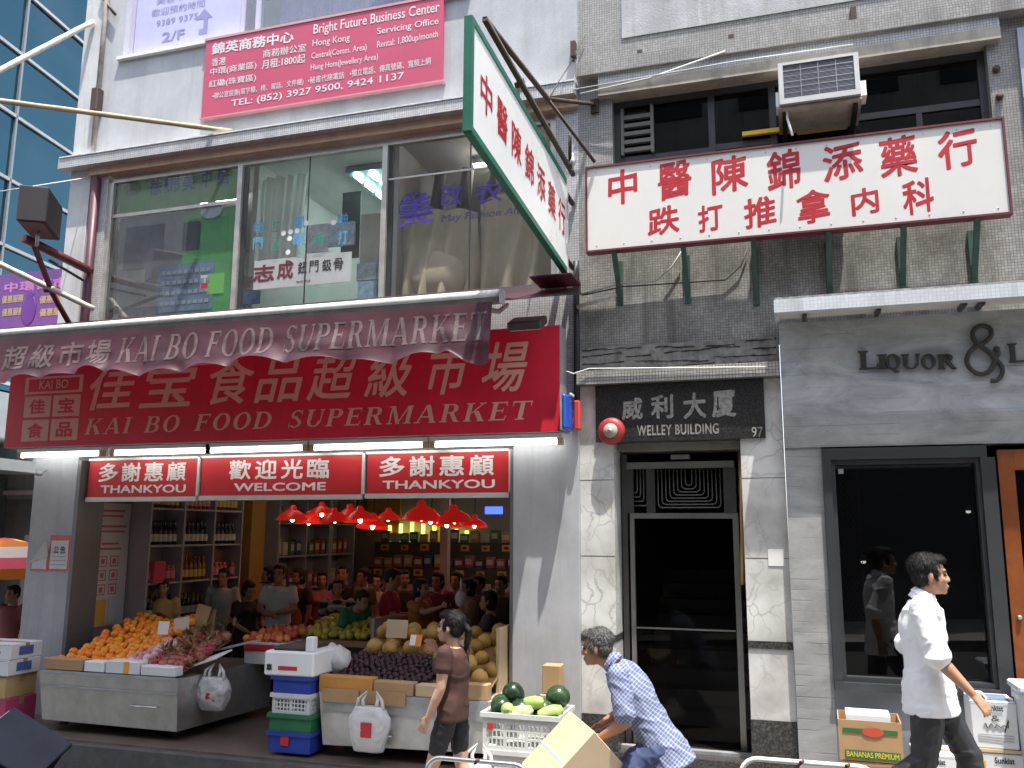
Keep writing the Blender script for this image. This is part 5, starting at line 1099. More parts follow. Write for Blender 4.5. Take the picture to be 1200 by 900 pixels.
# price cards and cartons on that stall
def pcard(x, y, z, w, h, m, label, body='$10', rz=0., ry=0., ink_=None, rx=-8):
    t = thing('price_card', label, 'price card', (x, y, z), R(rz))
    T = Matrix.Translation((x, y, z)) @ Matrix.Rotation(R(rz), 4, 'Z') @ Matrix.Rotation(R(rx), 4, 'X') @ Matrix.Rotation(R(ry), 4, 'Y')
    b = MB(); b.box(-w/2, w/2, 0, .004, 0, h, T); b.build('card', m, t)
    b = MB(); b.box(-.006, .006, .006, .012, -.12, h*.6, T); b.build('stick', card_p, t)
    return t
p = U(191, 731, -.1); pcard(p.x, -.1, .93, .13, .13, white, 'small white price card on a stick over the oranges')
p = U(213, 735, .05); pcard(p.x, .05, .96, .17, .13, mat('cream_card', (.62, .52, .45), .6), 'cream price card leaning over the dragon fruit', rz=8, ry=-10)
for px, py, w_, h_, ry in ((228, 745, .17, .34, 12), (238, 745, .17, .28, -3)):
    p = U(px, py, .35); b = MB(); T = Matrix.Translation((p.x, .35+(px-228)*.005, .86)) @ Matrix.Rotation(R(ry), 4, 'Y') @ Matrix.Rotation(R(-10), 4, 'X'); b.box(-w_/2, w_/2, 0, .006, 0, h_, T); tag(recenter(b.build('cardboard_flap', card)), 'tan cardboard flap standing behind the dragon fruit, %s one' % ('taller leaning' if ry > 0 else 'shorter upright'), 'cardboard')
T = Matrix.Translation((-5.48, -.3, .74)) @ Matrix.Rotation(R(-18), 4, 'Y') @ Matrix.Rotation(R(10), 4, 'X')
b = MB(); b.box(-.17, .17, -.14, .14, 0, .015, T); tag(recenter(b.build('styrofoam_lid', foam)), 'white foam lid lying askew on the corner of the left stall', 'foam lid')
T = Matrix.Translation((-5.45, .12, .82)) @ Matrix.Rotation(R(-14), 4, 'Y')
b = MB(); b.box(-.18, .18, -.12, .12, 0, .02, T); tag(recenter(b.build('grey_tray_lid', mat('grey_lid', (.42, .44, .45), .6))), 'grey tray lid propped behind the white foam lid', 'lid')
t, part = carton('flat_carton', 'low white carton holding red apples behind the left stall corner', -5.5, -5.05, .3, .8, .62, .84, whitebox, 'carton')
part('red_band', redprint, -.226, .226, -.2545, -.2505, .13, .2)
heap('red_apple', 'red apple heaped in the low white carton', 'apple', 'red apples behind the left stall', spot_mat('red_apple_skin', (.45, .03, .02), (.6, .22, .06), 5, .35, .02), sph(.04), slope_spots(-5.5, -5.08, .34, .9, lambda x, y: .87+.1*(y-.3), .08, .15))
# second stall with green fruit behind
s2 = thing('inner_stall', 'dark inner fruit stall of stacked crates with yellow green fruit', 'stall', (-4.6, 1.0, .05))
b = MB(); b.box(-5.15, -4.25, .75, 1.5, .06, .78); b.build('crate_base', mat('dark_crate_plastic', (.035, .03, .03), .6, var=.3), s2)
b = MB()
for i in range(9):
    for j in range(4): b.box(-5.12+.095*i, -5.06+.095*i, .742, .7495, .12+.16*j, .2+.16*j)
b.build('crate_slot', mat('crate_slot_brown', (.09, .06, .045), .8), s2)
b = MB(); b.box(-5.2, -4.2, .70, 1.55, .781, .84); b.build('wooden_tray', mat('tray_wood', (.28, .17, .09), .7, var=.2), s2)
b = MB(); b.box(-4.24, -4.20, .7, 1.5, .841, 1.08); b.build('end_board', mat('tray_end_board', (.38, .32, .27), .7), s2)
mg = spot_mat('mango_skin', (.30, .33, .04), (.60, .45, .05), 3, .45, .03)
heap('mango', 'yellow green mango in the wooden tray of the inner stall', 'mango', 'mangoes on the inner stall', mg, [(.001, -.06), (.025, -.05), (.042, -.01), (.036, .03), (.015, .055), (.001, .06)], slope_spots(-5.1, -4.3, .78, 1.4, lambda x, y: .88+.22*(y-.75), .095, .2))
# ---- right stall
s3 = thing('fruit_stall', 'pale steel fruit stall with melons and plums at the right of the shop', 'stall', (-3.2, -.3, .06))
b = MB(); b.hexa([(-3.97, SY, .15), (-2.42, SY, .19), (-2.46, .5, .17), (-3.97, .5, .15)], [(-4.02, SY-.01, .60), (-2.42, SY-.01, .60), (-2.46, .5, .60), (-4.02, .5, .60)]); b.build('steel_body', mat('scuffed_pale_steel', (.62, .61, .58), .45, .5, var=.25, vscale=5), s3)
b = MB(); b.box(-3.97, -2.44, SY-.02, SY-.0105, .44, .60); b.build('front_shade_band', steel_dull, s3)  # darker strip paints the shade across the top of the stall front
b = MB(); b.tube([(-3.55, SY-.01, .27), (-3.55, SY-.045, .27), (-3.3, SY-.045, .27), (-3.3, SY-.01, .27)], .008); b.build('handle', steel, s3)
for x in (-3.8, -2.6):
    for y in (-.55, .4): b = MB(); b.lathe([(.001, -.012), (.045, -.012), (.045, .012), (.001, .012)], (x, y, .105), 14); b.build('castor', black, s3)
for x0, x1, m_, h, y0, lab in ((-4.02, -3.50, mat('orange_carton', (.55, .26, .06), .7, var=.15), .13, -.74, 'orange printed carton front on the right stall'), (-3.49, -3.12, card, .11, -.74, 'plain brown carton front in the middle of the right stall'), (-3.10, -2.85, card_p, .10, -.73, 'pale carton front beside the woman on the right stall'), (-2.83, -2.45, card, .13, -.73, 'brown carton front at the right end of the right stall')):
    carton('fruit_carton', lab, x0, x1, y0, y0+.12, .602, .602+h, m_, 'carton')
for x0, x1, lab in ((-3.98, -3.62, 'brown lower tray lip hanging over the steel edge at the left'), (-3.60, -3.18, 'brown lower tray lip hanging over the steel edge in the middle')):
    b = MB(); b.box(x0, x1, -.757, -.745, .52, .63); tag(recenter(b.build('tray_lip', card)), lab, 'cardboard')
zq_ = lambda x, y: .70+.34*max(0, y+.6)
sheet('heap_bed', lambda u, v: Vector((-3.98+1.5*u, -.62+1.1*v, zq_(0, -.62+1.1*v)-.05)), 8, 8, bw, s3)
heap('plum', 'dark purple plum in the tray at the front of the right stall', 'plum', 'plums on the right stall', spot_mat('plum_skin', (.014, .006, .010), (.045, .014, .024), 4, .55, .1), sph(.026), slope_spots(-3.95, -3.02, -.58, -.12, zq_, .055, .2))
mm_ = spot_mat('melon_rind', (.31, .175, .03), (.46, .28, .065), 5, .6, .5, 45)
mel = [(-3.68,-.02),(-3.48,.02),(-3.28,-.02),(-3.08,.0),(-2.9,-.05),(-3.62,.2),(-3.42,.25),(-3.2,.22),(-3.0,.2),(-2.8,.2),(-3.5,.12),(-3.3,.14),(-3.1,.12),(-2.72,-.1),(-2.58,.05),(-2.7,.25),(-2.55,-.3),(-2.75,-.38),(-2.95,-.42),(-2.6,-.5),(-2.9,-.25),(-3.86,.02),(-3.80,.2),(-3.70,.12),(-3.9,.3),(-3.6,.36),(-3.4,.4),(-3.15,.38),(-2.95,.36),(-2.72,.42),(-2.6,.3),(-2.85,.1)]
sp_ = []
for i, (x, y) in enumerate(mel): sp_.append((Vector((x, y, .745+.36*max(0, y+.40)+(.09 if i in (10, 11, 12, 17, 22) else 0))), random.uniform(.70, .84)))
heap('melon', 'round netted yellow melon in the heap on the right stall', 'melon', 'melons heaped on the right stall', mm_, [(.001, -.098), (.04, -.093), (.085, -.05), (.1, 0), (.085, .055), (.04, .094), (.001, .1)], sp_)
sp_ = [(Vector((-2.86, -.5, .80)), 1.), (Vector((-2.98, -.40, .86)), .95)]
heap('green_melon', 'greenish oblong melon at the front of the right stall', 'melon', 'green melons on the right stall', spot_mat('green_melon_rind', (.14, .15, .03), (.26, .24, .06), 3, .35, .1), [(.001, -.13), (.05, -.12), (.09, -.06), (.1, .0), (.09, .06), (.05, .12), (.001, .13)], sp_, tilt=.2)
p = U(477, 730, .3); b = MB(); T = Matrix.Translation((p.x, .05, .98)) @ Matrix.Rotation(R(-10), 4, 'X'); b.box(-.11, .11, 0, .006, 0, .17, T); tag(recenter(b.build('price_board', card_p)), 'plain tan cardboard price board behind the melons', 'price board')
b = MB(); T = Matrix.Translation((-3.38, -.10, .98)) @ Matrix.Rotation(R(-25), 4, 'X'); b.box(-.06, .06, 0, .004, -.05, .06, T); b.mi = 1; b.box(-.055, .0, -.003, -.0005, -.045, .055, T); o = link('melon_sticker', b.mesh('s'), [mat('orange_sticker', (.8, .25, .03), .5), white]); tag(recenter(o), 'orange and white paper label on the front melon', 'label')
for px, py, Y, s_ in ((385, 760, -.35, .13), (395, 765, -.45, .12)):
    p = U(px, py, Y); b = MB(); b.ell((p.x, Y, .83), (s_, .09, .12), 10, 7); o = b.build('crumpled_bag', bag_w, None, True)
    for v in o.data.vertices: v.co += Vector((noise.noise(v.co*14), noise.noise(v.co*14+Vector((5, 0, 0))), noise.noise(v.co*14+Vector((0, 9, 0)))))*.05
    tag(recenter(o), 'crumpled white plastic bag %s the left end of the plums' % ('behind' if Y > -.4 else 'over'), 'bag')
b = MB(); b.box(-2.50, -2.47, -.35, .45, .6, 1.15); tag(recenter(b.build('wooden_end_board', mat('pale_end_wood', (.45, .33, .2), .7))), 'pale wooden board standing at the right end of the melons', 'board')
# ---- plastic bags hanging on the stalls
def bagshape(name, label, c, w, h, d, logo=None, handle=True, sx=0.):
    t = thing(name, label, 'bag', c); rings = []
    for i in range(27):
        k = i/26; ww = w/2*(.86+.3*math.sin(k*2.6)-.32*max(0, k-.75)*2); dd = d/2*(.75+.5*math.sin(k*3)); ring = []
        for a in range(64):
            th = a*math.pi/32; cx, cy = math.copysign(abs(math.cos(th))**.6, math.cos(th)), math.copysign(abs(math.sin(th))**.7, math.sin(th))
            q = Vector((c[0]*3+cx*1.6, k*2.4, c[1]+cy*1.6)); n_ = noise.noise(q)*.018+(1-abs(noise.noise(q*2.2))*3)*.006+(1-abs(noise.noise(q*4.5))*3)*.003; n_ *= 1-.6*(abs(k-.5) > .45)
            ring.append((c[0]+(ww+n_)*cx+sx*k, c[1]+(dd+n_)*cy, c[2]+h*k))
        rings.append(ring)
    b = MB(); b.loft(rings); b.build('bag_body', bag_w, t, True)
    if handle:
        for sg_ in (-1, 1):
            b = MB(); x = c[0]+sg_*w*.3+sx; z = c[2]+h; b.tube([(x-.03, c[1]-.01, z-.02), (x-.02, c[1], z+.06), (x-sg_*.05, c[1]+.03, z+.12), (x+.02, c[1], z+.05), (x+.035, c[1]-.01, z-.02)], [.02, .014, .01, .014, .02], 6); b.build('bag_handle', bag_w, t, True)
    if logo: b = MB(); b.box(c[0]-w*.17+.01, c[0]+w*.2, c[1]-d*.74, c[1]-d*.70, c[2]+h*.35, c[2]+h*.68); b.build('printed_square', logo, t)
    return t
p = U(433, 872, -.83); bagshape('carrier_bag', 'white carrier bag with red printed square hanging on the right stall', (p.x, -.84, .16), .30, .36, .12, redprint)
p = U(250, 835, -.45); t_ = bagshape('carrier_bag', 'white carrier bag with dark red mark hanging at the side of the left stall', (-5.33, -.42, .30), .27, .30, .14, None); b = MB(); b.prism([(-5.37, .40), (-5.30, .42), (-5.25, .39), (-5.28, .46), (-5.34, .47)], -.512, -.505); b.build('printed_mark', redprint, t_)
# ---- crate stack with a foam box on top
def crate(name, label, x0, x1, y0, y1, z0, z1, m, rz=0., slots=True, rim=.018, logo=None):
    c = Vector(((x0+x1)/2, (y0+y1)/2, z0)); t = thing(name, label, 'crate', c, R(rz)); T = OFF[t.name]; w, d, h = (x1-x0)/2, (y1-y0)/2, z1-z0
    b = MB()
    def wall(ax, s):
        L = w if ax == 0 else d
        rows = [(0, .03), (h*.30, h*.36), (h*.52, h*.58), (h*.72, h)] if slots else [(0, h)]
        for a_, e_ in rows:
            if ax == 0: b.box(-w, w, s*d-(.008 if s > 0 else 0), s*d+(.008 if s < 0 else 0), a_, e_, T)
            else: b.box(s*w-(.008 if s > 0 else 0), s*w+(.008 if s < 0 else 0), -d+.009, d-.009, a_, e_, T)
        if slots:
            n = int(L*2/.035)
            for i in range(n+1):
                x = -L+.01+(2*L-.02)*i/n; wd_ = .012 if 0 < i < n and i % 5 else .03
                x = max(-L+wd_/2, min(L-wd_/2, x))
                if ax == 0: b.box(x-wd_/2, x+wd_/2, s*d-(.0075 if s > 0 else -.0005), s*d+(.0075 if s < 0 else -.0005), .031, h*.719, T)
                else: b.box(s*w-(.0075 if s > 0 else -.0005), s*w+(.0075 if s < 0 else -.0005), max(x-wd_/2, -d+.01), min(x+wd_/2, d-.01), .031, h*.719, T)
    for s in (-1, 1): wall(0, s); wall(1, s)
    b.box(-w+.01, w-.01, -d+.01, d-.01, .002, .012, T); b.build('basket', m, t)
    b = MB()
    for q in ((-w-rim, w+rim, -d-rim, -d-.0005), (-w-rim, w+rim, d+.0005, d+rim), (-w-rim, -w-.0005, -d, d), (w+.0005, w+rim, -d, d)): b.box(q[0], q[1], q[2], q[3], h-.03, h+.006, T)
    b.build('rim', m, t)
    if logo: b = MB(); b.box(*logo[:2], -d-.012, -d-.0085, *logo[2:4], T); b.build('tag', logo[4], t)
    return t
blue = mat('blue_crate_plastic', (.02, .05, .32), .45, var=.2); green = mat('green_crate_plastic', (.02, .14, .06), .45, var=.2); greyc = mat('pale_grey_crate', (.55, .57, .57), .5, var=.12)
cx0, cx1, cy0, cy1 = -4.43, -4.06, -.82, -.36
def zpx(y): return U(355, y, -.82).z
lv_ = [zpx(884), zpx(859), zpx(838), zpx(814), zpx(793), zpx(764)]
crate('plastic_crate', 'blue crate with red tag at the foot of the crate stack', cx0-.02, cx1+.02, cy0, cy1, lv_[0], lv_[1]-.004, blue, 0, False, logo=(-.08, .0, .06, .16, redprint))
crate('plastic_crate', 'green crate in the crate stack between stalls', cx0-.02, cx1+.02, cy0, cy1, lv_[1], lv_[2]-.004, green, 0, False)
crate('plastic_crate', 'pale grey slotted crate in the crate stack between stalls', cx0, cx1, cy0, cy1, lv_[2], lv_[3]-.004, greyc, 0, True)
crate('plastic_crate', 'upper blue crate under the white foam box', cx0, cx1, cy0, cy1, lv_[3], lv_[4]-.004, blue, 0, False)
t, part = carton('foam_box', 'white foam fruit box on top of the crate stack', cx0-.09, cx1+.04, cy0-.03, cy1+.06, lv_[4], lv_[5], foam, 'box', bev=.015, open_=False)
q = t['wdh']; part('dark_fruit', mat('dark_grapes', (.03, .03, .03), .5, bump=1, bscale=40), -q[0]+.05, q[0]-.12, -q[1]+.05, q[1]-.05, q[2]-.002, q[2]+.035, bv=.015)
part('upright_flap', foam, q[0]-.1, q[0]-.02, -q[1]+.02, -q[1]+.1, q[2], q[2]+.13, bv=.01)
face_text(t, '車', -q[0]+.03, -q[0]+.09, .04, .10, blkink, bold=.04); part('red_mark', redprint, -.1, .09, -q[1]-.002, -q[1]-.0005, .05, .085)
# ---- watermelon crates
wx0, wx1 = -2.40, -1.78
crate('plastic_basket', 'white slotted basket heaped with watermelons, upper of two', wx0, wx1, -.98, -.5, .29, .565, mat('white_basket', (.66, .67, .64), .5, var=.12), 0, True, logo=(-.27, -.22, .15, .2, redprint))
crate('plastic_basket', 'white slotted basket under the watermelon basket', wx0+.02, wx1-.02, -.97, -.51, .0, .283, MATS['white_basket'], 0, True)
wmm = spot_mat('watermelon_rind', (.008, .02, .012), (.03, .07, .025), 4, .25, .02)
wl_ = [(-2.30,-.82),(-2.12,-.85),(-1.95,-.8),(-2.25,-.64),(-2.05,-.66),(-1.87,-.62),(-2.33,-.7)]
heap('watermelon', 'small dark green watermelon in the white basket', 'watermelon', 'watermelons in the basket', wmm, sph(.092, 10, 1.08), [(Vector((x, y, .575+(.08 if i > 2 else 0)*(i % 2))), random.uniform(.9, 1.05)) for i, (x, y) in enumerate(wl_)])
pg = spot_mat('pale_gourd_skin', (.32, .45, .12), (.55, .62, .32), 5, .35, .02)
g0 = None
for x, y, z, rz_ in ((-2.02, -.86, .64, 1.2), (-2.22, -.9, .585, .4), (-1.86, -.9, .585, 2), (-2.1, -.93, .575, 1.6)):
    g = heap('winter_gourd', 'pale green streaked gourd lying on the dark watermelons', 'gourd', 'pale gourds in the basket', pg, [(.001, -.11), (.03, -.1), (.05, -.05), (.055, .03), (.04, .09), (.001, .11)], [(Vector((x, y, z)), 1.)], tilt=0) if g0 is None else dup(g0, (x, y, z))
    g0 = g0 or g; g.rotation_euler = (R(80), 0, rz_)
carton('small_carton', 'small brown carton perched behind the watermelons', -2.08, -1.92, -.35, -.2, .62, .86, card, 'box'); carton('small_carton', 'taller pale carton standing by the grey pillar under the small one', -2.1, -1.9, -.36, -.18, -.08, .615, card_p, 'box')
# ---- cartons at the left pillar
def lz(y): return U(30, y, -.75).z
xa, xb = -8.10, -7.45
zs = [lz(856)-.12, lz(820), lz(793), lz(774), lz(755)]
t, part = carton('fruit_carton', 'pink lower fruit carton with red apple picture by the left pillar', xa, xb, -.8, -.42, zs[0], zs[1]-.002, mat('pink_carton', (.45, .05, .15), .6), 'box'); face_text(t, 'FUJI', -.1, .12, .1, .18, lett_w, bold=.02)
part('apple_picture', redprint, .0, .2, -.1955, -.1935, .0, .08)
t, part = carton('fruit_carton', 'tan fruit carton in the middle of the pile by the left pillar', xa+.02, xb-.02, -.8, -.42, zs[1], zs[2]-.002, mat('ochre_carton', (.48, .34, .15), .7), 'box'); part('green_mark', mat('pale_green_print', (.3, .36, .12), .7), -.02, .18, -.1955, -.1935, .04, .08)
for k, lab in ((2, 'white fruit carton with cherry print, second from the top by the left pillar'), (3, 'white fruit carton with cherry print, topmost by the left pillar')):
    t, part = carton('fruit_carton', lab, xa, xb+.01, -.82, -.42, zs[k], zs[k+1]-.002, whitebox, 'box', rz=2 if k == 3 else 0)
    h = zs[k+1]-zs[k]
    b = MB(); T = OFF[t.name]
    for x in (.02, .1, .17): b.prism([(x+.035*math.cos(a*.524), h*.45+.03*math.sin(a*.524)) for a in range(12)], -.2055, -.2035, T)
    b.prism([(.0, h*.3), (.2, h*.35), (.19, h*.5), (.02, h*.48)], -.2075, -.2058, T)
    b.build('cherry_print', mat('dark_cherry_print', (.13, .03, .05), .6), t)
    b = MB(); b.prism([(.06, h*.7), (.13, h*.72), (.13, h*.8), (.06, h*.78)], -.2055, -.2035, T); b.box(.3335, .3355, -.1, .08, h*.25, h*.8, T); b.build('blue_print', bluprint, t)
# ---- dark plastic bin tipped against the kerb, bottom left
db = thing('tipped_bin', 'dark blue-grey plastic bin tipped on its side at the lower left', 'bin', (-5.9, -2.45, .05))
bt = mat('slate_plastic', (.013, .015, .023), .9, var=.2, spec=.03)
cb_ = U(20, 884, -2.3); T = Matrix.Translation((cb_.x, -2.3, cb_.z)) @ Matrix.Rotation(R(20), 4, 'Z') @ Matrix.Rotation(R(30), 4, 'Y') @ Matrix.Rotation(R(25), 4, 'X')
b = MB(); b.hexa([T @ Vector(q) for q in ((-.2, -.17, -.5), (.2, -.17, -.5), (.2, .17, -.5), (-.2, .17, -.5))], [T @ Vector(q) for q in ((-.26, -.22, .07), (.26, -.22, .07), (.26, .22, .07), (-.26, .22, .07))]); b.bevel(.02, 2); b.build('bin_body', bt, db)
b = MB(); b.box(-.28, .28, -.24, .24, .075, .12, T); b.bevel(.015, 2); b.build('bin_lid', bt, db)
b = MB(); b.box(-.284, -.281, -.2, .2, .03, .1, T); b.build('wrapping_tape', mat('clear_tape', (.3, .33, .38), .15), db)
# ---- cartons under the show window
def bn_box(lab, x0, x1, y0, y1, z0, z1, open_):
    t, part = carton('banana_carton', lab, x0, x1, y0, y1, z0, z1, card, 'box', open_=open_, rz=-2)
    w, d, h = t['wdh']
    part('green_stripe', greenprint, -w+.03, w-.03, -d-.005, -d-.0035, h*.70, h*.80)
    b = MB(); T = OFF[t.name]; b.prism([(.075*math.cos(k*.314)+.02, h*.73+.034*math.sin(k*.314)) for k in range(20)], -d-.0065, -d-.0051, T); b.build('red_oval', mat('oval_red', (.55, .08, .04), .6), t)
    part('green_panel', greenprint, -w+.04, w-.02, -d-.005, -d-.0035, h*.06, h*.26); face_text(t, 'BANANAS PREMIUM', -w+.05, w-.03, h*.09, h*.23, yelprint, bold=.02, stand=.006)
    return t, part
t, part = bn_box('open brown banana carton holding a white foam block below the show window', .30, .74, -.62, -.25, .335, .62, True)
w, d, h = t['wdh']; part('foam_block', foam, -w+.06, w-.07, -d+.05, d-.05, h*.3, h+.03)
bn_box('closed lower banana carton beneath the open one', .32, .73, -.62, -.25, .05, .33, False)
def sk_box(lab, x0, x1, y0, y1, z0, z1, rz=0., big_=True):
    t, part = carton('citrus_carton', lab, x0, x1, y0, y1, z0, z1, whitebox, 'box', rz=rz); w, d, h = t['wdh']
    face_text(t, 'Sunkist', -w*.38, w*.42, h*.80, h*.92, blkink, bold=.03)
    if big_:
        face_text(t, '&', -.02, .035, h*.58, h*.70, blkink); b = MB(); T = OFF[t.name]
        b.tube([T @ Vector((-.07+.012*k, -d-.004, h*(.50+.05*math.sin(k*1.9)-.02*(k % 3)))) for k in range(14)]+[T @ Vector((.09, -d-.004, h*.62)), T @ Vector((.06, -d-.004, h*.36))], .0035, 4); b.build('handwritten_mark', blkink, t)
    for k in range(3):
        part('fine_print', mat('grey_print', (.4, .4, .42), .6), -w*.75, w*.78, -d-.005, -d-.0035, h*(.28-.06*k), h*(.30-.06*k))
    return t, part
t, part = sk_box('white citrus carton with handwritten mark and blue patch on its lid', 1.22, 1.52, -.56, -.2, .475, .80, -3)
w, d, h = t['wdh']; part('blue_patch', mat('blue_lid_print', (.12, .2, .45), .5, var=.5, vscale=30), -.06, .12, -.14, .14, h+.0005, h+.002)
part('clear_bag', foam, -w-.0, -w+.12, -d+.02, d-.1, h+.0005, h+.03, bv=.01)
t, part = sk_box('white citrus carton at the bottom of the right pile', 1.24, 1.56, -.57, -.2, .09, .45, 0, False); part('brown_lid_edge', card_p, -t['wdh'][0]-.004, t['wdh'][0]+.004, -t['wdh'][1]-.004, t['wdh'][1]+.004, .361, .382); part('orange_corner', mat('orange_print', (.8, .35, .03), .6), -t['wdh'][0]-.001, -t['wdh'][0]+.04, -t['wdh'][1]-.003, -t['wdh'][1]-.0005, .2, .3)
sk_box('white citrus carton partly behind the walking man', .82, 1.1, -.55, -.2, .07, .40, 0, False)
t = thing('plastic_tub', 'translucent grey plastic tub cut by the right edge of the picture', 'tub', (1.72, -.7, .1)); b = MB()
q = U(1200, 805, -.7); T = Matrix.Translation((q.x+.10, -.62, q.z))
b.loft([[(T @ Vector((sx_*math.copysign(abs(math.cos(a))**.4, math.cos(a)), .17*math.copysign(abs(math.sin(a))**.4, math.sin(a)), z)))[:] for a in [k*math.pi/12 for k in range(24)]] for sx_, z in ((.12, -.65), (.125, -.4), (.135, -.1), (.15, -.09), (.15, .0))]); b.build('tub_body', mat('frosted_plastic', (.5, .54, .58), .35), t, True)
b = MB(); b.box(-.157, .157, -.177, .177, -.03, .02, T); b.bevel(.012); b.build('tub_lid', mat('frosted_lid', (.6, .64, .68), .3), t)
# ---- trolleys on the road side, only their handles reach into the frame
chrome = mat('worn_chrome_tube', (.68, .68, .68), .25, .9, var=.1); wpaint = mat('chipped_white_tube', (.72, .70, .68), .45, var=.2, vscale=20)
for lab, xa, xb, ya, m_, zt in (('silver tube handle of a hand trolley in front of the fruit stall', 500, 620, 892, chrome, 0), ('white painted tube handle of a hand trolley in front of the show window', 868, 1028, 894, wpaint, 0)):
    Yt = -3.05; p, q = U(xa, ya, Yt), U(xb, ya, Yt); t = thing('hand_trolley', lab, 'trolley', ((p.x+q.x)/2, Yt, zg(p.x)))
    z = (p.z+q.z)/2; g = zg((p.x+q.x)/2)
    b = MB(); r_ = .085; pts = [(p.x, Yt, g+.14), (p.x, Yt, z-r_)]+[(p.x+r_-r_*math.cos(k*math.pi/10), Yt, z-r_+r_*math.sin(k*math.pi/10)) for k in range(1, 6)]+[(q.x-r_+r_*math.sin(k*math.pi/10), Yt, z-r_+r_*math.cos(k*math.pi/10)) for k in range(0, 5)]+[(q.x, Yt, z-r_), (q.x, Yt, g+.14)]
    b.tube(pts, .013, 10); b.build('handle', m_, t, True)
    b = MB(); b.tube([(p.x, Yt, z-.22), (q.x, Yt, z-.22)], .011); b.build('cross_bar', m_, t, True)
    b = MB(); b.box(p.x-.02, q.x+.02, Yt-.75, Yt+.02, g+.12, g+.15); b.build('platform', mat('trolley_deck', (.1, .12, .14), .6, var=.3), t)
    for x in (p.x+.05, q.x-.05):
        for y in (Yt-.65, Yt-.08): b = MB(); T = Matrix.Translation((x, y, g+.06)) @ Matrix.Rotation(R(90), 4, 'Y'); b.lathe([(.001, -.015), (.055, -.015), (.055, .015), (.001, .015)], (0, 0, 0), 16, T); b.build('wheel', black, t)
    for fx in ((.5,) if xa < 600 else (.45, .78)):
        xw = p.x+(q.x-p.x)*fx; b = MB(); b.tube([(xw-.012, Yt, z), (xw, Yt-.016, z+.008), (xw+.012, Yt, z), (xw, Yt+.016, z-.008), (xw-.01, Yt-.012, z-.012), (xw+.015, Yt-.01, z+.014)], .007, 5); b.build('tied_cord', mat('dark_cord', (.12, .05, .05), .8), t)
# ================================================================ inside the shop
lampred = bpy.data.materials.new('red_lamp_shade'); lampred.use_nodes = True
_nt = lampred.node_tree; _p = _nt.nodes['Principled BSDF']; _p.inputs['Base Color'].default_value = (.75, .015, .012, 1); _p.inputs['Roughness'].default_value = .35
_p.inputs['Emission Color'].default_value = (.9, .02, .015, 1); _p.inputs['Emission Strength'].default_value = .10
bulb = emit('warm_bulb', (1, .72, .3), 6.)
L0 = None
for px, py, Y, s in ((343, 603, 2.0, 1), (362, 608, 2.6, 1), (377, 598, 2.4, 1), (392, 605, 2.0, 1.05), (410, 601, 2.8, 1), (422, 604, 2.0, 1.1), (437, 612, 2.5, 1), (455, 604, 3.0, .95), (494, 600, 2.0, 1.15), (505, 606, 2.8, 1), (532, 604, 2.0, 1.15), (524, 610, 2.7, 1), (556, 612, 3.0, 1)):
    p = U(px, py, Y)
    if L0 is None:
        L0 = thing('pendant_lamp', 'red plastic pendant lamp hanging over the fruit in the shop', 'lamp', p, 0, 'red pendant lamps in the shop'); OFF[L0.name] = Matrix.Translation(p); c = p
        b = MB(); b.loft([[(c.x+r*math.cos(k*math.pi/12), c.y+r*math.sin(k*math.pi/12), c.z+z) for k in range(24)] for r, z in ((.21, -.07), (.205, -.06), (.16, -.005), (.085, .045), (.05, .06), (.04, .11), (.012, .12))], cap=False); b.build('lamp_shade', lampred, L0, True)
        b = MB(); b.ell(c+Vector((0, 0, -.055)), (.028, .028, .04), 10, 7); b.build('bulb', bulb, L0, True)
        b = MB(); b.tube([c+Vector((0, 0, .12)), c+Vector((0, 0, .9))], .006, 5); b.build('cord', black, L0)
    else: dup(L0, p, (random.uniform(-.12, .12), random.uniform(-.12, .12), random.uniform(0, 3)), scale=s*random.uniform(.82, 1.02))
for x, y, l, hz in ((-6.2, 2.4, 1.6, 3.1), (-4.2, 4.6, 1.8, 2.72), (-3.0, 4.0, 1.8, 2.62), (-3.4, 5.6, 1.6, 2.66)):
    t = thing('ceiling_tube', 'long fluorescent tube on the shop ceiling, above %s' % {-6.2: 'the bottle shelves', -4.2: 'the back aisle', -3.0: 'the vegetable wall', -3.4: 'the rear corner'}[x], 'lamp', (x, y, hz)); b = MB(); b.tube([(x, y-l/2, hz), (x, y+l/2, hz)], .022, 8); b.build('tube', emit('shop_tube', (1, .95, .8), 3.2), t, True); b = MB(); b.box(x-.05, x+.05, y-l/2, y+l/2, hz+.03, hz+.09); b.build('batten', whitep, t)
# bottle shelves along the left wall
sw = mat('grey_white_shelf', (.36, .33, .33), .6, var=.1)
sh = thing('bottle_shelf', 'tall pale shelving full of bottles along the left shop wall', 'shelf', (-7.45, 2.1, .05))
ys = [.95, 1.55, 2.15, 2.75]; zs2 = [.9, 1.35, 1.8, 2.25, 2.7]
for y in (.92, 1.54, 2.16, 2.78): bx('upright', sw, -7.59, -7.30, y-.015, y+.015, .06, 2.75, parent=sh)
for z in zs2: bx('shelf_board', sw, -7.59, -7.31, .936, 2.764, z-.012, z+.012, parent=sh)
bprof = [(.001, 0), (.036, 0), (.036, .17), (.03, .2), (.013, .23), (.013, .29), (.001, .295)]
bm_ = {'dark bottle with pale label standing on the left wall shelves': spot_mat('dark_bottle', (.012, .01, .01), (.03, .022, .015), 4, .15, 0), 'amber bottle standing on the left wall shelves': spot_mat('amber_bottle', (.16, .05, .01), (.28, .10, .02), 4, .2, 0), 'red jar standing on the left wall shelves': spot_mat('red_jar', (.35, .03, .02), (.45, .1, .05), 4, .3, 0)}
protos = []
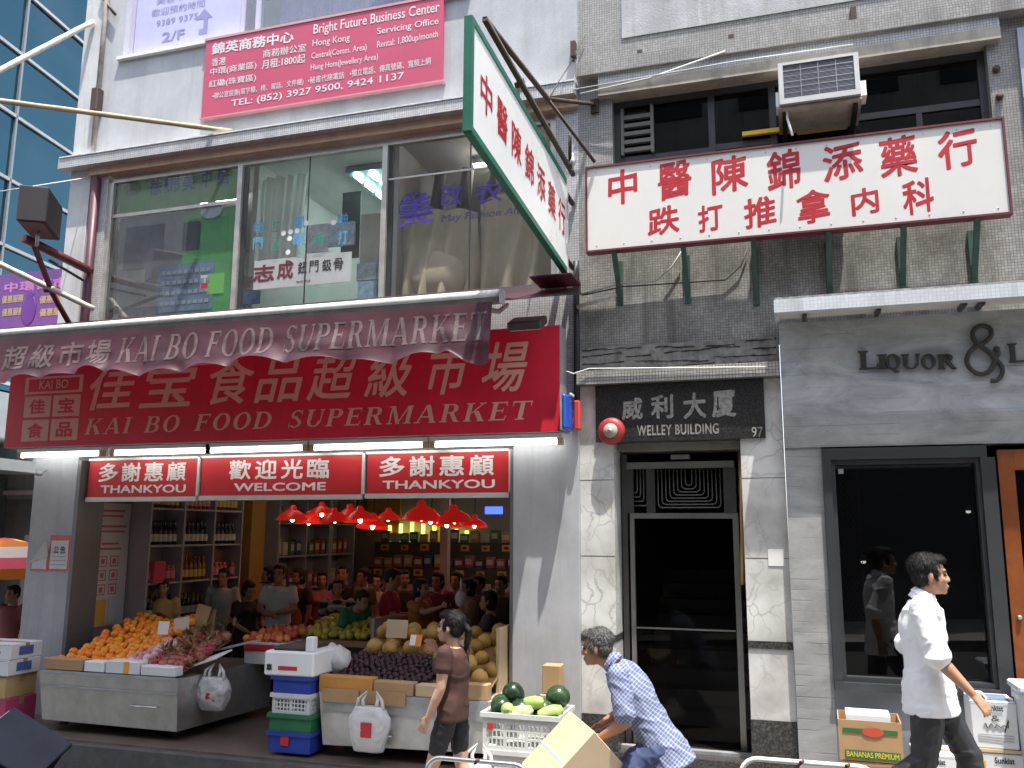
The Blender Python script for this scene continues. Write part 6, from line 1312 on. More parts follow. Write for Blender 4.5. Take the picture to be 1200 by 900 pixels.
for (lab, m_), lm in zip(bm_.items(), (mat('paper_label', (.55, .5, .42), .6), mat('yellow_label', (.6, .42, .1), .6), mat('pink_label', (.6, .25, .25), .6))):
    t = thing('bottle' if 'jar' not in lab else 'jar', lab, 'bottle' if 'jar' not in lab else 'jar', (0, 0, -50), 0, lab.split(' standing')[0].split(' with')[0]+'s on the left wall'); OFF[t.name] = Matrix()
    pr = bprof if 'jar' not in lab else [(.001, 0), (.045, 0), (.045, .15), (.03, .17), (.035, .2), (.001, .2)]
    b = MB(); b.lathe(pr, (0, 0, 0), 10); b.build('glass', m_, t, True); b = MB(); b.lathe([(.0375 if 'jar' not in lab else .046, .04), (.0375 if 'jar' not in lab else .046, .13)], (0, 0, 0), 10, None, False); b.build('label', lm, t, True)
    protos.append([t, False])
random.seed(4)
for zi, z in enumerate(zs2[:4]):
    for ci in range(3):
        k = (zi*3+ci*2) % 4; pr = protos[[0, 1, 0, 2][k]]
        for row in range(2):
            y = .99+.62*ci
            while y < .92+.62*(ci+1)-.06:
                if random.random() < (.95 if row == 0 else .75):
                    loc = (-7.37-.11*row, y, z+.013)
                    if not pr[1]: pr[0].location = loc; pr[1] = True
                    else: dup(pr[0], loc, random.uniform(0, 6))
                y += .088
cx_ = bx('drinks_carton', mat('maroon_carton', (.16, .025, .025), .6), -7.58, -7.3, .96, 1.5, 2.714, 2.95, parent=None) if False else None
for y, z, w_, h_, m_, lab in ((1.0, 2.715, .45, .26, (.2, .03, .03), 'dark red drinks carton on top of the bottle shelf near the door'), (1.6, 2.715, .4, .2, (.3, .08, .05), 'rusty red carton on top of the bottle shelf in the middle'), (2.2, 2.715, .45, .22, (.08, .06, .06), 'blackish carton on top of the bottle shelf at the far end'), (1.0, 1.36, .2, .26, (.55, .05, .1), 'bright pink packet box among the bottles')):
    b = MB(); b.box(-7.58, -7.27, y, y+w_, z, z+h_); tag(recenter(b.build('drinks_carton', mat('carton_%d' % int(y*100+z*7), m_, .6))), lab, 'box')
nb = thing('notice_board', 'white notice board with red printed lines on the inner left wall', 'notice', (-7.58, .55, 1.4))
bx('board', mat('pale_notice', (.62, .55, .53), .6, var=.08), -7.59, -7.575, .30, .88, .9, 2.30, parent=nb)
rl = mat('faint_red_print', (.5, .14, .12), .7)
for i, (z, a, e) in enumerate(((2.2, .4, .78), (2.14, .42, .76), (2.02, .36, .82), (1.96, .38, .8), (1.82, .45, .72), (1.76, .42, .76))): bx('print_line', rl, -7.5745, -7.572, a, e, z, z+.025, parent=nb)
for i in range(2):
    for j in range(3):
        y0, z0 = .42+.18*i, 1.25+.16*j
        b = MB(); b.box(-7.5745, -7.572, y0, y0+.13, z0, z0+.012); b.box(-7.5745, -7.572, y0, y0+.13, z0+.11, z0+.122); b.box(-7.5745, -7.572, y0, y0+.01, z0+.0125, z0+.1095); b.box(-7.5745, -7.572, y0+.12, y0+.13, z0+.0125, z0+.1095); b.box(-7.5745, -7.572, y0+.04, y0+.09, z0+.03, z0+.09); b.build('pictogram', rl, nb)
for y0, y1, z0, z1, m_, lab in ((.38, .58, .92, 1.2, (.7, .36, .06), 'orange yellow leaflet on the lower notice board'), (.62, .84, .92, 1.22, (.55, .55, .58), 'grey white leaflet beside the orange one')):
    b = MB(); b.box(-7.5715, -7.566, y0, y1, z0, z1); tag(recenter(b.build('leaflet', mat('leaflet_%d' % int(y0*100), m_, .6))), lab, 'leaflet')
# counter under the shelves, further shelving and the back wall of goods
ct = thing('shop_counter', 'grey counter beneath the bottle shelves', 'counter', (-7.3, 1.8, .05)); bx('counter_body', mat('counter_grey', (.16, .16, .17), .5, var=.2), -7.59, -7.0, .95, 2.9, .055, .82, parent=ct); bx('counter_top', steel_dull, -7.59, -6.95, .92, 2.92, .821, .85, parent=ct)
s5 = thing('goods_shelf', 'dark shelving with red and pink packets beyond the ochre pillar', 'shelf', (-7.4, 4.8, .05))
for y in (3.7, 4.5, 5.3, 6.1): bx('upright', sw, -7.59, -7.28, y-.02, y+.02, .06, 2.6, parent=s5)
for z in (.6, 1.1, 1.6, 2.1, 2.6): bx('shelf_board', sw, -7.59, -7.28, 3.72, 6.1, z-.012, z+.012, parent=s5)
s6 = thing('vegetable_rack', 'stepped vegetable rack with price tickets along the back wall', 'shelf', (-4, 5.9, .05))
rk = mat('rack_dark', (.06, .05, .045), .7)
for i in range(4): bx('rack_step', rk, -6.9, -1.9, 5.4+.25*i, 6.45, .06, .55+.42*i-.002*i, parent=s6) if i == 3 else bx('rack_step', rk, -6.9, -1.9, 5.4+.25*i, 5.4+.25*(i+1)-.001, .06, .55+.42*i, parent=s6)
tick = thing('price_ticket', 'orange price ticket clipped to the vegetable rack', 'price ticket', (0, 0, -50), 0, 'orange price tickets on the rack'); OFF[tick.name] = Matrix(); bx('ticket', mat('orange_ticket', (.75, .28, .04), .6), -.075, .075, -.004, 0, 0, .10, parent=tick); bx('figure', blkink, -.04, .03, -.006, -.0045, .03, .07, parent=tick)
pk0 = thing('goods_packet', 'coloured packet on the shop shelving', 'packet', (0, 0, -50), 0, 'packets on the shop shelves'); OFF[pk0.name] = Matrix()
pkm = bpy.data.materials.new('mixed_packets'); pkm.use_nodes = True; _nt = pkm.node_tree; _p = _nt.nodes['Principled BSDF']; _oi = nn(_nt, 'ShaderNodeObjectInfo'); _r = nn(_nt, 'ShaderNodeValToRGB'); _r.color_ramp.interpolation = 'CONSTANT'
for pos, col in ((0, (.35, .03, .03)), (.2, (.5, .22, .06)), (.38, (.45, .10, .10)), (.55, (.08, .14, .05)), (.7, (.5, .4, .3)), (.85, (.06, .06, .12))):
    e = _r.color_ramp.elements.new(pos) if pos else _r.color_ramp.elements[0]; e.position = pos; e.color = c4(col)
_nt.links.new(_oi.outputs['Random'], _r.inputs[0]); _nt.links.new(_r.outputs[0], _p.inputs['Base Color'])
b = MB(); b.box(-.07, .07, -.05, .05, 0, .2); b.bevel(.01); b.build('wrapper', pkm, pk0); bx('wrapper_label', mat('pale_packet_label', (.55, .48, .4), .6), -.05, .05, -.0525, -.0505, .06, .15, parent=pk0)
used = [False, False]
def place(pr, i, loc, rz=0., sc=None):
    if not used[i]:
        pr.location = loc; pr.rotation_euler = (0, 0, rz); used[i] = True
        if sc: pr.scale = sc if not isinstance(sc, (int, float)) else (sc,)*3
    else: dup(pr, loc, rz, scale=sc)
random.seed(9)
for i in range(4):
    z = .55+.42*i-(.002*i if i == 3 else 0)
    for k in range(26):
        x = -6.75+k*.185; place(pk0, 0, (x, 5.52+.25*i, z+.001), random.uniform(-.2, .2), (1.1, 1, random.uniform(.7, 1.1)))
        if k % 2 == 0 and i < 4: place(tick, 1, (x+.05, 5.394+.25*i, z-.14), 0, random.uniform(.9, 1.15))
for z in (.62, 1.12, 1.62, 2.12):
    for k in range(12): place(pk0, 0, (-7.40, 3.82+.19*k, z), R(90)+random.uniform(-.1, .1), (1, 1, random.uniform(.8, 1.3)))
gl_ = emit('green_yellow_strip', (.75, .85, .12), 1.6)
for k in range(8):
    p0_, p1_ = U(457+k*13 if k < 6 else 535+(k-6)*12, 612+abs(k-2)*2, 6.4), U(457+k*13 if k < 6 else 535+(k-6)*12, 645, 6.4)
    b = MB(); b.box(p0_.x-.025, p0_.x+.025, 6.38, 6.42, p1_.z, p0_.z); o = tag(recenter(b.build('neon_strip', gl_)), 'upright yellow green light strip on the back wall of the shop', 'light strip', 'light strips on the back wall')
p = U(578, 598, 3.5); b = MB(); b.box(p.x-.12, p.x+.12, 3.5, 3.55, p.z-.05, p.z+.05); o = tag(recenter(b.build('blue_shop_sign', emit('blue_sign_glow', (.05, .1, .9), 1.2))), 'small glowing blue sign near the shop ceiling', 'sign')
b = MB(); q = U(415, 620, 6.2); b.box(-7.2, -6.55, 6.40, 6.46, 1.9, 2.6); tag(recenter(b.build('ochre_banner', mat('ochre_banner_cloth', (.5, .22, .03), .7))), 'ochre banner hanging at the far back wall', 'banner')
b = MB(); b.box(-6.95, -6.93, 4.6, 4.62, .05, 3.2); tag(recenter(b.build('steel_post', steel_dull)), 'thin steel post behind the shoppers', 'post')
# ================================================================ people
def skin_mat(name, col):
    m = mat(name, col, .5, var=.10, vscale=9, bump=.08, bscale=180); p = m.node_tree.nodes['Principled BSDF']
    p.inputs['Subsurface Weight'].default_value = .12; p.inputs['Subsurface Radius'].default_value = (.01, .004, .002); return m
skin = skin_mat('tan_skin', (.42, .22, .135)); skin2 = skin_mat('weathered_skin', (.36, .175, .10)); skin3 = skin_mat('light_skin', (.50, .29, .20))
hair_b = mat('black_hair', (.010, .009, .009), .55, var=.4, vscale=40, bump=.5, bscale=160, spec=.3); hair_g = mat('grey_hair', (.11, .105, .10), .5, var=.8, vscale=35, bump=.8, bscale=90)
eye_m = mat('dark_eye', (.015, .01, .01), .2); lip_m = mat('lip_tone', (.28, .10, .08), .5)
def V(*a): return Vector(a)
def etube(b, pts, ra, rb, side, n=16):
    """Tube with elliptical rings: ra along `side`, rb across it."""
    pts = [Vector(p) for p in pts]; rings = []
    for i, p in enumerate(pts):
        t = (pts[min(i+1, len(pts)-1)]-pts[max(i-1, 0)]).normalized(); s = (side-t*side.dot(t)).normalized(); c = t.cross(s)
        rings.append([p+s*ra[i]*math.cos(k*2*math.pi/n)+c*rb[i]*math.sin(k*2*math.pi/n) for k in range(n)])
    b.loft(rings)
def limb(b, pts, rs):
    pts = [Vector(p) for p in pts]; P, Q = [], []
    for i in range(len(pts)-1):
        for k in range(5): f = k/5; P.append(pts[i].lerp(pts[i+1], f)); Q.append(rs[i]+(rs[i+1]-rs[i])*f)
    P.append(pts[-1]); Q.append(rs[-1]); b.tube(P, Q, 12)
    for p, r in zip(pts, rs): b.ell(p, r*.99, 10, 8)
def fuse(b, name, m, parent, vox, it=6, wr=0., seed=0., wsc=9., stretch=(1, 1, .45), local=True, freq2=0.):
    """Closed pieces -> one continuous smooth surface, optionally with cloth creases."""
    me = b.mesh(name); o = bpy.data.objects.new(name, me); COL.objects.link(o)
    r = o.modifiers.new('r', 'REMESH'); r.mode = 'VOXEL'; r.voxel_size = vox
    s = o.modifiers.new('s', 'SMOOTH'); s.iterations = it; s.factor = .5
    dg = bpy.context.evaluated_depsgraph_get(); m2 = bpy.data.meshes.new_from_object(o.evaluated_get(dg)); bpy.data.objects.remove(o); bpy.data.meshes.remove(me)
    if wr:
        m2.update(); ns = [v.normal.copy() for v in m2.vertices]
        for v, nrm in zip(m2.vertices, ns):
            q = Vector((v.co.x*stretch[0], v.co.y*stretch[1], v.co.z*stretch[2]))*wsc+Vector((seed, seed*2, 0))
            k = 1-abs(noise.noise(q))*2; k2 = noise.noise(q*2.3+Vector((3, 1, 2)))
            k3 = max(0, 1-abs(noise.noise(Vector((v.co.x*5+v.co.z*4, v.co.y*5, v.co.z*11-v.co.x*6))+Vector((seed, 0, seed))))*4)
            v.co += nrm*wr*(k*.7+k2*.6+k3*1.1)
    for p in m2.polygons: p.use_smooth = True
    m2.name = name
    o = bpy.data.objects.new(name, m2); COL.objects.link(o); m2.materials.clear(); m2.materials.append(m); o.parent = parent; OFF[o.name] = OFF[parent.name]; return o
def raw(b, name, m, parent, smooth=True):
    me = b.mesh(name, smooth); o = bpy.data.objects.new(name, me); COL.objects.link(o); me.materials.append(m); o.parent = parent; return o
def hand(b, W, d, n, thumb, curl=.5, k=1.):
    """Palm, four unequal fingers and a thumb; n = direction the palm faces, thumb = side of the thumb (unit)."""
    d = d.normalized(); n = (n-d*n.dot(d)).normalized(); s = (thumb-d*thumb.dot(d)-n*thumb.dot(n)).normalized()
    etube(b, [W-d*.01, W+d*.02*k, W+d*.06*k, W+d*.092*k], [.024*k, .031*k, .04*k, .037*k], [.019*k, .016*k, .014*k, .010*k], s, 12)
    for off, ln, sp in ((.031, .070, .10), (.0105, .080, .03), (-.0105, .074, -.04), (-.031, .057, -.13)):
        p = W+d*.085*k+s*off*k; u = (d+s*sp).normalized(); a = curl*.5; pts = [p-d*.02]; 
        for seg in (.45, .3, .25):
            q = u*math.cos(a)+n*math.sin(a); pts.append(pts[-1]+q*ln*seg*k+(d*.02 if seg == .45 else Vector((0, 0, 0)))); a += curl*.8
        limb(b, pts, [.0088*k, .0085*k, .0078*k, .0066*k])
    p = W+d*.02*k+s*.028*k; q = (d*.65+s*.75+n*.25).normalized(); r = (d*.9+s*.2+n*.35).normalized()
    limb(b, [p, p+q*.04*k, p+q*.04*k+r*.032*k], [.0125*k, .0105*k, .0078*k])
BASE = dict(pelvis=(0, 0, .95), chest=(0, 0, 1.27), neck=(-.01, 0, 1.45), head=(.03, 0, 1.60), shL=(0, .185, 1.40), elL=(-.02, .23, 1.13), wrL=(.06, .22, .88), shR=(0, -.185, 1.40), elR=(-.02, -.23, 1.13), wrR=(.06, -.22, .88),
            hipL=(0, .09, .92), knL=(.02, .095, .50), anL=(-.02, .095, .08), hipR=(0, -.09, .92), knR=(.02, -.095, .50), anR=(-.02, -.095, .08))
def strands(o, H, HT, hk, seed):
    """Locks of hair lying over the hair mass, part of the same mesh."""
    rnd = random.Random(seed); bm = bmesh.new(); bm.from_mesh(o.data); bm.faces.ensure_lookup_table(); bm.normal_update(); R3 = HT.to_3x3(); inv = R3.inverted(); fs = list(bm.faces)
    for _ in range(2600):
        f = rnd.choice(fs); c = f.calc_center_median(); n_ = f.normal; q = inv @ (c-H); crown = Vector((-.05*hk, 0, .13*hk))
        fl = (q-crown); fl.z -= .05; fl = R3 @ fl; fl = fl-n_*fl.dot(n_)
        if fl.length < 1e-5: continue
        fl.normalize(); s_ = fl.cross(n_); a = rnd.uniform(-.5, .5); d = fl*math.cos(a)+s_*math.sin(a); w_ = d.cross(n_)*rnd.uniform(.0009, .0022); L_ = rnd.uniform(.018, .042)*hk; up_ = rnd.uniform(.0, .0045)+(.004 if q.z > .08 else 0)
        p0 = c-n_*.001; p1 = c+d*L_*.5+n_*(.003+up_); p2 = c+d*L_+n_*(up_*.6-.001)
        v = [bm.verts.new(x) for x in (p0-w_, p0+w_, p1+w_*.9, p1-w_*.9, p2)]
        bm.faces.new(v[:4]).smooth = True; bm.faces.new((v[3], v[2], v[4])).smooth = True
    bm.to_mesh(o.data); bm.free()
def person(label, loc, rz, pose=None, h=1.72, look=(1, 0, 0), hup=(0, 0, 1), skin_=None, shirt=None, trousers=None, hair=None, style='short', sleeve=.55, hem=.06, apron=None, shoes=None, shorts=0., vox=.02, female=False, wr=.004, palms=None, curl=.5, group=None, collar=False, extra=None, rolled=False, seed=1., bulk=1.):
    k = h/1.72; J = {a: Vector(p)*k for a, p in {**BASE, **(pose or {})}.items()}
    t = thing('person', label, 'person', loc, rz, group); S = AX.cross(AZ)*-1 if False else Vector((0, 1, 0))
    fn = vox < .012
    sw = (.155 if female else .175)*k*bulk; sd = (.10 if female else .105)*k*bulk; wst = (.125 if female else .15)*k*bulk; hp = (.165 if female else .16)*k*bulk
    hx = Vector(look).normalized(); hz = Vector(hup); hz = (hz-hx*hz.dot(hx)).normalized(); hy = hz.cross(hx)
    H = J['head']; HT = Matrix((hx, hy, hz)).transposed().to_4x4(); hk = k*(1.0 if h > 1.3 else 1.0)
    def hpnt(x, y, z): return H+(hx*x+hy*y+hz*z)*hk
    def hell(b, c, r, n=14, m=10): b.ell(hpnt(*c), tuple(q*hk for q in r), n, m, HT)
    shl = (J['shL']+J['shR'])/2
    def torso(b, g, down=0., top=1.):
        P = [J['pelvis']+(J['pelvis']-J['chest']).normalized()*(.07*k+down), J['pelvis'], J['pelvis'].lerp(J['chest'], .5), J['chest'], shl.lerp(J['chest'], .25), J['neck'].lerp(shl, .4)]
        ra = [hp*.98, hp, wst, sw*.93, sw*.98, .085*k]; rb = [sd*.98, sd*1.0, sd*.95, sd*1.08, sd*.92, .07*k]
        P2, A2, B2 = [], [], []
        for i in range(len(P)-1):
            for q in range(4): f = q/4; f2 = f*f*(3-2*f); P2.append(P[i].lerp(P[i+1], f)); A2.append(ra[i]+(ra[i+1]-ra[i])*f2); B2.append(rb[i]+(rb[i+1]-rb[i])*f2)
        P2.append(P[-1]); A2.append(ra[-1]); B2.append(rb[-1])
        etube(b, P2, [q+g for q in A2], [q+g for q in B2], S)
        if female: 
            for s_ in (-1, 1): b.ell(J['chest']+V(sd*.75, s_*.07*k, .02*k), (.06*k+g, .06*k+g, .06*k+g), 10, 8)
    b = MB()
    torso(b, 0)
    limb(b, [J['neck']-(J['neck']-J['chest']).normalized()*.04*k, hpnt(-.02, 0, -.07)], [.058*k, .052*k])
    hell(b, (-.012, 0, .035), (.100, .078, .095)); hell(b, (.03, 0, -.035), (.066, .062, .085)); hell(b, (.042, 0, -.085), (.05, .046, .034)); hell(b, (.076, 0, -.103), (.02, .024, .018), 8, 6)
    hell(b, (.083, 0, .028), (.018, .048, .012), 10, 6)
    for s_ in (-1, 1): hell(b, (.067, s_*.04, -.03), (.024, .018, .022), 8, 6); hell(b, (-.005, s_*.079, -.012), (.019, .009, .032), 8, 8); hell(b, (.103, s_*.013, -.035), (.012, .009, .009), 6, 5)
    limb(b, [hpnt(.090, 0, .015), hpnt(.100, 0, -.012), hpnt(.110, 0, -.033)], [.009*hk, .010*hk, .0115*hk])
    hell(b, (.096, 0, -.066), (.012, .024, .0065), 8, 6); hell(b, (.093, 0, -.080), (.012, .021, .0075), 8, 6)
    for a in 'LR':
        sg_ = 1 if a == 'L' else -1; sh, el, wr_ = J['sh'+a], J['el'+a], J['wr'+a]
        limb(b, [sh, sh.lerp(el, .5), el, el.lerp(wr_, .3), wr_], [.056*k*bulk, .050*k*bulk, .040*k, .042*k, .026*k])
        d = (wr_-el).normalized(); pn = Vector(palms[a]) if palms and a in palms else Vector((0, -sg_, 0)); th = Vector((1, 0, .3)) if abs(d.z) > .5 else Vector((0, -sg_*.6, 1))
        hand(b, wr_, d, pn, th, curl, k*1.0)
        limb(b, [J['hip'+a], J['hip'+a].lerp(J['kn'+a], .5), J['kn'+a], J['kn'+a].lerp(J['an'+a], .3), J['an'+a]], [.085*k, .075*k, .055*k, .056*k, .036*k])
        an = J['an'+a]; limb(b, [an+V(-.04*k, 0, -.05*k), an+V(.05*k, 0, -.045*k), an+V(.15*k, sg_*.015, -.058*k)], [.034*k, .034*k, .024*k])
    fuse(b, 'body', skin_ or skin, t, vox, 4 if fn else 2)
    for s_ in (-1, 1):
        b = MB(); hell(b, (.087, s_*.031, .002), (.009, .015, .007), 10, 8); raw(b, 'eye', eye_m, t)
        b = MB(); b.tube([hpnt(.092, s_*.014, .024), hpnt(.093, s_*.032, .030), hpnt(.078, s_*.052, .024)], [.0035*hk, .0048*hk, .003*hk], 5); raw(b, 'eyebrow', hair or hair_b, t)
    b = MB(); hell(b, (.103, 0, -.0735), (.005, .022, .0022), 8, 5); raw(b, 'lips', lip_m, t)
    # hair
    b = MB()
    if style == 'none': b = None
    else:
        hell(b, (-.030, 0, .052), (.100, .0865, .092), 18, 12); hell(b, (-.055, 0, -.0), (.06, .083, .075), 14, 10)
        hell(b, (.035, 0, .098), (.055, .066, .034), 12, 8)
        for s_ in (-1, 1): hell(b, (.022, s_*.072, .02), (.022, .011, .042), 8, 6)
        if style == 'pony':
            hell(b, (-.10, 0, .05), (.035, .03, .03), 8, 6); limb(b, [hpnt(-.11, 0, .05), hpnt(-.16, 0, -.0), hpnt(-.155, 0, -.10), hpnt(-.14, 0, -.19)], [.02*hk, .027*hk, .024*hk, .008*hk])
        if style == 'bob': hell(b, (-.035, 0, -.03), (.085, .092, .10), 14, 10)
        if style == 'cap': limb(b, [hpnt(.05, -.03, .085), hpnt(.13, -.03, .06)], [.02*hk]*2); limb(b, [hpnt(.05, .03, .085), hpnt(.13, .03, .06)], [.02*hk]*2)
        o = fuse(b, 'hair', hair or hair_b, t, .006 if fn else .014, 2)
        if fn:
            for v in o.data.vertices:
                q = HT.to_3x3().inverted() @ (v.co-H); n_ = noise.noise(Vector((q.x*14, q.y*60, q.z*20+q.x*14)))*.6+noise.noise(Vector((q.x*30, q.y*150, q.z*42)))*.55
                f = max(0, min(1, (q.z+.02)/.08)); v.co += v.normal*n_*.006*(.4+.6*f)
            strands(o, H, HT, hk, seed)
    # shirt
    if shirt:
        b = MB(); g = .018 if fn else .02; torso(b, g, hem*k)
        if hem > .1: u = (J['pelvis']-J['chest']).normalized(); etube(b, [J['pelvis']-u*.06*k, J['pelvis']+u*.02*k, J['pelvis']+u*(.07*k+hem*k)], [hp+.018, hp+.03, hp+.035], [sd+.018, sd+.04, sd+.055], S)
        for a in 'LR':
            sh, el, wr_ = J['sh'+a], J['el'+a], J['wr'+a]
            if sleeve <= 1: e = sh.lerp(el, sleeve); limb(b, [sh, sh.lerp(e, .5), e], [(.066)*k*bulk, .066*k*bulk, .064*k*bulk]) ; cuff, cd_, cr = e, (el-sh).normalized(), .066*k*bulk
            else: e = el.lerp(wr_, sleeve-1); limb(b, [sh, sh.lerp(el, .5), el, e], [.066*k*bulk, .062*k*bulk, .058*k, .052*k]); cuff, cd_, cr = e, (wr_-el).normalized(), .056*k
            if rolled: etube(b, [cuff-cd_*.045, cuff-cd_*.02, cuff+cd_*.012], [cr*.98, cr*1.12, cr*1.08], [cr*.98, cr*1.12, cr*1.08], S)
            else: etube(b, [cuff-cd_*.03, cuff+cd_*.012], [cr*1.0, cr*1.06], [cr*1.0, cr*1.06], S)
        if collar:
            c = J['neck']; u = (hpnt(-.02, 0, -.07)-c).normalized(); etube(b, [c-u*.02, c+u*.02, c+u*.045*k], [.082*k, .070*k, .066*k], [.078*k, .066*k, .062*k], S)
        fuse(b, 'shirt', shirt, t, vox*1.05, 3 if fn else 2, wr, seed, 9 if fn else 7)
        if collar and fn:
            pl = MB(); c = J['neck']; u = (hpnt(-.02, 0, -.07)-c).normalized(); etube(pl, [c+u*.012*k, c+u*.03*k, c+u*.052*k], [.088*k, .080*k, .068*k], [.084*k, .076*k, .064*k], S); o = fuse(pl, 'collar', shirt, t, .007, 3)
    if trousers:
        b = MB(); g = .012
        P = [J['pelvis']+(J['chest']-J['pelvis']).normalized()*.08*k, J['pelvis'], J['pelvis']+(J['pelvis']-J['chest']).normalized()*.08*k]; etube(b, P, [hp*.92+g, hp+g*.6, hp*.95+g*.6], [sd*.93+g, sd*1.02+g, sd*.95+g], S)
        for a in 'LR':
            hp_, kn, an = J['hip'+a], J['kn'+a], J['an'+a]
            if shorts: e = kn.lerp(an, shorts-1) if shorts > 1 else hp_.lerp(kn, shorts); limb(b, [hp_, hp_.lerp(e, .5), e], [.086*k, .086*k, .072*k])
            else: limb(b, [hp_, hp_.lerp(kn, .5), kn, kn.lerp(an, .5), an+(an-kn).normalized()*.01], [.099*k, .092*k, .075*k, .068*k, .062*k])
        fuse(b, 'trousers', trousers, t, vox*1.05, 3 if fn else 2, wr*1.2, seed+4, 8 if fn else 6)
    if shoes:
        for a in 'LR':
            an = J['an'+a]; sg_ = 1 if a == 'L' else -1; b = MB(); limb(b, [an+V(-.05*k, 0, -.045*k), an+V(.06*k, 0, -.045*k), an+V(.17*k, sg_*.015, -.055*k)], [.043*k, .045*k, .034*k]); fuse(b, 'shoe', shoes, t, .012, 2)
    if apron:
        b = MB(); c = J['chest'].lerp(J['pelvis'], .45); f = (J['chest']-J['pelvis']).normalized(); fwd = S.cross(f)
        P = [J['chest']+f*.02, J['chest'].lerp(J['pelvis'], .5), J['pelvis'], J['pelvis']-V(0, 0, .28*k)]
        etube(b, [p+fwd*.03 for p in P], [sw*.7, wst+.01, hp+.008, hp*.95], [sd+.0, sd+.012, sd+.012, sd*.9], S); fuse(b, 'apron', apron, t, .02, 2)
    return t, J, hpnt
# --- man walking past the show window
white_shirt = mat('white_cotton_shirt', (.80, .80, .82), .8, var=.03); blk_tr = mat('black_trousers', (.018, .018, .02), .55, var=.2)
wp = Vector((.82, -1.5, 0)); wp.z = zg(wp.x)
person('man in white shirt with rolled sleeves and black trousers walking past the dark show window', wp, R(-4),
    dict(neck=(.0, 0, 1.46), head=(.055, 0, 1.605), chest=(-.01, 0, 1.27), shL=(.03, .175, 1.41), shR=(-.02, -.185, 1.41), elR=(.05, -.235, 1.12), wrR=(.22, -.24, .93), elL=(-.10, .23, 1.14), wrL=(-.06, .25, .90),
         hipR=(0, -.09, .92), knR=(-.06, -.10, .49), anR=(-.40, -.10, .20), hipL=(0, .09, .92), knL=(.20, .09, .52), anL=(.26, .09, .09)),
    h=1.76, look=(1, .10, .03), skin_=skin, shirt=white_shirt, trousers=blk_tr, hair=hair_b, style='short', sleeve=1.0, hem=.115, shoes=mat('black_shoe', (.02, .02, .02), .3), vox=.0075, wr=.006, collar=True, rolled=True, palms=dict(R=(.1, .5, -.9)), curl=.42, seed=2., bulk=1.06)
# --- grey-haired man bending over a carton
plaid = check_mat('blue_check_shirt', (.10, .125, .24), (.36, .39, .48), .021, .30)
jeans = mat('blue_jeans', (.05, .07, .16), .8, var=.25, vscale=30)
mp_ = Vector((-.93, -1.5, zg(-.93)))
person('grey-haired man in blue checked shirt stooping over a carton before the entrance', mp_, R(180),
    dict(pelvis=(-.02, 0, .57), chest=(.17, 0, .90), neck=(.30, 0, 1.08), head=(.425, 0, 1.185), shL=(.235, .185, 1.03), shR=(.27, -.18, 1.02), elL=(.17, .26, .74), wrL=(.38, .15, .60), elR=(.25, -.27, .74), wrR=(.44, -.17, .62),
         hipL=(-.02, .10, .54), knL=(.24, .13, .33), anL=(.0, .12, .08), hipR=(-.02, -.10, .54), knR=(.26, -.13, .34), anR=(.12, -.12, .08)),
    h=1.72, look=(1, .02, -.10), hup=(.1, 0, 1), skin_=skin2, shirt=plaid, trousers=jeans, hair=hair_g, style='short', sleeve=.85, hem=.12, shoes=mat('brown_sandal', (.06, .04, .03), .6), vox=.0075, wr=.0075, collar=True, palms=dict(L=(.0, -.6, -.7), R=(.0, .6, -.7)), curl=.55, seed=5., bulk=1.05)
n1 = Vector((-.50, -.50, .71)).normalized(); n2 = Vector((.56, -.80, -.10)); n2 = (n2-n1*n2.dot(n1)).normalized(); n3 = n1.cross(n2)
bc = U(672, 898, -1.66); T = Matrix((n1, n2, n3)).transposed().to_4x4(); T.translation = bc
cbx = thing('carried_carton', 'large pale carton tipped up in the hands of the stooping man', 'box', bc)
b = MB(); b.box(-.19, .19, -.21, .21, -.25, .25, T); b.bevel(.006); b.build('carton', mat('pale_kraft_carton', (.50, .38, .25), .8, var=.06), cbx)  # one even pale kraft colour on every face
b = MB(); b.box(.1905, .192, -.2, .2, -.05, -.03, T); b.box(-.1, .1, -.2135, -.2105, -.03, -.0, T); b.build('blue_tape_line', mat('pale_blue_print', (.3, .42, .6), .6), cbx)
# --- woman passing the right stall
pos = Vector((-2.36, -1.75, zg(-2.36)))
person('woman with ponytail in brown top and black shorts passing the melon stall', pos, R(178),
    dict(neck=(.0, 0, 1.44), head=(.035, 0, 1.585), elL=(.02, .215, 1.13), wrL=(.13, .21, .90), elR=(.10, -.20, 1.19), wrR=(.19, -.08, 1.38), knL=(.14, .09, .50), anL=(.20, .09, .08), knR=(-.04, -.09, .50), anR=(-.24, -.09, .14)),
    h=1.51, look=(1, .05, .06), skin_=skin3, shirt=mat('brown_top', (.055, .021, .015), .8, var=.1), trousers=mat('black_shorts', (.008, .008, .012), .7), hair=hair_b, style='pony', sleeve=.42, hem=.02, shorts=.70, shoes=mat('dark_sandal', (.03, .025, .02), .6), vox=.0085, wr=.004, female=True, curl=.4, seed=8.)
t_ = bagshape('shopping_bag', 'white shopping bag with red and orange print held behind the woman', (-2.22, -1.58, .0), .24, .34, .13, None, True)
b = MB(); b.box(-2.31, -2.19, -1.675, -1.668, .08, .22); b.build('red_print', redprint, t_); b = MB(); b.box(-2.28, -2.24, -1.679, -1.6755, .11, .2); b.build('orange_print', mat('orange_print', (.8, .35, .03), .6), t_)
